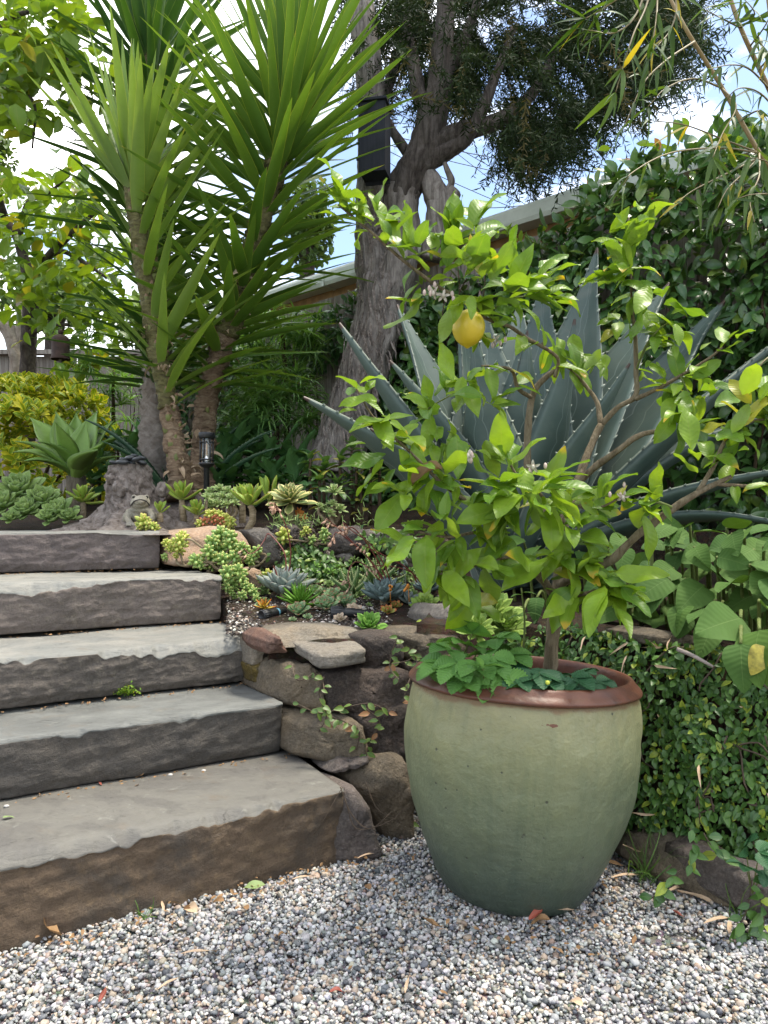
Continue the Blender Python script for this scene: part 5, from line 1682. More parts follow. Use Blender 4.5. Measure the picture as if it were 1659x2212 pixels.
for pth, nl in (([(860, 1372), (850, 1400), (842, 1440), (862, 1470)], 11), ([(700, 1462), (690, 1500), (705, 1545), (690, 1580)], 9), ([(705, 1545), (745, 1560), (775, 1580), (770, 1620)], 11),
                ([(628, 1432), (645, 1470), (690, 1452), (702, 1500)], 6), ([(790, 1530), (820, 1560), (800, 1600), (790, 1640)], 12), ([(640, 1520), (690, 1540), (740, 1530), (800, 1520), (850, 1545)], 14),
                ([(880, 1400), (900, 1430), (880, 1480), (870, 1520)], 10), ([(845, 1435), (885, 1425), (905, 1400)], 7), ([(870, 1700), (884, 1760), (872, 1810)], 7)):
    shoot(run, [W(u, v, 2.045 + .02 * r.random() - (.0 if v > 1460 else -.08)) for u, v in pth], M_fig2, ft, nl, r, 1.05)
twg = thing('dry_twig', 'dry leafless twigs clinging to the wedge shaped rock beside the lowest step', 'twig', W(740, 1780, 1.85))
for pth in ([(620, 1845), (680, 1800), (740, 1700)], [(735, 1700), (760, 1760), (800, 1790), (850, 1750)], [(745, 1725), (770, 1790), (840, 1775), (880, 1740)], [(790, 1690), (810, 1740), (830, 1760)], [(520, 1815), (575, 1790), (590, 1800)]):
    build('twig', tube(MB(), [W(u, v, 1.845) for u, v in pth], [.0014, .0012, .0009, .0007][:len(pth)], 5, 16), M_figstem, twg)

# ------------------------------------------------------------------ big leaning paper barked tree
M_paper = barkmat('shaggy grey bark', (.085, .074, .066), (.215, .192, .172), (.36, .33, .30), (16, 16, 2.2), 1.0, .95)
M_limb = barkmat('shaded limb bark', (.036, .030, .026), (.080, .068, .059), (.140, .124, .110), (16, 16, 3.0), 1.0, .95)  # limbs above the fork: their shade is put into the darker bark colour
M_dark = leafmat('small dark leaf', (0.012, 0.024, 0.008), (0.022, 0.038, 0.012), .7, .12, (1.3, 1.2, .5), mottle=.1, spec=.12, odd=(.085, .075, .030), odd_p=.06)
TR = 4.5
tree = thing('leaning_tree', 'big leaning tree with shaggy grey bark and dark fine foliage', 'tree', W(735, 1010, TR))
def limb(nm, pth, mat, parent, n=12, bump=.16, ridges=0, seed=3):
    mb = MB()
    tube(mb, [W(u, v, TR + d) for u, v, d, r_ in pth], [r_ for *_, r_ in pth], n, len(pth) * 10, bump=bump, bfreq=7, seed=seed, ridges=ridges, ramp=.05)
    return build(nm, mb, mat, parent)
limb('trunk', [(722, 1020, 0, .17), (738, 950, 0, .150), (770, 850, 0, .142), (800, 760, 0, .150), (820, 690, 0, .150), (826, 640, 0, .150), (830, 605, 0, .145)], M_paper, tree, 40, .12, 13, 4)
limb('trunk', [(812, 640, .02, .10), (808, 560, .02, .118), (806, 480, .02, .112), (806, 400, .04, .10), (808, 300, .06, .092), (800, 180, .08, .085), (785, 60, .1, .08), (775, -60, .1, .07)], M_paper, tree, 32, .13, 11, 5)
limb('trunk', [(840, 650, -.03, .09), (862, 570, -.05, .105), (868, 480, -.05, .102), (866, 430, -.05, .102), (872, 408, -.055, .10)], M_paper, tree, 28, .14, 9, 6)
limb('branch', [(866, 440, -.05, .096), (868, 420, -.05, .101), (885, 380, -.06, .105), (915, 320, -.08, .10), (935, 250, -.1, .085), (952, 160, -.1, .075), (960, 60, -.1, .06), (975, -60, -.1, .05)], M_limb, tree, 28, .14, 9, 6)
limb('branch', [(905, 345, -.08, .07), (950, 305, -.1, .065), (1000, 285, -.12, .055), (1060, 268, -.1, .048), (1110, 240, -.1, .04), (1160, 190, -.1, .03), (1200, 110, -.1, .02)], M_limb, tree, 18, .14, 7, 7)
limb('branch', [(895, 365, -.08, .06), (940, 340, -.1, .062), (975, 320, -.12, .05), (1010, 295, -.14, .042), (1035, 250, -.14, .035), (1065, 180, -.14, .028), (1110, 60, -.1, .02)], M_limb, tree, 18, .14, 7, 8)
limb('stub', [(905, 362, -.06, .055), (928, 392, -.07, .062), (945, 430, -.08, .075), (955, 470, -.09, .07), (965, 440, -.1, .06), (985, 412, -.11, .045)], M_paper, tree, 18, .2, 5, 9)
limb('stub', [(950, 440, -.08, .075), (945, 500, -.06, .08), (930, 560, -.04, .07)], M_paper, tree, 18, .2, 7, 19)
limb('stub', [(958, 420, -.1, .02), (975, 395, -.11, .022), (965, 365, -.12, .018), (960, 352, -.12, .014)], M_paper, tree, 10, .2, 0, 10)
limb('branch', [(930, 255, -.1, .05), (905, 200, -.1, .045), (890, 120, 0, .04), (880, 40, .1, .03), (885, -40, .1, .02)], M_limb, tree, 14, .15, 5, 11)
limb('branch', [(948, 170, -.1, .05), (990, 110, -.1, .04), (1020, 40, -.1, .03), (1040, -40, -.1, .02)], M_limb, tree, 14, .15, 5, 12)
limb('branch', [(880, 330, -.05, .03), (850, 285, .0, .028), (838, 262, .05, .025), (820, 250, .06, .02)], M_limb, tree, 10, .15, 0, 13)
limb('branch', [(808, 250, .06, .04), (835, 200, .1, .035), (855, 130, .15, .028), (880, 60, .2, .02)], M_limb, tree, 10, .15, 0, 14)
scar = MB()
ball(scar, W(798, 597, TR - .11), (.040, .012, .030), 14, 8)
build('bark_scar', scar, plain('pale scar', (.33, .29, .27), .9), tree)
# shaggy strips of bark
bt = [leaf(.16, .020, 'lance', 6, 1, .2, .3, .5, .5), leaf(.12, .016, 'lance', 6, 1, -.3, .4, .5, -.5)]
M_strip = barkmat('bark strip', (.09, .072, .06), (.19, .16, .14), (.30, .265, .235), (30, 6, 30), .5)
items = []
for k in range(340):
    f = r.random()
    a = r.uniform(-2.7, -.4)
    Q = smooth_path(np.array([[738, 960, .17], [770, 850, .155], [800, 760, .15], [822, 680, .15], [812, 560, .13], [806, 440, .112]]), 50)[int(f * 49)]
    o = Vector((math.cos(a), math.sin(a), 0))
    p = W(Q[0], Q[1], TR + .0) + o * (Q[2] * 1.03)
    items.append((r.randint(0, 1), frame(p, Vector((.22, 0, r.choice((-1, 1)))) + o * .12 + rdir(r, .1), o, r.gauss(0, .4), r.uniform(.4, 1.0))))
mb = join(bt, items)
build('bark_strips', mb, M_strip, tree, kind='stuff')

# fine dark crown: sprays of narrow leaves
def spray(n, L, ll, lw, r, droop=.5, spread=.9):
    mb = MB()
    T = leaf(ll, lw, 'ellip', 2, 1, .2, .2)
    M = []
    for k in range(n):
        f = (k + .5) / n
        p = Vector((0, L * f, -droop * L * f * f))
        a = k * 2.4
        d = Vector((math.cos(a) * spread, .8 - .2 * f, math.sin(a) * spread - .25))
        M.append(frame(p, d, (0, 0, 1), r.random() * 3))
    mb.scatter(T, M)
    tube(mb, [(0, 0, 0), (0, L * .5, -droop * L * .25), (0, L, -droop * L)], [.0022, .0016, .001], 3, 4, cap=False)
    return mb.template()
st_ = [spray(34, .27, .040, .0092, r, .35), spray(38, .31, .038, .0090, r, .6), spray(28, .23, .042, .0094, r, .9)]
items = []
POLY = [(838, -60), (852, 60), (850, 130), (872, 190), (905, 235), (960, 215), (1010, 250), (1065, 290), (1050, 330), (1100, 360), (1150, 385), (1215, 335), (1260, 300), (1320, 275), (1370, 215), (1460, 150), (1500, 110), (1510, -60)]
def inside(u, v):
    c = False
    for (x1, y1), (x2, y2) in zip(POLY, POLY[1:] + POLY[:1]):
        if (y1 > v) != (y2 > v) and u < (x2 - x1) * (v - y1) / (y2 - y1) + x1:
            c = not c
    return c
cnt = 0
while cnt < 2350:
    u, v = r.uniform(830, 1520), r.uniform(-60, 400)
    if not inside(u, v):
        continue
    cv = vnoise(np.array([[u * .016, v * .022, 1.0]]), 12)[0] + .5 * vnoise(np.array([[u * .04, v * .05, 5.0]]), 13)[0]
    lower = v > 210 + (u - 1200) * -.05
    if cv < -.22 and r.random() < .9:
        continue
    d = TR + r.choice((.5, .4, .35, -.25)) + r.gauss(0, .3) + (u - 1150) * -.0009
    p = W(u, v, d)
    out = Vector((u - 1020, 0, -(v - 60))).normalized() if True else 0
    dr = unit(Vector((out.x * .7 + .25, r.gauss(0, .6), out.z * .5 - .15)) + rdir(r, .4))
    items.append((r.randrange(3), frame(p - dr * .12, dr, (0, 0, 1), r.gauss(0, .8), r.uniform(.7, 1.2))))
    cnt += 1
for _ in range(170):          # left thin sprays
    u, v = r.uniform(745, 850), r.uniform(-60, 230)
    items.append((r.randrange(3), frame(W(u, v, TR + r.gauss(.3, .3)), unit(rdir(r) + Vector((0, 0, -.4))), (0, 0, 1), 0, r.uniform(.6, 1.0))))
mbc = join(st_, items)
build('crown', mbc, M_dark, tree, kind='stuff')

# ------------------------------------------------------------------ bright broad leaved tree at the left
M_pers = leafmat('bright tree leaf', (0.165, 0.275, 0.026), (0.078, 0.165, 0.022), .38, .48, (1.45, 1.25, .35), vein=(.18, .24, .04), back=(.12, .18, .05), mottle=.15, spec=.4, odd=(.24, .25, .03), odd_p=.08)
M_pbark = barkmat('dark trunk bark', (.028, .022, .018), (.060, .048, .040), (.10, .085, .07), (10, 10, 6), .8)
M_pale = barkmat('pale trunk bark', (.16, .125, .10), (.26, .22, .18), (.34, .30, .26), (8, 8, 6), .5)
pt = [leaf(.15, .098, 'ovate', 5, 2, .5, .3, .4, .1, seed=1), leaf(.14, .086, 'ovate', 5, 2, .9, .4, .4, -.1, seed=2), leaf(.16, .098, 'ellip', 5, 2, .3, .25, .4, .2, seed=3)]
PD = 6.0
pers = thing('leafy_tree', 'bright green broad leaved tree with dark slender trunk at the left', 'tree', W(55, 1000, PD))
def twig(parent, pth, rad, mat, D, nm='branch', n=8):
    return build(nm, tube(MB(), [W(u, v, D + d) for u, v, d in pth], rad, n, len(pth) * 6, bump=.15, bfreq=8), mat, parent)
twig(pers, [(52, 1010, 0), (58, 860, 0), (62, 740, 0), (66, 660, 0), (60, 600, 0), (40, 520, 0), (10, 470, 0)], [.075, .066, .062, .058, .05, .04, .03], M_pbark, PD, 'trunk', 14)
for pth, rad in (([(64, 720, 0), (85, 710, -.1), (120, 700, -.2), (150, 702, -.3)], [.035, .028, .022, .012]), ([(62, 640, 0), (100, 560, -.3), (160, 500, -.5), (215, 450, -.6)], [.04, .03, .022, .012]),
                 ([(60, 610, 0), (120, 545, -.2), (170, 560, -.4), (230, 600, -.5)], [.03, .022, .016, .01]), ([(40, 520, 0), (60, 440, -.2), (100, 420, -.4), (150, 380, -.6)], [.03, .022, .015, .008]),
                 ([(10, 470, 0), (-40, 300, -.5), (-30, 150, -1), (10, 50, -1.2), (80, 20, -1.4)], [.035, .03, .025, .02, .012]), ([(-30, 150, -1), (40, 190, -1.3), (75, 230, -1.4), (70, 320, -1.5)], [.02, .014, .01, .006]),
                 ([(-30, 120, -1), (60, 110, -1.2), (140, 120, -1.4), (180, 230, -1.5)], [.02, .014, .01, .006])):
    twig(pers, pth, rad, M_pbark, PD)
items = []
def clump(u, v, D, n, ru, rv, rd=.35, size=1.0):
    for _ in range(n):
        p = W(u + r.gauss(0, ru), v + r.gauss(0, rv), D + r.gauss(0, rd))
        d = unit(Vector((r.gauss(0, .8), r.gauss(-.15, .6), r.gauss(-.35, .45))))
        items.append((r.randrange(3), frame(p, d, (r.gauss(0, .3), r.gauss(0, .3), 1), r.gauss(0, .3), size * r.uniform(.6, 1.1))))
for (u, v, n, ru, rv, D) in ((25, 30, 55, 40, 40, 4.6), (90, 20, 36, 40, 30, 4.7), (60, 110, 60, 35, 30, 4.6), (15, 120, 40, 30, 40, 4.6), (130, 95, 46, 30, 35, 4.7), (160, 170, 34, 25, 25, 4.7), (25, 200, 34, 25, 25, 4.5), (20, 255, 30, 25, 20, 4.5), (125, 230, 14, 18, 18, 4.6), (75, 240, 12, 15, 25, 4.6),
                             (165, 40, 30, 30, 30, 4.8), (190, 225, 9, 12, 12, 4.7), (40, 160, 30, 35, 20, 4.6), (215, 100, 20, 25, 40, 5.0)):
    clump(u, v, D, n, ru, rv, .25)
for (u, v, n, ru, rv) in ((30, 420, 44, 35, 30), (95, 400, 44, 40, 22), (165, 395, 40, 35, 25), (200, 440, 44, 30, 30), (30, 490, 44, 40, 30), (100, 470, 60, 40, 30), (170, 500, 60, 40, 30), (40, 570, 55, 40, 30), (120, 580, 70, 45, 30), (200, 580, 60, 35, 40), (30, 650, 34, 30, 25),
                          (110, 650, 55, 35, 25), (180, 670, 55, 35, 30), (60, 690, 18, 25, 15), (150, 730, 34, 30, 20), (220, 700, 34, 25, 35), (190, 770, 26, 22, 22), (240, 640, 40, 22, 50), (250, 520, 34, 20, 60), (120, 790, 8, 15, 12), (5, 380, 24, 20, 40)):
    clump(u, v, 5.7, n, ru, rv, .45, .95)
emit(pers, 'leaf', pt, items, M_pers, 300, 'more_leaves')
pal = thing('pale_trunk_tree', 'pale trunked tree half hidden at the left edge beside the dark trunk', 'tree', W(32, 1000, 6.6))
twig(pal, [(28, 1000, 0), (34, 860, 0), (38, 790, 0), (30, 740, 0), (12, 705, 0), (-30, 680, 0), (-80, 640, 0)], [.085, .075, .07, .068, .062, .055, .05], M_pale, 6.6, 'trunk', 14)
twig(pal, [(36, 790, 0), (44, 740, 0), (46, 690, 0), (44, 640, 0)], [.05, .05, .045, .04], M_pale, 6.6, 'branch', 12)

# ------------------------------------------------------------------ yellow edged shrub
M_euo = leafmat('gold edged leaf', (0.170, 0.290, 0.028), (0.270, 0.360, 0.030), .36, .28, (1.3, 1.15, .3), edge=(.62, .60, .055), edge_w=.36, mottle=.08, spec=.4, odd=(.60, .56, .05), odd_p=.18)
et = [leaf(.078, .040, 'ellip', 5, 2, .3, .35), leaf(.07, .038, 'ellip', 5, 2, .5, .4), leaf(.062, .034, 'ovate', 5, 2, -.2, .45)]
ED = 5.2
eu = thing('golden_shrub', 'rounded golden variegated shrub at the left edge behind the soft agave', 'shrub', W(70, 1090, ED))
items = []
for _ in range(560):
    a, b = r.uniform(0, 6.283), r.uniform(-.75, 1)
    el = math.asin(max(-1, min(1, b)))
    o = Vector((math.cos(a) * math.cos(el), math.sin(a) * math.cos(el), math.sin(el)))
    c = W(58, 985, ED)
    lump = 1 + .16 * vnoise(np.array([[o.x * 3, o.y * 3, o.z * 3]]), 3)[0]
    p = c + Vector((o.x * .56, o.y * .45, o.z * .53)) * lump
    tipd = unit(o + Vector((0, 0, .5)) + rdir(r, .2))
    for k in range(9):
        aa = k * 2.4
        x = tipd.cross(Vector((.3, .2, 1))).normalized()
        y = tipd.cross(x)
        d = unit(tipd * (.3 + .12 * k * .5) + (x * math.cos(aa) + y * math.sin(aa)) * (1 - .06 * k))
        items.append((r.randrange(3), frame(p + tipd * (-.03 + .008 * k), d, tipd, r.gauss(0, .2), r.uniform(.75, 1.15))))
emit(eu, 'leaf', et, items, M_euo, 300, 'more_leaves')
mb = MB()
for k in range(9):
    a = k * .7
    tube(mb, [W(58, 1090, ED), W(58, 1040, ED) + Vector((math.cos(a) * .2, math.sin(a) * .15, 0)), W(58, 985, ED) + Vector((math.cos(a) * .4, math.sin(a) * .3, .1))], [.015, .012, .006], 5, 6)
build('stems', mb, M_vine, eu)

# ------------------------------------------------------------------ drooping fine leaved shrubs
M_weep = leafmat('drooping narrow leaf', (0.200, 0.370, 0.090), (0.100, 0.220, 0.060), .36, .35, (1.25, 1.2, .5), mottle=.1, spec=.5, vein=(.10, .18, .06))
def tuft(n, L, w, r):
    mb = MB()
    for k in range(n):
        el = r.uniform(.0, 1.0)
        T = leaf(L * r.uniform(.7, 1.1), w * 1.35, 'grass', 5, 1, r.uniform(1.0, 2.3), .2, pw=1.2)
        a = k * 2.4 + r.gauss(0, .3)
        mb.scatter(T, [frame((0, 0, 0), (math.cos(a) * math.cos(el), math.sin(a) * math.cos(el), math.sin(el)), (0, 0, 1), r.gauss(0, .3))])
    return mb.template()
wt = [tuft(24, .26, .0105, r), tuft(20, .22, .010, r), tuft(28, .28, .011, r)]
wm_ = [tmesh(T, 'leaf_tuft', M_weep) for T in wt]
def weeping(label, D, tufts, stems, root, size=1.0):
    t = thing('drooping_shrub', label, 'shrub', root, 'drooping narrow leaved shrubs by the fence')
    for pth, rad in stems:
        build('stem', tube(MB(), [W(u, v, D) for u, v in pth], rad, 7, 16), M_vine, t)
    for (u, v, n, ru, rv) in tufts:
        for _ in range(n):
            p = W(u + r.gauss(0, ru), v + r.gauss(0, rv), D + r.gauss(0, .12))
            put('leaf_tuft', wm_[r.randrange(3)], t, Matrix.Translation(p) @ Matrix.Rotation(r.uniform(0, 6.3), 4, 'Z') @ Matrix.Rotation(r.gauss(0, .25), 4, 'X') @ Matrix.Diagonal((size, size, size * r.uniform(.8, 1.2), 1)))
weeping('tall drooping narrow leaved shrub under the near end of the eaves', 5.0, [(590, 690, 6, 40, 14), (560, 720, 5, 30, 20), (620, 720, 4, 25, 20), (665, 720, 5, 20, 15), (660, 760, 4, 20, 20), (560, 770, 5, 30, 15), (540, 745, 4, 20, 20)],
        [([(620, 1010), (618, 860), (612, 740), (600, 690)], [.022, .018, .014, .008])], W(618, 1020, 5.0), .95)
weeping('lower drooping narrow leaved shrub in front of the bare fence boards', 4.75, [(560, 830, 6, 35, 20), (620, 830, 7, 35, 20), (600, 880, 9, 45, 20), (560, 910, 7, 35, 20), (650, 880, 6, 25, 25), (530, 860, 5, 25, 25), (680, 900, 5, 20, 25), (600, 930, 6, 45, 12)],
        [([(600, 1030), (598, 930), (590, 830)], [.02, .015, .008])], W(600, 1035, 4.75), .9)
weeping('small drooping narrow leaved shrub left of the old grey trunk', 5.6, [(230, 830, 5, 25, 25), (265, 800, 4, 20, 25), (255, 870, 5, 25, 20), (215, 780, 4, 20, 20), (280, 850, 3, 15, 30)],
        [([(245, 1020), (245, 900), (245, 800)], [.02, .015, .008])], W(245, 1030, 5.6), .9)

# ------------------------------------------------------------------ broad soft leaves under the shrubs and round the agave
M_clump = leafmat('broad understorey leaf', (0.105, 0.220, 0.072), (0.066, 0.165, 0.056), .5, .22, (1.2, 1.2, .5), vein=(.09, .16, .07), vein_w=.05, veins=.5, mottle=.25, spec=.35)
kt = [leaf(.20, .075, 'ovate', 8, 2, .7, .35, .6, .1, seed=4), leaf(.18, .065, 'ovate', 8, 2, 1.0, .3, .6, -.1, seed=5), leaf(.22, .075, 'ellip', 8, 2, .5, .4, .6, .1, seed=6)]
def leafy(name, label, D, spots, mat, temps, n, L=1.0, el=(20, 75), cat='plant', group=None, gname='leaf'):
    cx = sum(s[0] for s in spots) / len(spots)
    cy = W(cx, 1130, D)
    t = thing(name, label, cat, (cy.x, cy.y, zup(cy.x, cy.y)), group)
    me = [tmesh(T, gname, mat) for T in temps]
    for (u, v, dd) in spots:
        c = W(u, v, D + dd)
        build('stem', tube(MB(), [(c.x, c.y, min(c.z - .05, zup(c.x, c.y) - .02)), (c.x, c.y, c.z)], [.012, .008], 6, 5), M_vine, t)
        for k in range(n):
            a = k * 2.4 + r.random()
            e = R(el[0] + (el[1] - el[0]) * k / n + r.gauss(0, 8))
            if k % 2 and c.z - zup(c.x, c.y) > .06:      # lower leaves along the stem
                hz = r.uniform(.02, .75) * (c.z - zup(c.x, c.y))
                put(gname, me[r.randrange(len(temps))], t, frame(Vector((c.x, c.y, c.z - hz)), (math.cos(a + 1), math.sin(a + 1) - .4, r.uniform(-.2, .5)), (0, -.3, 1), r.gauss(0, .2), L * r.uniform(.6, 1.0)))
            put(gname, me[r.randrange(len(temps))], t, frame(c + Vector((0, 0, -.06 * (1 - k / n))), (math.cos(a) * math.cos(e), math.sin(a) * math.cos(e), math.sin(e)), (0, 0, 1), r.gauss(0, .2), L * r.uniform(.7, 1.1)))
    return t
leafy('understorey_plant', 'dense dark broad leaved plants between the solar lamp and the leaning tree', 4.35, [(480, 990, 0), (510, 965, .1), (545, 975, .1), (580, 985, 0), (615, 985, .1), (650, 1000, .1), (500, 1025, -.1), (545, 1030, -.1), (590, 1035, -.1), (635, 1035, -.1), (680, 1020, .1), (470, 1050, -.15), (520, 940, .2), (560, 945, .25)], M_clump, kt, 11)
leafy('understorey_plant', 'dark soft leaved plants between the soft agave and the grey trunk', 4.7, [(215, 985, 0), (255, 960, .1), (285, 985, .1), (240, 1020, -.1), (280, 1030, -.2), (200, 1030, -.1), (300, 940, .2)], M_clump, kt, 10, .9)
M_hib = leafmat('round shrub leaf', (0.090, 0.180, 0.048), (0.058, 0.130, 0.040), .45, .28, vein=(.12, .2, .07), mottle=.2, odd=(.34, .33, .06), odd_p=.12)
leafy('leafy_shrub', 'small round leaved shrub with a few yellow leaves at the foot of the leaning tree', 3.75, [(700, 1000, 0), (735, 985, .05), (770, 1000, 0), (800, 985, .1), (690, 1030, -.1), (730, 1040, -.1), (780, 1035, 0), (820, 1010, .1), (670, 985, .1), (760, 960, .1)], M_hib,
      [leaf(.085, .05, 'ovate', 6, 2, .4, .3), leaf(.075, .046, 'ellip', 6, 2, .7, .3)], 11, 1.0, (-20, 70), 'shrub')

# tooth edged aloe leaves reaching out beside the trunks
M_aloe = leafmat('dark aloe leaf', (0.030, 0.075, 0.035), (0.022, 0.058, 0.030), .4, .05, mottle=.2, edge=(.10, .15, .08), edge_w=.06)
al = thing('spiky_aloe', 'dark tooth edged aloe spreading behind the yucca trunks', 'aloe', (W(400, 1040, 4.3).x, 4.3, .84))
alt = agave_leaf(.60, .06, .8, .6, .018, 22, 22, seed=5)
alm = tmesh(alt, 'leaf', M_aloe)
for (u, v, d) in ((215, 880, 4.1), (250, 935, 4.0), (205, 905, 4.4), (300, 870, 4.5), (555, 905, 4.2), (580, 950, 4.1), (540, 925, 4.3), (575, 905, 4.5), (500, 880, 4.4), (260, 1000, 4.0)):
    tip = W(u, v, d)
    base = Vector((W(400, 1040, 4.3).x + (tip.x - W(400, 1040, 4.3).x) * .12, 4.3, .90))
    dr = tip - base
    put('leaf', alm, al, frame(base, unit(dr + Vector((0, 0, dr.length * .35))), (-dr.x * .2, -.2, 1), 0, dr.length / .58, .8))

# ------------------------------------------------------------------ broad heart shaped leaves at the right
M_comf = leafmat('hairy heart leaf', (0.078, 0.150, 0.026), (0.050, 0.112, 0.023), .75, .18, (1.2, 1.2, .5), vein=(.13, .20, .06), vein_w=.035, veins=.22, mottle=.2, spec=.25)
ct = [leaf(.18, .138, 'heart', 16, 4, .6, .12, .35, .1, seed=4), leaf(.18, .126, 'heart', 16, 4, .9, .16, .4, -.1, seed=7), leaf(.18, .142, 'heart', 16, 4, .35, .10, .3, .15, seed=8)]
cm = [tmesh(T, 'leaf', M_comf) for T in ct]
com = thing('heart_leaf_plant', 'clump of big soft heart shaped leaves above the creeping fig', 'plant', (1.05, 2.1, .53))
CLV = [(1600, 1335, 1.75, -.8, .15, 1.05, 2), (1640, 1300, 1.75, .3, .7, 1.1, 0), (1560, 1310, 1.9, -1, .1, .95, 0), (1520, 1265, 2.0, -.6, .5, .9, 0), (1480, 1250, 2.1, -.9, .3, .8, 1), (1440, 1270, 2.05, -.7, .6, .75, 1), (1560, 1230, 2.0, .4, .4, .9, 0), (1620, 1220, 1.9, .6, .2, 1, 0),
       (1650, 1180, 2.0, .2, -.4, .9, 2), (1590, 1180, 2.1, -.6, -.1, .8, 0), (1530, 1190, 2.2, -.7, .2, .8, 0), (1470, 1190, 2.3, -.4, .4, .75, 1), (1420, 1220, 2.25, -.8, .4, .7, 1), (1400, 1270, 2.15, -.5, .8, .6, 1), (1640, 1360, 1.65, -.4, .9, 1.0, 1), (1600, 1390, 1.65, -.2, 1, .8, 1), (1665, 1400, 1.6, -.1, 1, .9, 1),
       (1400, 1130, 2.3, .9, .2, .75, 0), (1440, 1150, 2.3, .7, .4, .8, 0), (1350, 1160, 2.4, -.4, .4, .7, 0), (1310, 1180, 2.45, -.6, .5, .7, 1), (1130, 1165, 2.5, -1, .2, .7, 0), (1160, 1180, 2.45, -.4, .5, .65, 1), (1090, 1150, 2.55, -.8, .2, .6, 0), (1250, 1190, 2.5, .2, .7, .7, 1),
       (1330, 1290, 2.2, .3, .7, .55, 1), (1370, 1310, 2.15, .6, .5, .55, 1), (1430, 1310, 2.05, .5, .6, .6, 1), (1480, 1320, 1.95, -.2, .8, .6, 1), (1160, 1290, 2.3, -.2, .9, .6, 1), (1130, 1320, 2.25, -.7, .7, .6, 1), (1110, 1350, 2.2, -.3, 1, .55, 1), (1540, 1350, 1.85, -.4, .6, .75, 1), (1660, 1250, 1.85, .1, .6, 1, 0), (1500, 1150, 2.3, .5, -.2, .7, 0), (1570, 1140, 2.3, .2, -.3, .7, 2)]
for _ in range(64):
    u_, v_ = r.uniform(1300, 1690), r.uniform(1130, 1330)
    CLV.append((u_, v_, r.uniform(2.05, 2.55) - (u_ - 1300) * .0006, r.gauss(-.2, .7), r.gauss(.35, .4), r.uniform(.5, .95), r.randrange(3)))
for (u, v, d, du, dv, s, k) in CLV:
    p = W(u, v, d)
    g = Vector((p.x + .06, p.y + .12, .54))
    build('stalk', tube(MB(), [g, (g + p) / 2 + Vector((0, 0, .05)), p], [.006, .005, .004], 6, 10), M_ltwig, com)
    put('leaf', cm[k], com, frame(p, (du, -.45, -dv * .6), (du * .3 + r.gauss(0, .35), -.6 + r.gauss(0, .3), 1), r.gauss(0, .35), s * .78))
put('leaf', tmesh(ct[1], 'leaf', plain('yellowed leaf', (.42, .36, .05), .6, var=.3, scale=22)), com, frame(W(1650, 1395, 1.6), (-.5, -.4, -.8), (0, -.8, .6), 0, .40), label='yellow dying leaf')
tallst = [(1405, 1310), (1408, 1200), (1405, 1120), (1404, 1090)]
build('flower_stem', tube(MB(), [W(u, v, 2.2) for u, v in tallst], [.006, .005, .004, .003], 7, 14), M_ltwig, com)
for (u, v) in ((1404, 1083), (1300, 1100)):
    mb = MB()
    c = W(u, v, 2.2)
    for k in range(14):
        ball(mb, c + rdir(r, .012), .006, 6, 4)
    build('seed_head', mb, M_comf, com)

# ------------------------------------------------------------------ bamboo reaching in from the right
M_bam = leafmat('bamboo leaf', (0.095, 0.165, 0.034), (0.035, 0.080, 0.020), .5, .40, (1.35, 1.25, .35), mottle=.1, spec=.4, odd=(.40, .33, .04), odd_p=.05)
M_culm = plain('bamboo culm', (.27, .19, .075), .45, var=.12, scale=9)
M_culmt = plain('bamboo twig', (.22, .17, .07), .55, var=.15)
bl = [leaf(.14, .017, 'bamboo', 7, 1, .5, .3), leaf(.15, .018, 'bamboo', 7, 1, .9, .25), leaf(.11, .015, 'bamboo', 7, 1, .3, .3), leaf(.16, .021, 'bamboo', 7, 1, .2, .2)]
BD = 2.3
def culm(label, pth, rad, twigs, root, D=BD, nl=4):
    t = thing('bamboo', label, 'bamboo', root, 'bamboo canes at the upper right')
    build('culm', tube(MB(), [W(u, v, D + d) if not isinstance(u, Vector) else u for u, v, d in pth], rad, 10, len(pth) * 8, bump=.03, bfreq=5), M_culm, t)
    items = []
    for tw in twigs:
        pts = [W(u, v, D + d) for u, v, d in tw]
        build('twig', tube(MB(), pts, np.linspace(.0035, .0012, len(pts)), 5, len(pts) * 5), M_culmt, t)
        P = smooth_path(np.array([list(p) for p in pts]), 40)
        for f in np.linspace(.30, 1.0, 5):
            p = Vector(P[int(f * 39)])
            along = Vector(P[min(39, int(f * 39) + 1)] - P[max(0, int(f * 39) - 3)]).normalized()
            for k in range(max(2, int(nl * (.35 + .5 * f) * r.uniform(.6, 1.2)))):
                d = unit(along * .55 + Vector((r.gauss(0, .55), r.gauss(0, .4), -.45 + r.gauss(0, .45))))
                items.append((r.randrange(4), frame(p, d, (0, -.2, 1), r.gauss(0, .6), r.uniform(.5, .85))))
    emit(t, 'leaf', bl, items, M_bam, 300)
    return t
g0 = Vector((2.35, 2.2, 0.50))
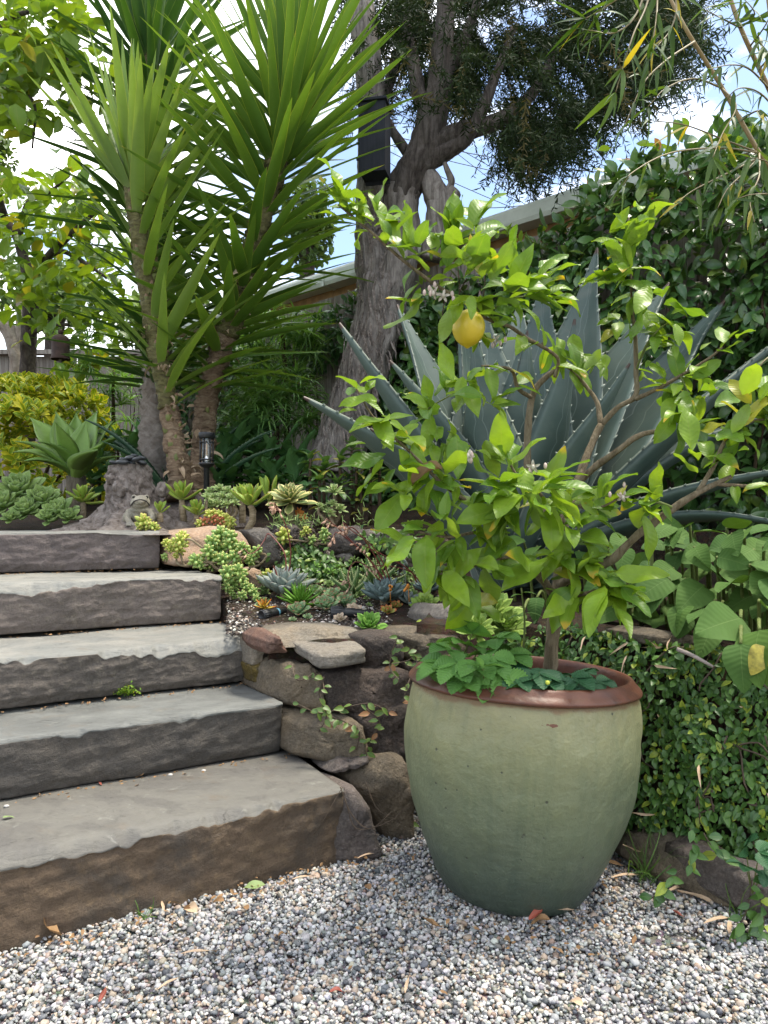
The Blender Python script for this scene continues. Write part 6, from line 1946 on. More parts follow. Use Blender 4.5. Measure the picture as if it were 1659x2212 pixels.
culm('bamboo cane crossing the top right corner', [(g0, 0, 0), (1850, 700, .1), (1700, 420, .1), (1640, 330, .05), (1560, 190, .05), (1480, 60, .0), (1430, -40, 0)], [.010, .009, .008, .0072, .0066, .006, .005],
     [[(1640, 330, .05), (1560, 300, -.05), (1480, 270, -.1), (1400, 260, -.15)], [(1640, 330, .05), (1560, 320, -.05), (1450, 330, -.2), (1370, 370, -.3), (1345, 400, -.32)], [(1560, 190, .05), (1500, 170, 0), (1440, 190, -.1), (1400, 230, -.15)],
      [(1640, 340, .05), (1580, 370, 0), (1500, 410, -.1), (1460, 440, -.15)], [(1640, 340, .05), (1600, 380, 0), (1570, 410, -.05), (1550, 450, -.1)], [(1560, 190, .05), (1590, 230, -.1), (1560, 290, -.15), (1540, 340, -.2)],
      [(1500, 90, 0), (1440, 130, -.1), (1390, 180, -.15), (1350, 270, -.2)], [(1640, 330, .05), (1640, 380, -.1), (1620, 430, -.15), (1630, 480, -.2)], [(1600, 260, .05), (1640, 240, -.1), (1670, 280, -.2)]], g0)
g1 = Vector((2.6, 2.5, 0.50))
culm('second bamboo cane at the right edge of the sky', [(g1, 0, 0), (1830, 500, .3), (1720, 330, .2), (1660, 190, .15), (1600, 60, .1), (1560, -60, .1)], [.010, .009, .008, .0075, .007, .006],
     [[(1660, 190, .15), (1620, 150, 0), (1580, 140, -.1), (1530, 150, -.15)], [(1620, 100, .1), (1650, 60, 0), (1670, 20, 0)], [(1600, 60, .1), (1560, 40, 0), (1520, 20, -.1)], [(1680, 240, .15), (1640, 200, 0), (1600, 190, -.1), (1570, 210, -.1)],
      [(1640, 150, .1), (1660, 120, -.1), (1640, 90, -.15)], [(1600, 60, .1), (1630, 30, 0), (1600, -10, 0)]], g1, nl=5)
g2 = Vector((1.9, 1.9, 0.50))
culm('bamboo twigs with bright leaves hanging along the top edge', [(g2, 0, 0), (1760, 300, -.3), (1640, -100, -.3), (1500, -200, -.3), (1420, -180, -.3)], [.012, .011, .010, .008, .006],
     [[(1420, -120, -.3), (1380, 20, -.35), (1330, 70, -.4), (1270, 65, -.4)], [(1420, -120, -.3), (1350, -20, -.4), (1300, 20, -.4), (1265, 40, -.4)], [(1420, -120, -.3), (1400, 0, -.35), (1370, 70, -.4), (1350, 130, -.42), (1330, 200, -.42)],
      [(1420, -120, -.3), (1420, 0, -.35), (1415, 60, -.4), (1400, 130, -.42)], [(1420, -120, -.3), (1460, 0, -.3), (1450, 60, -.35), (1420, 100, -.4)]], g2, nl=6)
g3 = Vector((1.9, 2.0, 0.50))
culm('low bamboo cane with long narrow leaves in front of the hedge at the right edge', [(g3, 0, 0), (1760, 700, -.1), (1730, 520, -.1), (1710, 380, -.1), (1700, 260, -.1)], [.008, .007, .006, .005, .003],
     [[(1730, 520, -.1), (1680, 430, -.15), (1630, 420, -.2), (1590, 430, -.2)], [(1760, 800, -.1), (1700, 760, -.15), (1650, 780, -.2), (1625, 830, -.2)], [(1710, 380, -.1), (1660, 350, -.15), (1620, 340, -.2)]], g3, nl=3)

# ------------------------------------------------------------------ far trees beyond the house
M_far = leafmat('far tree leaf', (0.110, 0.175, 0.045), (0.065, 0.125, 0.036), .6, .3, mottle=.1)
fs = [leaf(.16, .11, 'ovate', 3, 1, .4, .3), leaf(.14, .09, 'ellip', 3, 1, .7, .3)]
for lab, u, v, D, ru, rv, n in (('distant bushy tree seen between the right yucca and the house roof', 665, 480, 13, 60, 110, 2600), ('distant pale green tree top left of the yuccas above the fence', -20, 330, 14, 50, 60, 900),
                                ('round tree beyond the paling fence behind the golden shrub', 120, 640, 11, 130, 70, 1800), ('dark hedge tree beyond the fence behind the yucca trunks', 380, 700, 11, 140, 90, 2600)):
    c = W(u, v, D)
    t = thing('far_tree', lab, 'tree', (c.x, c.y, .9))
    build('trunk', tube(MB(), [(c.x, c.y, .9), (c.x, c.y, c.z - .3), (c.x + .2, c.y, c.z + .3)], [.16, .13, .06], 10, 12), M_pbark, t)
    its = []
    for _ in range(n):
        o = rdir(r).normalized() * (r.random() ** .45)
        l = vnoise(np.array([[o.x * 3 + u, o.y * 3, o.z * 3]]), 9)[0]
        if l < -.2 and r.random() < .8:
            continue
        p = c + Vector((o.x * ru / FPX * D, o.y * ru / FPX * D, o.z * rv / FPX * D))
        its.append((r.randint(0, 1), frame(p, unit(rdir(r) + Vector((0, 0, -.3))), (0, 0, 1), 0, r.uniform(.6, 1.1))))
    build('crown', join(fs, its), M_far, t, kind='stuff')
# ------------------------------------------------------------------ succulents
def rosmat(name, c1, c2, tip=None, tip_at=.8, edge=None, edge_w=.12, rough=.5, base=None, trans=.08, vein=None, vein_w=.3, odd=None, odd_p=0.0):
    return leafmat(name, c1, c2, rough, trans, (1.2, 1.15, .5), tip=tip, tip_p=1.1, tip_at=tip_at, edge=edge, edge_w=edge_w, base=base, mottle=.12, spec=.35, vein=vein, vein_w=vein_w, odd=odd, odd_p=odd_p)
S_grey = rosmat('grey blue echeveria', (.250, .295, .260), (.190, .235, .215), tip=(.30, .17, .15), tip_at=.93, edge=(.27, .24, .21), edge_w=.06)
S_blue = rosmat('slate blue echeveria', (.185, .245, .235), (.140, .200, .195), edge=(.22, .25, .23), edge_w=.05)
S_green = rosmat('bright green rosette', (.200, .390, .070), (.155, .320, .062), edge=(.26, .38, .10), edge_w=.08, trans=.2)
S_lime = rosmat('lime rosette', (.270, .390, .070), (.190, .305, .058), edge=(.34, .44, .12), edge_w=.1, trans=.25)
S_pinkg = rosmat('red tipped green rosette', (.245, .370, .180), (.195, .310, .155), tip=(.46, .16, .11), tip_at=.84, trans=.12)
S_pale = rosmat('pale pink ghost plant', (.60, .48, .36), (.50, .42, .30), tip=(.46, .26, .20), tip_at=.85)
S_orange = rosmat('orange rosette', (.58, .41, .055), (.48, .39, .06), tip=(.50, .17, .025), tip_at=.55, trans=.2)
S_yel = rosmat('yellow pink rosette', (.42, .40, .09), (.36, .36, .10), tip=(.50, .16, .06), tip_at=.7, trans=.2)
S_grass = rosmat('bright spiky rosette', (.155, .330, .036), (.110, .260, .032), trans=.2, rough=.35)
S_var = rosmat('cream edged aeonium', (.270, .410, .140), (.300, .440, .155), edge=(.62, .62, .32), edge_w=.34, tip=(.52, .33, .24), tip_at=.93, trans=.18)
S_vary = rosmat('yellow striped aeonium', (.155, .235, .090), (.30, .34, .11), edge=(.68, .62, .27), edge_w=.5, tip=(.52, .30, .22), tip_at=.9, trans=.18)
S_aeon = rosmat('pale green aeonium', (.255, .360, .105), (.190, .295, .088), edge=(.23, .29, .16), edge_w=.08, trans=.15)
S_kal = rosmat('waxy paddle leaf', (.290, .410, .062), (.230, .355, .055), edge=(.40, .26, .045), edge_w=.09, rough=.28, trans=.2, base=(.19, .25, .06))
S_bean = rosmat('jelly bean leaf', (.245, .385, .120), (.310, .445, .115), tip=(.42, .40, .12), tip_at=.82, rough=.35, trans=.15)
S_beany = rosmat('yellow jelly bean leaf', (.52, .57, .12), (.43, .53, .12), tip=(.46, .36, .10), tip_at=.8, rough=.35, trans=.2)
S_beanr = rosmat('red jelly bean leaf', (.40, .22, .10), (.32, .32, .10), tip=(.50, .17, .09), tip_at=.6, rough=.35, trans=.2)
S_stem = barkmat('succulent stem', (.13, .095, .055), (.24, .19, .12), (.36, .30, .21), (14, 14, 34), .6)
S_redstem = plain('red flower stalk', (.20, .045, .035), .5, var=.2)
S_flower = plain('coral flower', (.64, .38, .25), .55, var=.25, scale=60)
S_dryfl = plain('withered flower', (.42, .28, .19), .8, var=.3, scale=60)
S_dead = plain('dead twigs', (.085, .065, .052), .9, var=.3)

TE = {  # unit-length leaf templates
 'echev': leaf(1, .50, 'echev', 7, 2, -.55, .55, 0, 0, .10, pw=1.2), 'spoon': leaf(1, .46, 'spoon', 7, 2, -.45, .40, 0, 0, .07, pw=1.3), 'narrow': leaf(1, .20, 'lance', 6, 1, -.35, .6, 0, 0, .07, pw=1.2),
 'aeon': leaf(1, .40, 'spoon', 6, 2, -.3, .35, 0, 0, .05, pw=1.3), 'kal': leaf(1, .44, 'spoon', 8, 3, -.45, .45, 0, 0, .07, pw=1.3), 'broad': leaf(1, .62, 'spoon', 7, 2, -.6, .5, 0, 0, .09, pw=1.2)}
bean = MB()
ball(bean, (0, .5, 0), (.235, .54, .235), 8, 6)
_v = bean.v[0]
bean.lc[0][:, 1] = np.clip(_v[:, 1], 0, 1)
bean.lc[0][:, 0] = 0
TE['bean'] = bean.template()

def rosette(root, c, ax, Rr, n, kind, mat, el0=8, el1=82, shrink=.62, parts=True, seed=0, wide=1.0, pow_=1.0, nm='leaf'):
    r = random.Random(seed)
    ax = unit(ax)
    q = Vector((0, 0, 1)).rotation_difference(ax).to_matrix()
    its = []
    for k in range(n):
        f = k / max(1, n - 1)
        a = k * 2.39996 + r.gauss(0, .08)
        e = R(el0 + (el1 - el0) * f ** pow_ + r.gauss(0, 3))
        L = Rr * (1 - shrink * f ** 1.2) * r.uniform(.93, 1.06)
        d = q @ Vector((math.cos(a) * math.cos(e), math.sin(a) * math.cos(e), math.sin(e)))
        up = q @ Vector((-math.cos(a) * math.sin(e), -math.sin(a) * math.sin(e), math.cos(e)))
        its.append((0, frame(Vector(c) + ax * (Rr * .22 * f), d, up, r.gauss(0, .08), L, wide)))
    if parts:
        me = tmesh(TE[kind], nm, mat)
        for _, M in its:
            put(nm, me, root, M)
        return None
    return join([TE[kind]], its)

def pxm(px, d):
    return px / FPX * d

def single_ros(name, label, u, v, wpx, n, kind, mat, cat='succulent', group=None, zf=zlow, lift=.25, ax=(0, -.35, 1), d=None, el0=8, el1=82, parts=True, seed=1, wide=1.0, base_px=None, shrink=.62, pow_=1.0):
    """rosette whose middle shows at u, v, wpx wide"""
    g = onz(u, v + (base_px if base_px is not None else wpx * .25), zf) if d is None else W(u, v, d)
    D = g.y
    c = W(u, v, D)
    Rr = pxm(wpx, D) / 2 * 1.24
    loc = Vector((g.x, g.y, min(c.z - Rr * .3, g.z)))
    t = thing(name, label, cat, loc, group)
    if parts:
        rosette(t, c - Vector((0, 0, Rr * .18)), ax, Rr, n, kind, mat, el0, el1, shrink, True, seed, wide, pow_)
    else:
        mb = rosette(None, c - Vector((0, 0, Rr * .18)), ax, Rr, n, kind, mat, el0, el1, shrink, False, seed, wide, pow_)
        build('leaves', mb, mat, t, kind=None)
    if (c.z - Rr * .2) - loc.z > .012:
        build('stem', tube(MB(), [loc - Vector((0, 0, .01)), c - Vector((0, 0, Rr * .15))], [Rr * .16, Rr * .13], 8, 6, bump=.2, bfreq=40), S_stem, t)
    return t, c, Rr

G_ECH = 'grey blue echeveria rosettes in the bed'
t1, c1, r1 = single_ros('echeveria', 'largest grey pink edged echeveria with two red stalks in the lower bed', 615, 1268, 118, 46, 'echev', S_grey, 'succulent', G_ECH, el0=6, ax=(0, -.12, 1), seed=1, base_px=26)
t2, c2, r2 = single_ros('echeveria', 'big slate blue echeveria under the leaning red stalks', 830, 1284, 100, 44, 'echev', S_blue, 'succulent', G_ECH, el0=6, ax=(0, -.18, 1), seed=2, base_px=26)
single_ros('echeveria', 'medium grey echeveria at the right shoulder of the slate blue one', 884, 1298, 54, 26, 'echev', S_grey, 'succulent', G_ECH, ax=(.1, -.4, 1), seed=3)
single_ros('echeveria', 'dark slate blue echeveria half hidden by hanging lemon leaves', 925, 1270, 66, 30, 'echev', S_blue, 'succulent', G_ECH, ax=(0, -.3, 1), seed=4)
single_ros('orange_rosette', 'orange yellow spiky rosette beside a fallen spotlight', 571, 1309, 46, 30, 'narrow', S_orange, 'succulent', None, wide=1.25, ax=(-.05, -.5, 1), seed=5)
single_ros('spiky_rosette', 'bright green narrow leaved spiky rosette in the lower bed', 650, 1297, 92, 42, 'narrow', S_grass, 'succulent', None, wide=.75, ax=(.05, -.3, 1), el0=3, el1=78, seed=6, shrink=.35)
GP = 'small red tipped echeverias'
for (u, v, w, lab, sd) in ((644, 1320, 54, 'red tipped rosette right of the blue banded spotlight', 1), (664, 1334, 24, 'tiny red tipped offset nearest the lower wall cap', 2), (705, 1308, 58, 'plump red tipped rosette standing over the black spotlight head', 3),
                           (720, 1288, 48, 'red tipped rosette right of the spiky green one', 4), (745, 1301, 46, 'red tipped rosette left of the toothed aloe', 5), (700, 1280, 30, 'little pink rosette behind the plump red tipped one', 6), (680, 1274, 34, 'rosy rosette touching the spiky green one', 7), (632, 1340, 22, 'tiny rosette below the red tipped one by the banded spotlight', 8), (753, 1286, 26, 'tiny pink rosette against the toothed aloe', 9)):
    single_ros('small_echeveria', lab, u, v, w, 24 if w > 40 else 16, 'broad', S_pinkg, 'succulent', GP, ax=(rng.gauss(0, .15), -.5, 1), seed=sd, parts=w > 40)
GG = 'pale pink ghost plants'
single_ros('ghost_plant', 'larger pale pink ghost plant on the spotlight tube', 766, 1322, 46, 22, 'broad', S_pale, 'succulent', GG, ax=(.1, -.6, 1), seed=3)
single_ros('ghost_plant', 'smaller pale pink ghost plant low beside the larger one', 735, 1337, 32, 16, 'broad', S_pale, 'succulent', GG, ax=(-.2, -.6, 1), seed=4)
single_ros('green_rosette', 'fresh green rosette sitting on the edge of the wall', 797, 1350, 70, 34, 'spoon', S_green, 'succulent', None, ax=(.05, -.75, 1), el0=14, seed=5, base_px=22)
tt_, cc_, rr_ = single_ros('lime_rosette', 'lime green rosette with trailing stems on the pale gravel of the bed', 922, 1312, 76, 32, 'spoon', S_lime, 'succulent', None, ax=(0, -.6, 1), el0=5, seed=6, base_px=30)
for k in range(7):
    p = cc_ + Vector((rng.uniform(-.05, .05), -.035, rng.uniform(-.07, -.03)))
    rosette(tt_, p, (rng.gauss(0, .5), -.8, .6), .020, 8, 'spoon', S_green, parts=True, seed=k)
GY = 'little yellow and pink rosettes'
single_ros('tiny_rosette', 'yellow green tiny rosette left of the rosy pair', 837, 1320, 36, 18, 'broad', S_yel, 'succulent', GY, ax=(0, -.6, 1), seed=7, parts=False)
single_ros('tiny_rosette', 'rosy yellow tiny rosette in front of the medium grey echeveria', 855, 1309, 32, 16, 'broad', S_yel, 'succulent', GY, ax=(0, -.6, 1), seed=8, parts=False)
single_ros('tiny_rosette', 'topmost tiny yellow rosette just under the slate blue one', 838, 1302, 22, 14, 'broad', S_yel, 'succulent', GY, ax=(0, -.6, 1), seed=9, parts=False)
for k, (u, v, w) in enumerate(((1060, 1322, 120), (1095, 1352, 90), (1030, 1358, 80))):
    single_ros('big_lime_rosette', ['large lime green aeonium rosette behind the pot below the lemon leaves', 'lime green aeonium rosette just left of the lemon trunk behind the pot', 'lime green aeonium rosette above the strawberries at the back of the pot'][k],
               u, v, w, 38, 'aeon', S_lime, 'succulent', 'lime aeoniums behind the pot', d=2.22 - .04 * k, ax=(-.1, -.8, 1), seed=20 + k, el0=4)

# small flowering shoot of a grey plant and green trailing plants round the aloe
for k, (u, v, n) in enumerate(((785, 1232, 9), (752, 1225, 7), (690, 1240, 6), (722, 1245, 7), (905, 1250, 6))):
    g = onz(u, v + 14, zlow)
    mb = MB()
    for j in range(n):
        mb2 = rosette(None, g + Vector((rng.gauss(0, .03), rng.gauss(0, .03), .02 + rng.random() * .05)), (rng.gauss(0, .5), -.4, 1), .026, 9, 'spoon', S_green, parts=False, seed=j)
        mb.add(np.concatenate(mb2.v), list(mb2.f), np.concatenate(mb2.lc))
    t = thing('trailing_succulent', ['green leafy trailing succulent above the toothed aloe', 'grey green trailing succulent left of the toothed aloe', 'low green sprigs under the pale rock', 'green sprigs behind the little red tipped rosettes', 'green sprigs beside the dark rock'][k], 'succulent', g, 'trailing green succulents')
    build('leaves', mb, S_green if k != 1 else S_aeon, t)

# toothed green aloes
S_aloe = rosmat('toothed aloe leaf', (.105, .190, .060), (.080, .155, .050), edge=(.30, .36, .16), edge_w=.10, rough=.35)
aloeT = agave_leaf(.14, .034, -.5, .75, .010, 12, 16, seed=8)
aloem = tmesh(aloeT, 'leaf', S_aloe)
for lab, u, v, n, s in (('larger toothed green aloe below the dark rock', 812, 1262, 16, 1.0), ('smaller toothed green aloe beside the red tipped rosettes', 762, 1278, 15, .85)):
    g = onz(u, v + 8, zlow)
    t = thing('toothed_aloe', lab, 'aloe', g, 'toothed aloes')
    for k in range(n):
        a, e = k * 2.4, R(12 + 66 * k / n)
        d = Vector((math.cos(a) * math.cos(e), math.sin(a) * math.cos(e), math.sin(e)))
        put('leaf', aloem, t, frame(g + Vector((0, 0, .005)), d, (-d.x, -d.y, .6), 0, s * rng.uniform(.75, 1.05)))

# flower stalks: parts of the two big echeverias
def stalk(parent, pts, d, flowers=8, rad=.003, mat=S_flower):
    P = [W(u, v, dd) for (u, v), dd in zip(pts, d)]
    build('flower_stalk', tube(MB(), P, np.linspace(rad, rad * .6, len(P)), 6, 30), S_redstem, parent)
    Q = smooth_path(np.array([list(p) for p in P]), 40)
    mb = MB()
    for k in range(flowers):
        p = Vector(Q[39 - int(k * 9 / max(1, flowers))])
        o = Vector((rng.gauss(-.3, .5), rng.gauss(-.4, .4), rng.gauss(-.6, .4)))
        e = p + unit(o) * .018
        tube(mb, [p, e], [.0010, .001], 4, 2, cap=False)
        ball(mb, e + unit(o) * .006, (.0045, .0045, .009), 7, 5, rot=Vector((0, 0, 1)).rotation_difference(unit(o)))
    build('flowers', mb, mat, parent)
d0 = c1.y
stalk(t1, [(621, 1250), (628, 1200), (622, 1150), (606, 1110), (592, 1086)], [d0, d0, d0 - .02, d0 - .04, d0 - .06], 12)
stalk(t1, [(618, 1250), (616, 1200), (600, 1172), (580, 1153), (572, 1165), (556, 1188), (540, 1196), (528, 1185)], [d0, d0, d0 + .02, d0 + .04, d0 + .04, d0, d0 - .02, d0 - .02], 2)
stalk(t1, [(600, 1255), (596, 1235), (590, 1222)], [d0 - .05] * 3, 0, .004)
d0 = c2.y
for pts in ([(836, 1262), (800, 1210), (760, 1170), (735, 1145), (705, 1120)], [(832, 1262), (795, 1205), (760, 1172), (728, 1150), (718, 1165)], [(840, 1262), (818, 1215), (790, 1170), (762, 1140), (745, 1148)], [(845, 1262), (830, 1220), (800, 1175), (765, 1150), (740, 1128)],
            [(828, 1262), (790, 1222), (765, 1215), (752, 1240), (756, 1268)], [(900, 1258), (890, 1238), (860, 1226), (820, 1222), (790, 1226)], [(912, 1262), (880, 1228), (840, 1205), (800, 1185), (770, 1172)]):
    stalk(t2, pts, np.linspace(d0 + .02, d0 - .06, len(pts)), 5, .0028, S_dryfl if pts[-1][1] > 1200 else S_flower)
mb = MB()
for k in range(9):
    g = W(874 + rng.gauss(0, 6), 1222 + k * 4 - 12, 3.1)
    ball(mb, g, (.004, .004, .012), 6, 5, rot=Vector((0, 0, 1)).rotation_difference(unit((rng.gauss(0, .6), -.3, 1))))
tube(mb, [W(876, 1262, 3.1), W(874, 1205, 3.1)], [.003, .002], 5, 6)
single('grey_sprig', mb, S_grey, 'upright powdery grey succulent sprig before the dark rock', 'succulent', tuple(W(876, 1262, 3.1)))
mb = MB()
for (u, v) in ((842, 1270), (882, 1268)):
    tube(mb, [W(u + 2, 1300, 2.7), W(u, v, 2.7)], [.0016, .0012], 5, 4)
    for k in range(6):
        ball(mb, W(u + rng.gauss(0, 4), v + rng.gauss(0, 5), 2.7), .006, 6, 4)
single('orange_flower', mb, plain('orange bloom', (.60, .22, .02), .5, var=.2), 'two small orange blooms on thin stems over the tiny rosettes', 'flower', tuple(W(860, 1300, 2.7)))

# jelly bean sedums
def sprig(parent, u, v, D, px, mat, n=16, stem=None, ax=None, seed=0):
    r = random.Random(seed)
    c = W(u, v, D)
    Rr = pxm(px, D) / 2
    ax = unit(ax or (r.gauss(0, .45), -.55, 1))
    mb = rosette(None, c - ax * Rr * .4, ax, Rr * 1.02, int(n * .8), 'bean', mat, -15, 80, .25, False, seed, 1.0)
    b2 = rosette(None, c - ax * Rr * 1.0, ax, Rr * .85, 7, 'bean', mat, -10, 30, .1, False, seed + 1, 1.0)
    mb.add(np.concatenate(b2.v), list(b2.f), np.concatenate(b2.lc))
    s = build('sprig', mb, mat, parent, c)
    if stem:
        pts = [W(a, b, D + .01 * k) for k, (a, b) in enumerate(stem)]
        build('stem', tube(MB(), [c - ax * Rr * .8] + pts, [.0045] * (len(pts) + 1), 7, 16, bump=.2, bfreq=40), S_stem, parent)
GS = 'jelly bean sedums'
sed = thing('jelly_bean_sedum', 'big green jelly bean sedum spilling over the tan rock', 'succulent', W(470, 1215, 3.05), GS)
for k, (u, v, px) in enumerate(((478, 1147, 44), (500, 1155, 40), (462, 1165, 40), (450, 1185, 40), (478, 1180, 46), (492, 1172, 38), (465, 1200, 36), (480, 1203, 40), (502, 1183, 36), (452, 1212, 40), (500, 1210, 38), (520, 1178, 34), (528, 1190, 34), (538, 1208, 26), (514, 1222, 26), (505, 1198, 36), (440, 1202, 30))):
    sprig(sed, u, v, 3.02 - .02 * (k % 4), px, S_bean, 18, [(u - 4, v + 24), (475, 1232)], seed=k)
for k, (u, v, px, st) in enumerate(((418, 1207, 40, [(440, 1215), (470, 1215)]), (430, 1214, 30, [(450, 1220)]), (388, 1162, 40, [(410, 1165), (440, 1185), (460, 1190)]), (558, 1185, 30, [(575, 1200), (560, 1220), (540, 1225)]), (542, 1203, 26, [(560, 1215)]))):
    sprig(sed, u, v, 2.96, px, S_bean if k in (0, 1, 3, 4) else S_beany, 16, st, seed=40 + k)
sed = thing('jelly_bean_sedum', 'yellow jelly bean sedum creeping from the gap right of the top step', 'succulent', W(365, 1220, 3.05), GS)
for k, (u, v, px) in enumerate(((358, 1170, 26), (364, 1182, 24), (384, 1178, 36), (374, 1172, 28), (392, 1154, 30), (378, 1198, 16), (356, 1200, 20))):
    sprig(sed, u, v, 3.02, px, S_beany if k != 6 else S_bean, 15, [(u + 6, v + 20), (400, 1222), (430, 1214)] if k in (2, 5) else [(u + 3, v + 14)], seed=60 + k)
sed = thing('jelly_bean_sedum', 'green jelly bean sedum at the right end of the fourth step', 'succulent', W(505, 1290, 2.85), GS)
for k, (u, v, px) in enumerate(((490, 1230, 40), (512, 1228, 40), (500, 1243, 40), (482, 1246, 34), (520, 1243, 36), (505, 1258, 32), (488, 1262, 28), (498, 1274, 24), (538, 1268, 32), (525, 1282, 26), (548, 1276, 28), (505, 1285, 20), (552, 1290, 22), (530, 1262, 26))):
    sprig(sed, u, v, 2.84 + .02 * (k % 3), px, S_bean, 16, [(u, v + 22)], seed=80 + k)
sed = thing('jelly_bean_sedum', 'lone jelly bean sedum shoots left of the largest echeveria', 'succulent', W(575, 1262, 3.0), GS)
for k, (u, v, px) in enumerate(((578, 1238, 34), (564, 1248, 26), (584, 1250, 24), (558, 1290, 26))):
    sprig(sed, u, v, 3.0, px, S_bean if k else S_beany, 15, [(u, v + 20)], seed=100 + k)
sed = thing('jelly_bean_sedum', 'yellow jelly bean sedum shoot by the frog foot on the top step', 'succulent', W(315, 1140, 3.2), GS)
for k, (u, v, px) in enumerate(((310, 1121, 42), (318, 1130, 28), (328, 1134, 28), (304, 1132, 24))):
    sprig(sed, u, v, 3.2, px, S_beany, 17, [(u + 2, v + 16)], seed=110 + k)
sed = thing('jelly_bean_sedum', 'red flushed jelly bean sedum along the top of the tan rock', 'succulent', W(460, 1138, 3.35), GS)
for k, (u, v, px) in enumerate(((430, 1128, 26), (442, 1124, 28), (455, 1120, 28), (466, 1116, 28), (478, 1122, 30), (488, 1116, 28), (450, 1108, 28), (462, 1106, 26), (500, 1124, 28), (472, 1108, 26), (492, 1130, 26))):
    sprig(sed, u, v, 3.33, px, S_beanr if k in (1, 2, 3, 4) else S_beany, 14, [(u, v + 16)], seed=120 + k)
sed = thing('jelly_bean_sedum', 'jelly bean sedum shoots hanging among dead twigs between the rocks', 'succulent', W(660, 1160, 3.25), GS)
for k, (u, v, px) in enumerate(((612, 1150, 42), (700, 1147, 30), (696, 1160, 26), (676, 1163, 26), (660, 1142, 22), (655, 1150, 18))):
    sprig(sed, u, v, 3.25, px, S_beany if k in (0, 4, 5) else S_bean, 15, [(u + 10, v + 16), (668, 1170)], seed=140 + k)
mb = MB()
for k in range(46):
    u, v = rng.uniform(615, 705), rng.uniform(1150, 1185)
    p = W(u, v, 3.28)
    pts = [p]
    for j in range(4):
        p = p + Vector((rng.gauss(0, .025), rng.gauss(0, .012), rng.gauss(-.006, .018)))
        pts.append(p)
    tube(mb, pts, [.004, .0035, .003, .0025, .002], 5, 10)
single('dead_stems', mb, S_dead, 'tangle of dead dark succulent stems between the edging rocks', 'dead stems', tuple(W(660, 1185, 3.28)))

# creeping fig patch among the edging rocks
fp2 = thing('creeping_fig', 'bright creeping fig patch among the edging rocks above the big echeveria', 'creeping fig', W(660, 1255, 3.2))
its = []
for k in range(620):
    a = rng.random()
    if a < .62:
        u, v = rng.gauss(655, 26), rng.gauss(1208, 20)
    elif a < .82:
        u, v = rng.gauss(705, 24), rng.gauss(1232, 12)
    else:
        u, v = rng.uniform(780, 900), rng.gauss(1190 - (rng.random() * 40), 9)
    p = W(u, v, 3.22 + (1215 - v) * .0015 + rng.gauss(0, .02))
    its.append((rng.randrange(3), frame(p, unit(Vector((rng.gauss(0, .6), -.4, -.5)) + rdir(r, .3)), (rng.gauss(0, .3), -.7, .8), 0, rng.uniform(.9, 1.5))))
emit(fp2, 'leaf', ft, its, leafmat('bright fig leaf', (.085, .175, .030), (.055, .125, .026), .42, .25, vein=(.14, .22, .06), vein_w=.1, mottle=.2, odd=(.19, .26, .04), odd_p=.15), 300, 'more_leaves')

# paddle leaved plants on stems and variegated aeoniums along the upper bed
GK = 'waxy paddle leaved plants'
def paddle(label, u, v, D, size, n, stem, el=(15, 80), seed=0):
    b = W(stem[-1][0], stem[-1][1], D)
    t = thing('paddle_plant', label, 'succulent', b, GK)
    c = W(u, v, D)
    if len(stem) > 1 or True:
        pts = [c] + [W(a, e, D) for a, e in stem]
        build('stem', tube(MB(), pts, [.013] + [.016] * (len(pts) - 1), 12, 26, bump=.14, bfreq=60, seed=seed), S_stem, t)
    rosette(t, c, (rng.gauss(0, .1), -.18, 1), pxm(size, D), n, 'kal', S_kal, el[0], el[1], .35, True, seed, .95)
    return t
paddle('tall stemmed paddle plant in front of the yucca trunks right of the frog', 393, 1080, 3.5, 50, 13, [(394, 1100), (397, 1128)], (8, 80), 1)
paddle('small paddle plant touching the right side of the frog', 345, 1108, 3.35, 30, 9, [(346, 1128)], (30, 80), 2)
paddle('low paddle plant behind the red flushed sedum', 425, 1112, 3.45, 40, 13, [(426, 1132)], (5, 75), 3)
paddle('biggest paddle plant on a thick ringed stem at the right of the tan rock', 540, 1092, 3.35, 56, 16, [(546, 1105), (544, 1128), (532, 1148)], (16, 84), 4)
paddle('single stemmed pale paddle plant behind the biggest one', 522, 1078, 3.5, 38, 7, [(523, 1100), (524, 1130)], (25, 84), 5)
t = thing('paddle_plant', 'lone upright paddle leaves sprouting left of the big striped aeonium', 'succulent', W(580, 1090, 3.7), GK)
rosette(t, W(580, 1085, 3.7), (-.1, -.1, 1), pxm(66, 3.7), 4, 'kal', S_kal, 55, 85, .3, True, 9, .7)
GV = 'variegated aeoniums'
big = thing('variegated_aeonium', 'largest cream and yellow striped aeonium rosette by the leaning red stalk', 'succulent', W(630, 1135, 3.5), GV)
build('stem', tube(MB(), [W(630, 1085, 3.5), W(632, 1138, 3.5)], [.016, .018], 10, 10, bump=.15), S_stem, big)
rosette(big, W(628, 1084, 3.5), (-.05, -.55, 1), pxm(58, 3.5), 40, 'aeon', S_vary, -12, 82, .62, True, 11, 1.1)
cl = thing('variegated_aeonium', 'dense bunch of small cream edged aeonium rosettes beside the solar lamp', 'succulent', W(480, 1130, 3.55), GV)
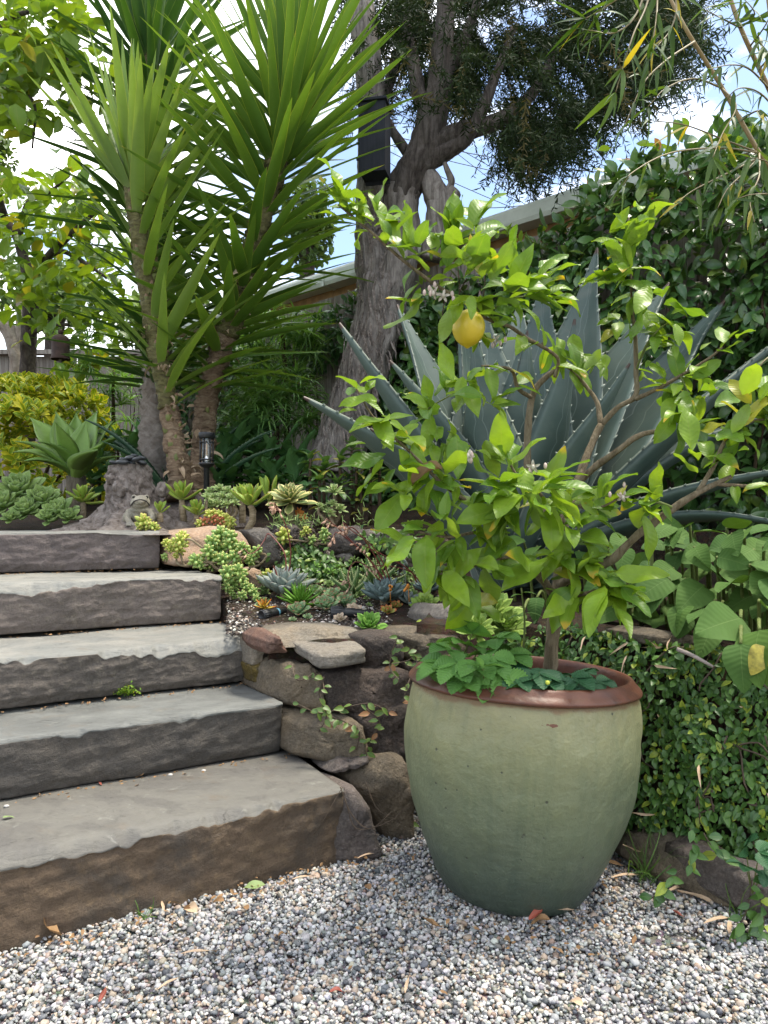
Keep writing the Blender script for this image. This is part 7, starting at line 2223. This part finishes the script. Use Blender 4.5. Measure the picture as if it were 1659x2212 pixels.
for k, (u, v, px) in enumerate(((455, 1066, 40), (474, 1060, 42), (492, 1064, 40), (462, 1078, 40), (482, 1076, 42), (500, 1078, 38), (457, 1094, 50), (470, 1090, 42), (492, 1092, 38), (446, 1076, 30), (508, 1088, 26))):
    D = 3.55 - .012 * k
    mb = rosette(None, W(u, v, D), (rng.gauss(0, .35), -.6, 1), pxm(px, D) / 2, 26, 'aeon', S_var, -8, 80, .6, False, k)
    o = build('rosette', mb, S_var, cl, W(u, v, D))
    build('stem', tube(MB(), [W(u, v + 3, D), W(u + 2, 1110, D), W(478, 1134, D)], [.007, .008, .010], 8, 10), S_stem, cl)
cl = thing('variegated_aeonium', 'cream edged aeonium with several rosettes right of the striped one', 'succulent', W(722, 1135, 3.55), GV)
for k, (u, v, px) in enumerate(((722, 1064, 54), (700, 1103, 44), (734, 1102, 42), (718, 1090, 34), (690, 1094, 28), (712, 1110, 36))):
    D = 3.52 - .012 * k
    mb = rosette(None, W(u, v, D), (rng.gauss(0, .25), -.35, 1), pxm(px, D) / 2, 26, 'aeon', S_var, -10, 78, .6, False, 30 + k)
    build('rosette', mb, S_var, cl, W(u, v, D))
    build('stem', tube(MB(), [W(u, v + 3, D), W(u, 1112, D), W(722, 1138, D)], [.007, .008, .010], 8, 10), S_stem, cl)
# fine grey green herb with orange flowers
mb, fb = MB(), MB()
hl = leaf(.03, .004, 'ellip', 3, 1, .3, .2)
M = []
for k in range(420):
    u = rng.choice((rng.gauss(612, 14), rng.gauss(655, 26), rng.uniform(580, 830)))
    p = W(u, rng.gauss(1128, 9), 3.5 + rng.gauss(0, .08))
    M.append(frame(p, rdir(r) + Vector((0, 0, .8)), (0, -.5, 1), 0, rng.uniform(.6, 1.3)))
mb.scatter(hl, M)
herb = thing('feathery_herb', 'feathery grey green herb with orange flowers behind the edging rocks', 'plant', W(640, 1140, 3.5))
build('leaves', mb, S_aeon, herb, kind='stuff')
for (u, v) in ((640, 1108), (646, 1104), (652, 1112), (656, 1118)):
    fb = MB()
    c = W(u, v, 3.5)
    fb.scatter(leaf(.022, .009, 'ellip', 3, 1, .3, .4), [frame(c, (math.cos(a), -.3, math.sin(a)), (0, -1, 0)) for a in np.linspace(0, 6, 7)])
    build('flower', fb, plain('orange petal', (.62, .20, .02), .5, var=.2), herb)

# aeonium patch at the left edge
GA = 'pale aeoniums along the top step'
for k, (u, v, w, lab) in enumerate(((45, 1052, 92, 'largest pale green aeonium nearest the left edge under the golden shrub'), (12, 1082, 70, 'pale aeonium cut by the left edge of the view'), (95, 1075, 80, 'pale blue green aeonium under the soft agave'), (60, 1095, 64, 'pale aeonium low in front of the largest one'),
                                    (130, 1098, 72, 'green aeonium near the left foot of the stump'), (108, 1110, 50, 'small aeonium at the soil edge behind the top step'), (150, 1110, 46, 'small dark green aeonium closest to the stump root'), (25, 1112, 40, 'flat small aeonium on the soil near the left edge'))):
    single_ros('aeonium', lab, u, v + 6, w * 1.1, 34 if w > 60 else 26, 'broad', S_aeon, 'succulent', GA, d=3.72 - .004 * (v - 1050), ax=(rng.gauss(0, .2), -.75, 1), el0=-4, seed=50 + k)
paddle('glossy paddle plant between the pale aeoniums and the stump', 180, 1085, 3.65, 46, 15, [(180, 1120)], (-5, 75), 6)
# white pebbly soil of the lower bed, bark crumbs
def bed_points():
    r = np.random.default_rng(9)
    out = []
    while len(out) < 6400:
        u, v = r.uniform(490, 1010), r.uniform(1285, 1372)
        if v < 1300 and r.random() < .5:
            continue
        p = onz(u, v, zlow, 2.1, 3.6)
        if p.y > 2.98 or p.y < 2.27 or p.x > .52:
            continue
        out.append((p.x, p.y, p.z + r.random() * .006))
    return np.array(out)
pebbles('bed_gravel', bed_points(), .0085, 12, [(.06, .042, .03), (.035, .025, .02), (.11, .075, .05), (.62, .58, .52), (.40, .33, .27), (.30, .14, .09), (.17, .13, .10)], [30, 24, 16, 16, 8, 2, 9])

# carpet of tiny sedums between the larger plants
cm_a, cm_b = MB(), MB()
for k in range(300):
    u, v = rng.uniform(545, 960), rng.gauss(1268, 22)
    if v > 1322 or v < 1225 or (v > 1295 and rng.random() < .55):
        continue
    g = onz(u, v, zlow, 2.2, 3.7)
    mb2 = rosette(None, g + Vector((0, 0, rng.uniform(.004, .02))), (rng.gauss(0, .3), -.45, 1), rng.uniform(.014, .026), 11, rng.choice(('spoon', 'broad')), S_green, -5, 75, .4, False, k)
    (cm_a if rng.random() < .6 else cm_b).add(np.concatenate(mb2.v), list(mb2.f), np.concatenate(mb2.lc))
for mbx, mat in ((cm_a, S_aeon), (cm_b, S_pinkg)):
    o = build('sedum_carpet', mbx, mat, None, tuple(W(720, 1300, 2.9)))
    o['kind'] = 'stuff'
# ------------------------------------------------------------------ stump with roots
M_stump = barkmat('weathered stump bark', (.070, .055, .045), (.200, .168, .146), (.30, .265, .24), (16, 16, 9), 1.2, .92)
SD = 3.55
SC = W(285, 1135, SD)
stump = thing('tree_stump', 'knobbly grey tree stump with spreading roots behind the top step', 'tree stump', (SC.x, SC.y, .82))
mb = MB()
nz_, na = 46, 96
zz = np.linspace(0, 1, nz_)
th = np.linspace(0, 2 * np.pi, na, endpoint=False)
H = 1.128 - .80
Z, TH = np.meshgrid(zz, th, indexing='ij')
flare = .096 + .30 * np.exp(-Z / .17) + .018 * (1 - Z)
roots = 1 + (.22 * np.cos(5 * TH + .8) + .16 * np.cos(8 * TH + 2)) * np.exp(-Z / .30)
lean_ = -.03 * Z
P = np.stack([np.cos(TH), np.sin(TH), Z * 2.2], -1)
rad = flare * roots * (1 + .15 * fbm(P * 2.3, 5, 5) + .09 * fbm(P * 7, 6, 4))
V = np.stack([SC.x + .05 * np.exp(-Z / .2) + lean_ + np.cos(TH) * rad, SC.y + .04 + np.sin(TH) * rad, .80 + H * Z + .012 * fbm(P * 2, 9, 2) * (Z > .9)], -1)
mb.grid(V, closed_v=True)
mb.f[-1] = mb.f[-1][:, ::-1]
tp = V[-1]
cen = tp.mean(0)
rings = np.array([cen + (tp - cen) * f + np.array([0, 0, .004 * math.sin(f * 30)]) for f in (1, .8, .6, .4, .2, .02)])
mb.grid(rings, closed_v=True)
mb.f[-1] = mb.f[-1][:, ::-1]
build('trunk', mb, M_stump, stump)
for k, (u, v, s, dd) in enumerate(((258, 1058, .036, -.065), (351, 1060, .030, -.02), (240, 1036, .022, -.05))):
    mb = MB()
    c = W(u, v, SD + dd)
    th_ = np.linspace(0, 2 * np.pi, 22, endpoint=False)
    ph = np.linspace(-1.5, 1.5, 16)
    Q = np.stack([np.cos(ph)[:, None] * np.cos(th_), np.cos(ph)[:, None] * np.sin(th_), np.sin(ph)[:, None] + 0 * th_], -1)
    Q = Q * (s * (1 + .28 * fbm(Q * 2.2 + k * 5, 11 + k, 4)))[..., None] * np.array([1, .9, 1.25])
    mb.grid(Q + np.array(c), closed_v=True)
    mb.f[-1] = mb.f[-1][:, ::-1]
    build('burl', mb, M_stump, stump)
# root mound under the yuccas
mb = MB()
mz = np.linspace(0, 1, 30)
Z, TH = np.meshgrid(mz, th, indexing='ij')
P = np.stack([np.cos(TH), np.sin(TH), Z], -1)
rad = (.36 * (1 - Z ** 1.6) + .02) * (1 + .14 * fbm(P * 2.4, 25, 4) + .10 * np.cos(6 * TH))
MC = W(392, 1130, 3.86)
V = np.stack([MC.x + np.cos(TH) * rad, MC.y + .06 + np.sin(TH) * rad * .7, .80 + .22 * Z], -1)
mb.grid(V, closed_v=True)
mb.f[-1] = mb.f[-1][:, ::-1]
build('root_mound', mb, M_stump, stump)

# black pebbles on the stump
M_black = plain('smooth black pebble', (.030, .034, .038), .42, var=.12, scale=40)
PB = [(246, 999, 18, 'flat black pebble at the left end of the stump top'), (265, 998, 24, 'long black pebble in the lower row on the stump'), (284, 999, 18, 'short black pebble in the middle of the lower row on the stump'), (306, 999, 20, 'black pebble at the right end of the stump top'),
      (266, 991, 14, 'small round black pebble on the left of the upper layer'), (280, 989, 22, 'biggest black pebble in the upper layer of the stump heap'), (295, 992, 20, 'tilted black pebble right of the biggest one'), (307, 989, 18, 'black pebble at the right of the upper layer'), (290, 984, 15, 'topmost black pebble of the heap on the stump')]
for k, (u, v, w, lab) in enumerate(PB):
    mb = MB()
    D = SD + [.0, -.06, -.02, .0, .02, -.03, -.05, .02, 0][k]
    c = W(u, v, D)
    Rr = pxm(w, D) / 2
    rot = Euler((rng.gauss(0, .12), rng.gauss(0, .15), rng.uniform(-.5, .5))).to_matrix()
    ball(mb, c, (Rr * 1.12, Rr * .85, Rr * .52), 20, 14, rot)
    single('black_pebble', mb, M_black, lab, 'pebble', tuple(c - Vector((0, 0, Rr * .5))), 'black pebbles on the stump')

# ------------------------------------------------------------------ stone frog
M_frog = rockmat('mossy cast stone', (.235, .215, .170), (.29, .265, .215), (.175, .180, .115), 14, .35, stain=.45)
FDp = 3.33
def fpnt(u, v, d=0.0):
    return W(u, v, FDp + d)
frog = MB()
sc_ = pxm(1, FDp)
def fb_(u, v, d, ru, rd, rv, rot=None):
    ball(frog, fpnt(u, v, d), (ru * sc_, rd, rv * sc_), 22, 16, rot)
fb_(302, 1110, .045, 24, .055, 22)          # body
fb_(302, 1102, .02, 22, .040, 10)          # pouch under the jaw
fb_(303, 1086, .015, 21, .050, 13, Euler((.35, 0, 0)))         # head
fb_(303, 1080, -.012, 15, .035, 8, Euler((.55, 0, 0)))          # snout
fb_(290, 1074, .03, 6, .014, 6)
fb_(316, 1074, .03, 6, .014, 6)
fb_(278, 1120, .05, 12, .045, 16)          # haunches
fb_(330, 1120, .05, 12, .045, 16)
tube(frog, [fpnt(280, 1104, .02), fpnt(276, 1120, -.01), fpnt(283, 1132, -.02)], [.018, .014, .013], 12, 10)
tube(frog, [fpnt(324, 1104, .02), fpnt(329, 1118, -.01), fpnt(322, 1131, -.02)], [.018, .014, .013], 12, 10)
for u in (276, 283, 290, 316, 323, 330):
    tube(frog, [fpnt(u, 1132, -.01), fpnt(u + (u - 303) * .05, 1135, -.045)], [.008, .006], 8, 4)
fo = thing('frog_statue', 'grey stone frog with wide mouth sitting at the foot of the stump', 'statue', fpnt(303, 1138))
me = frog.mesh('body', M_frog, True, LOC[fo])
fbody = put('body', me, fo, Matrix.Translation(LOC[fo]))
md = fbody.modifiers.new('fuse', 'REMESH')
md.mode = 'VOXEL'
md.voxel_size = .0036
md.use_smooth_shade = True
md2 = fbody.modifiers.new('soft', 'SMOOTH')
md2.factor = .5
md2.iterations = 4
M_mouth = plain('dark groove', (.03, .027, .022), .9)
mb = MB()
tube(mb, [fpnt(283, 1092, -.025), fpnt(290, 1083, -.042), fpnt(303, 1079.5, -.052), fpnt(316, 1083, -.042), fpnt(323, 1092, -.025)], [.0028] * 5, 8, 30)
build('mouth', mb, M_mouth, fo)
for u in (289, 317):
    mb = MB()
    ball(mb, fpnt(u, 1074, .016), .007, 12, 8)
    build('eye', mb, M_mouth, fo)
mb, cc = stone([(278, 1136), (300, 1130), (330, 1132), (352, 1138), (350, 1150), (280, 1148)], 3.3, .14, .25, 77)
single('flat_rock', mb, M_rock['grey'], 'grey flat rock under the frog at the end of the top step', 'rock', tuple(cc))

# ------------------------------------------------------------------ solar path lamp
M_blk = plain('black metal', (.012, .013, .015), .45, var=.1)
M_glass = NT('clear lamp glass')
M_glass = M_glass.done(M_glass.n('ShaderNodeMixShader', 0, None, i0=.12, i1=M_glass.n('ShaderNodeBsdfTransparent'), i2=M_glass.n('ShaderNodeBsdfGlossy', 0, None, Roughness=.05)))
LDp = 3.62
lb = W(446, 1105, LDp)
lamp = thing('solar_lamp', 'black solar path lamp with clear glass cage in front of the yucca trunks', 'garden lamp', (lb.x, lb.y, .82))
s_ = pxm(1, LDp)
def lz(v):
    return W(446, v, LDp).z
def lath(nm, prof, mat, n=28):
    mb = MB()
    lathe(mb, [(r_ * s_, lz(v)) for r_, v in prof], n, org=Vector((lb.x, lb.y, 0)))
    return build(nm, mb, mat, lamp)
lath('cap', [(.1, 948), (15, 948), (17, 946), (17.5, 936), (17, 934.5), (.1, 933.5)], M_blk)
lath('post', [(6, 1110), (6, 1012), (8, 1010), (14, 1006), (17, 1003), (17, 1000), (.1, 999)], M_blk)
lath('glass', [(10.5, 1000), (10.5, 948)], M_glass)
lath('reflector', [(.5, 1000), (7, 998), (4, 990), (1.5, 984), (.1, 983)], plain('chrome', (.7, .7, .7), .12, 1.0, 0))
lath('bulb', [(1.2, 984), (1.6, 975), (1.6, 960), (.4, 956)], plain('amber filament tube', (.55, .25, .06), .3))
for k in range(6):
    a = k * math.pi / 3 + .3
    mb = MB()
    o = Vector((math.cos(a) * 13.5 * s_, math.sin(a) * 13.5 * s_, 0))
    tube(mb, [Vector((lb.x, lb.y, lz(1001))) + o, Vector((lb.x, lb.y, lz(947))) + o], [1.6 * s_] * 2, 8, 3)
    build('cage_bar', mb, M_blk, lamp)
for v in (993, 956):
    mb = MB()
    a = np.linspace(0, 2 * math.pi, 40)
    tube(mb, [(lb.x + math.cos(q) * 15 * s_, lb.y + math.sin(q) * 15 * s_, lz(v)) for q in a], [1.2 * s_] * 40, 8, 40, cap=False)
    build('cage_ring', mb, M_blk, lamp)

# ------------------------------------------------------------------ fallen spotlights in the bed
M_band = plain('blue band', (.12, .34, .46), .5)
def spot(label, u0, v0, u1, v1, band, rpx):
    a = onz(u0, v0 + rpx, zlow)
    b = onz(u1, v1 + rpx, zlow)
    D = (a.y + b.y) / 2
    rr = pxm(rpx, D)
    a = a + Vector((0, 0, rr))
    b = b + Vector((0, 0, rr * .8))
    ax = (b - a)
    L = ax.length
    t = thing('spotlight', label, 'garden light', a - Vector((0, 0, rr)), 'fallen garden spotlights')
    def seg(nm, prof, mat, n=28):
        mb = MB()
        lathe(mb, [(q * rr, z * L) for q, z in prof], n, ax, a)
        return build(nm, mb, mat, t)
    seg('head', [(.02, .02), (.80, .02), (.86, .0), (1.0, .01), (1.0, .30), (.85, .33), (.80, .36)], M_blk)
    seg('body', [(.78, .36), (.78, .60), (.7, .62), (.7, .76), (.55, .80), (.5, .96), (.3, 1.0), (.02, 1.0)], M_blk)
    if band:
        seg('band', [(.74, .62), (.76, .63), (.76, .67), (.74, .68)], M_band)
    q = Vector((0, 0, 1)).rotation_difference(ax.normalized()).to_matrix()
    for k in range(16):
        an = k * math.pi / 8
        mb = MB()
        o = q @ Vector((math.cos(an) * rr * 1.0, math.sin(an) * rr * 1.0, 0))
        tube(mb, [a + o + ax * .03, a + o + ax * .29], [rr * .07] * 2, 5, 2)
        build('rib', mb, M_blk, t)
spot('black spotlight with blue band lying beside the orange rosette', 564, 1330, 618, 1316, True, 11)
spot('thicker black spotlight lying behind the pale ghost plants', 714, 1324, 800, 1322, False, 14)

# ------------------------------------------------------------------ wind bell, wooden box
M_rust = plain('rusted iron', (.060, .030, .022), .8, var=.3, scale=18, bump=.3)
WBD = 5.2
wb = W(131, 750, WBD)
s_ = pxm(1, WBD)
bell = thing('wind_bell', 'rusty brown wind bell hanging under the leafy tree', 'wind bell', wb)
mb = MB()
lathe(mb, [(20 * s_, wb.z - 27 * s_), (20.5 * s_, wb.z - 24 * s_), (18.5 * s_, wb.z - 20 * s_), (18.5 * s_, wb.z + 14 * s_), (18 * s_, wb.z + 18 * s_), (13 * s_, wb.z + 24 * s_), (6 * s_, wb.z + 27 * s_), (.5 * s_, wb.z + 28 * s_)], 32, org=Vector((wb.x, wb.y, 0)), noise=.002)
build('bell', mb, M_rust, bell)
mb = MB()
ball(mb, wb + Vector((0, 0, 33 * s_)), 6 * s_, 14, 10)
build('knob', mb, M_rust, bell)
mb = MB()
tube(mb, [wb + Vector((0, 0, 36 * s_)), W(131, 700, WBD), W(135, 690, WBD)], [.003] * 3, 6, 8)
build('cord', mb, M_vine, bell)
mb = MB()
box(mb, (wb.x - 3 * s_, wb.y - .006, wb.z - 44 * s_), (wb.x + 3 * s_, wb.y + .006, wb.z - 26 * s_))
build('clapper', mb, plain('clapper wood', (.12, .10, .09), .8), bell, smooth=False)

M_box = NT('dark stained wood')
_n = M_box
_co = _n.coord()
_g = _n.noise(_n.scaled(_co, (40, 40, 3)), 1.6, 6.0, .6, .5)
M_box = _n.done(_n.principled(_n.mix(_g, (.010, .012, .018), (.030, .034, .046)), .75, _n.bump(_g, .4, .004), .3))
BXD = 4.25
s_ = pxm(1, BXD)
bx = W(810, 312, BXD)
bat = thing('nest_box', 'tall dark wooden nesting box fixed to the leaning tree', 'nesting box', bx)
rot = Matrix.Translation(bx) @ Matrix.Rotation(.0, 4, 'Y') @ Matrix.Rotation(-.22, 4, 'Z')
def bxp(nm, lo, hi):
    mb = MB()
    box(mb, [q * s_ for q in lo], [q * s_ for q in hi], rot)
    build(nm, mb, M_box, bat, smooth=False)
bxp('front_panel', (-27, -30, -72), (27, -26, 78))
bxp('back_panel', (-28, 26, -76), (28, 30, 82))
bxp('side_panel', (-29, -29, -70), (-27.2, 26, 78))
bxp('side_panel', (27.2, -29, -70), (29, 26, 78))
bxp('roof_board', (-33, -36, 79), (33, 31, 84))
bxp('bottom_board', (-26, -25, -68), (26, 25, -64))
for z in (-40, -5, 30):
    bxp('side_peg', (-37, -20, z), (-29.2, -16, z + 4))

# ------------------------------------------------------------------ litter on gravel and steps
M_lbrown = leafmat('fallen brown leaf', (.30, .175, .080), (.22, .120, .055), .7, .1, (1, 1, 1), vein=(.14, .08, .04), mottle=.5)
M_lpale = leafmat('fallen pale leaf', (.56, .40, .27), (.50, .36, .24), .7, .1, (1, 1, 1), vein=(.36, .24, .15), mottle=.3)
M_lred = leafmat('fallen red leaf', (.30, .075, .045), (.24, .06, .04), .6, .1, (1, 1, 1), mottle=.4)
M_lgrn = leafmat('fallen green leaf', (.20, .27, .10), (.16, .23, .09), .6, .1, (1, 1, 1), vein=(.3, .36, .18), mottle=.3)
fl1 = leaf(.055, .026, 'ovate', 7, 2, 1.0, .5, .8, .5, seed=1)
fl2 = leaf(.055, .022, 'ellip', 7, 2, -.8, .7, .9, -.6, seed=2)
fl3 = leaf(.055, .030, 'ovate', 7, 2, .5, .25, .5, .2, seed=3)
ground = lambda x, y: .006
LIT = [('curled brown leaf lying on the gravel at the lower left', 132, 2030, M_lbrown, fl2, 1.5, 2.8), ('pale peach leaf lying on the gravel below the lowest step', 425, 1976, M_lpale, fl1, 1.05, 2.4), ('faded green leaf on the gravel near the wedge shaped rock', 572, 1918, M_lgrn, fl3, .9, 3.3), ('small brown leaf near the faded green one', 485, 1952, M_lbrown, fl1, .55, 3.0),
       ('narrow brown leaf on the gravel front centre', 955, 2008, M_lbrown, fl2, .85, 3.0), ('dark red curled leaf touching the foot of the pot', 1142, 1995, M_lred, fl2, .85, .6), ('brown leaf next to the dark red one at the pot foot', 1190, 1992, M_lbrown, fl1, .8, 3.0), ('rust red leaf on the gravel at the lower right', 1366, 2048, M_lbrown, fl2, .45, 1.0), ('tiny orange leaf on the gravel under the stair', 535, 1973, M_lbrown, fl3, .45, 2.0),
       ('thin red leaf on the gravel at the bottom left', 213, 2170, M_lred, fl2, .5, 1.4), ('orange red leaf on the gravel left of the pot front', 712, 2150, M_lred, fl1, .55, .2), ('brown leaf at the right of the pot foot in the bare patch', 1480, 1990, M_lred, fl2, .55, 2.8), ('tan leaf lying near the bottom edge right of centre', 1260, 2180, M_lpale, fl1, .6, 2.2), ('small tan leaf at the left end of the gravel', 600, 2030, M_lbrown, fl1, .45, .7),
       ('brown leaf between stair and pot on the gravel', 800, 1925, M_lbrown, fl3, .55, 2.0)]
for lab, u, v, mat, T, s, az in LIT:
    p = onz(u, v, ground, .9, 4)
    p.z = .010
    mb = MB()
    mb.scatter(T, [frame(p, (math.cos(az), math.sin(az), .12), (rng.gauss(0, .15), rng.gauss(-.1, .15), 1), 0, s)])
    single('fallen_leaf', mb, mat, lab, 'leaf', tuple(p), 'fallen leaves on the gravel')
zt1 = lambda x, y: .182
zt2 = lambda x, y: .328
for lab, u, v, zf, mat, T, s, az in (('red petal on the lowest step', 220, 1700, zt1, M_lred, fl2, .35, 2.5), ('brown curled leaf in the joint above the lowest step', 292, 1683, zt1, M_lbrown, fl2, .45, .2), ('pale green leaf scrap at the left end of the lowest step', 5, 1770, zt1, M_lgrn, fl3, .45, .3), ('dry leaf in the joint at the right of the second step', 530, 1472, zt2, M_lbrown, fl1, .5, .4)):
    p = onz(u, v, zf, .9, 4)
    mb = MB()
    mb.scatter(T, [frame(p + Vector((0, 0, .004)), (math.cos(az), math.sin(az), .1), (0, 0, 1), 0, s)])
    single('fallen_leaf', mb, mat, lab, 'leaf', tuple(p), 'fallen leaves on the steps')
# dry bamboo leaves
bd = leaf(.12, .013, 'bamboo', 6, 1, .3, .4, .3, .5)
BDL = [('long dry bamboo leaf below the wedge shaped rock', 772, 1862, .6, .6, M_lpale), ('dry bamboo leaf under the edge of the pot', 1150, 1978, 1.0, .05, M_lpale), ('dry bamboo leaf pointing to the low right rock', 1520, 2003, .8, .35, M_lpale), ('dry bamboo leaf right of the bare patch', 1545, 1960, .8, 2.3, M_lpale), ('dry bamboo leaf at the far right on the gravel', 1575, 2030, .7, 1.1, M_lpale),
       ('dry bamboo leaf near the grass tuft', 1440, 1938, .8, .5, M_lpale), ('thin straw on the gravel below the step', 630, 1910, .5, .4, M_lpale), ('straw by the faded green leaf', 355, 1975, .5, 2.0, M_lpale), ('straw near the bottom left', 340, 2150, .5, .9, M_lpale), ('straw near the curled brown leaf', 390, 2070, .6, .2, M_lpale), ('short straw near bottom centre', 875, 2160, .5, 1.4, M_lpale), ('dry bamboo leaf close behind the pot foot at the right', 1320, 1905, .8, .2, M_lpale), ('brown leaf strip behind the pot foot', 1345, 1880, .8, 2.6, M_lbrown)]
for lab, u, v, s, az, mat in BDL:
    p = onz(u, v, ground, .9, 4)
    p.z = .014
    mb = MB()
    mb.scatter(bd, [frame(p, (math.cos(az), math.sin(az), .06), (0, -.3, 1), 0, s)])
    single('dry_bamboo_leaf', mb, mat, lab, 'leaf', tuple(p), 'dry bamboo leaves')
# litter caught in the creeping fig: part of it counts as loose stuff
mb = MB()
M = []
for k in range(70):
    p, m = figpt(rng.uniform(.2, .75), rng.choice((rng.uniform(0, .12), rng.uniform(.1, 1.0), rng.uniform(1.0, 1.15))))
    M.append(frame(p + m * .055, unit(rdir(r) + Vector((0, 0, -.3))), m, 0, rng.uniform(.25, .6)))
mb.scatter(bd, M)
o = build('dry_litter', mb, M_lpale, None, (1.0, 1.7, 0))
o['kind'] = 'stuff'
mb = MB()
a_, b_ = figpt(.40, .92), figpt(.52, .86)
tube(mb, [W(1462, 1402, 1.72), W(1500, 1418, 1.71), W(1540, 1440, 1.70)], [.005, .0045, .003], 8, 12, bump=.2)
single('dry_stick', mb, plain('grey stick', (.33, .28, .25), .85, var=.25), 'pale grey stick lying on the creeping fig', 'stick', tuple(W(1500, 1418, 1.71)))
# grass tuft and little weeds
M_grass = leafmat('grass blade', (.10, .19, .035), (.06, .13, .03), .5, .3, mottle=.1)
def grasstuft(label, u, v, n, L, zf=ground, spread=.05):
    p = onz(u, v, zf, .9, 4)
    g = leaf(L, .0035, 'grass', 6, 1, 1.2, .3)
    mb = MB()
    M = [frame(p + Vector((rng.gauss(0, spread * .4), rng.gauss(0, spread * .3), 0)), (rng.gauss(0, .5), rng.gauss(-.1, .5), 1), rdir(r), 0, rng.uniform(.5, 1.1)) for _ in range(n)]
    mb.scatter(g, M)
    single('grass_tuft', mb, M_grass, label, 'grass', tuple(p), 'grass tufts')
grasstuft('grass tuft right of the pot at the foot of the fig', 1395, 1900, 46, .13)
grasstuft('tiny grass blades on the gravel near the lowest step', 315, 1982, 9, .045, spread=.02)
grasstuft('grass blades at the left of the low right rock', 1600, 1992, 12, .09, spread=.03)
# strawberry runner at the lower right
sr = thing('strawberry_plant', 'small dark strawberry plant in front of the low right rock', 'strawberry plant', W(1620, 1900, 1.55), 'strawberry plants outside the pot')
me = tmesh(sf, 'leaflet', M_strawd)
for (u, v, du, dv, s) in ((1612, 1872, -.3, -.2, .75), (1610, 1830, .2, -.8, .8), (1640, 1840, .8, -.2, .8), (1650, 1880, .6, .4, .7)):
    p = W(u, v, 1.53)
    build('stalk', tube(MB(), [W(1625, 1930, 1.55), p], [.0015, .001], 5, 5), M_ltwig, sr)
    for m in trefoil(p, (du, -.5, -dv), (0, -.4, 1), s):
        put('leaflet', me, sr, m)
# trailing fig at the lower right corner
trail = thing('fig_runner', 'trailing fig stems on the gravel at the lower right corner', 'creeping fig', W(1620, 1990, 1.5))
for pth, nl in (([(1625, 1900), (1615, 1960), (1600, 2000), (1610, 2030)], 12), ([(1640, 1930), (1650, 1990), (1640, 2020)], 10), ([(1470, 1880), (1440, 1900), (1420, 1930), (1400, 1945)], 8), ([(1490, 1790), (1500, 1840), (1480, 1880)], 8), ([(1520, 1800), (1545, 1840), (1560, 1850)], 6)):
    shoot(trail, [W(u, v, 1.52 if u > 1590 else 1.64) for u, v in pth], M_fig, ft, nl, r, 1.3)
# little green weed in the step joint
wd = thing('joint_weed', 'small bright weed growing in the joint above the second step', 'weed', W(268, 1500, 2.25))
M = []
for _ in range(170):
    u, v = rng.gauss(270, 15), 1497 - abs(rng.gauss(0, 7)) + abs(rng.gauss(0, 3))
    M.append(frame(W(u, v, 2.235 - .02 * rng.random()), rdir(r) + Vector((0, -.5, .4)), (0, -.4, 1), 0, rng.uniform(.25, .42)))
build('leaves', MB().scatter(ft[0], M), M_lleaf, wd)
# white pebbles that strayed onto the steps
for lab, u, v, zf in (('white pebble on the lowest step below the joint', 440, 1667, zt1), ('white pebble in the joint of the lowest step', 368, 1676, zt1), ('white pebble on the second step near its right end', 510, 1473, zt2), ('white pebble at the left of the lowest step joint', 14, 1744, zt1)):
    p = onz(u, v, zf, .9, 4)
    mb = MB()
    ball(mb, p + Vector((0, 0, .003)), (.007, .005, .0036), 12, 8)
    single('white_pebble', mb, plain('white pebble', (.42, .40, .37), .5, var=.05), lab, 'pebble', tuple(p), 'stray white pebbles on the steps')
# crumbs of leaves and bark between the pebbles
mb = MB()
M = []
for k in range(420):
    c = rng.random()
    if c < .4:
        a = rng.uniform(0, 6.28)
        x, y = PC.x + math.cos(a) * (.20 + abs(rng.gauss(0, .09))), PC.y + math.sin(a) * (.20 + abs(rng.gauss(0, .09)))
    elif c < .65:
        s = rng.uniform(-1.0, .05)
        x, y = -.10 + A.x * s - Bv.x * abs(rng.gauss(0, .04)) * 1.2, 1.885 + A.y * s - Bv.y * (.01 + abs(rng.gauss(0, .04)))
    else:
        x, y = rng.uniform(-.9, 1.2), rng.uniform(1.1, 1.9)
    M.append(frame((x, y, .012), rdir(r) * Vector((1, 1, .2)), rdir(r) * .4 + Vector((0, 0, 1)), 0, rng.uniform(.08, .30)))
mb.scatter(fl3, M)
o = build('leaf_litter', mb, M_lbrown, None, (0, 1.5, 0))
o['kind'] = 'stuff'

# crumbs collected in the joints of the steps
mb = MB()
M = []
for i in range(1, 5):
    x, y, z0, z1, _, _ = STEPS[i]
    zt = STEPS[i - 1][3]
    for k in range(120):
        s = rng.uniform(-.05, 1.25)
        off = abs(rng.gauss(0, .018))
        p = Vector((x, y, zt + .004)) - A * s - Bv * (off + .002)
        M.append(frame(p, rdir(r) * Vector((1, 1, .2)), rdir(r) * .4 + Vector((0, 0, 1)), 0, rng.uniform(.06, .24)))
mb.scatter(fl3, M)
o = build('joint_litter', mb, M_lbrown, None, (-.5, 2.2, .3))
o['kind'] = 'stuff'
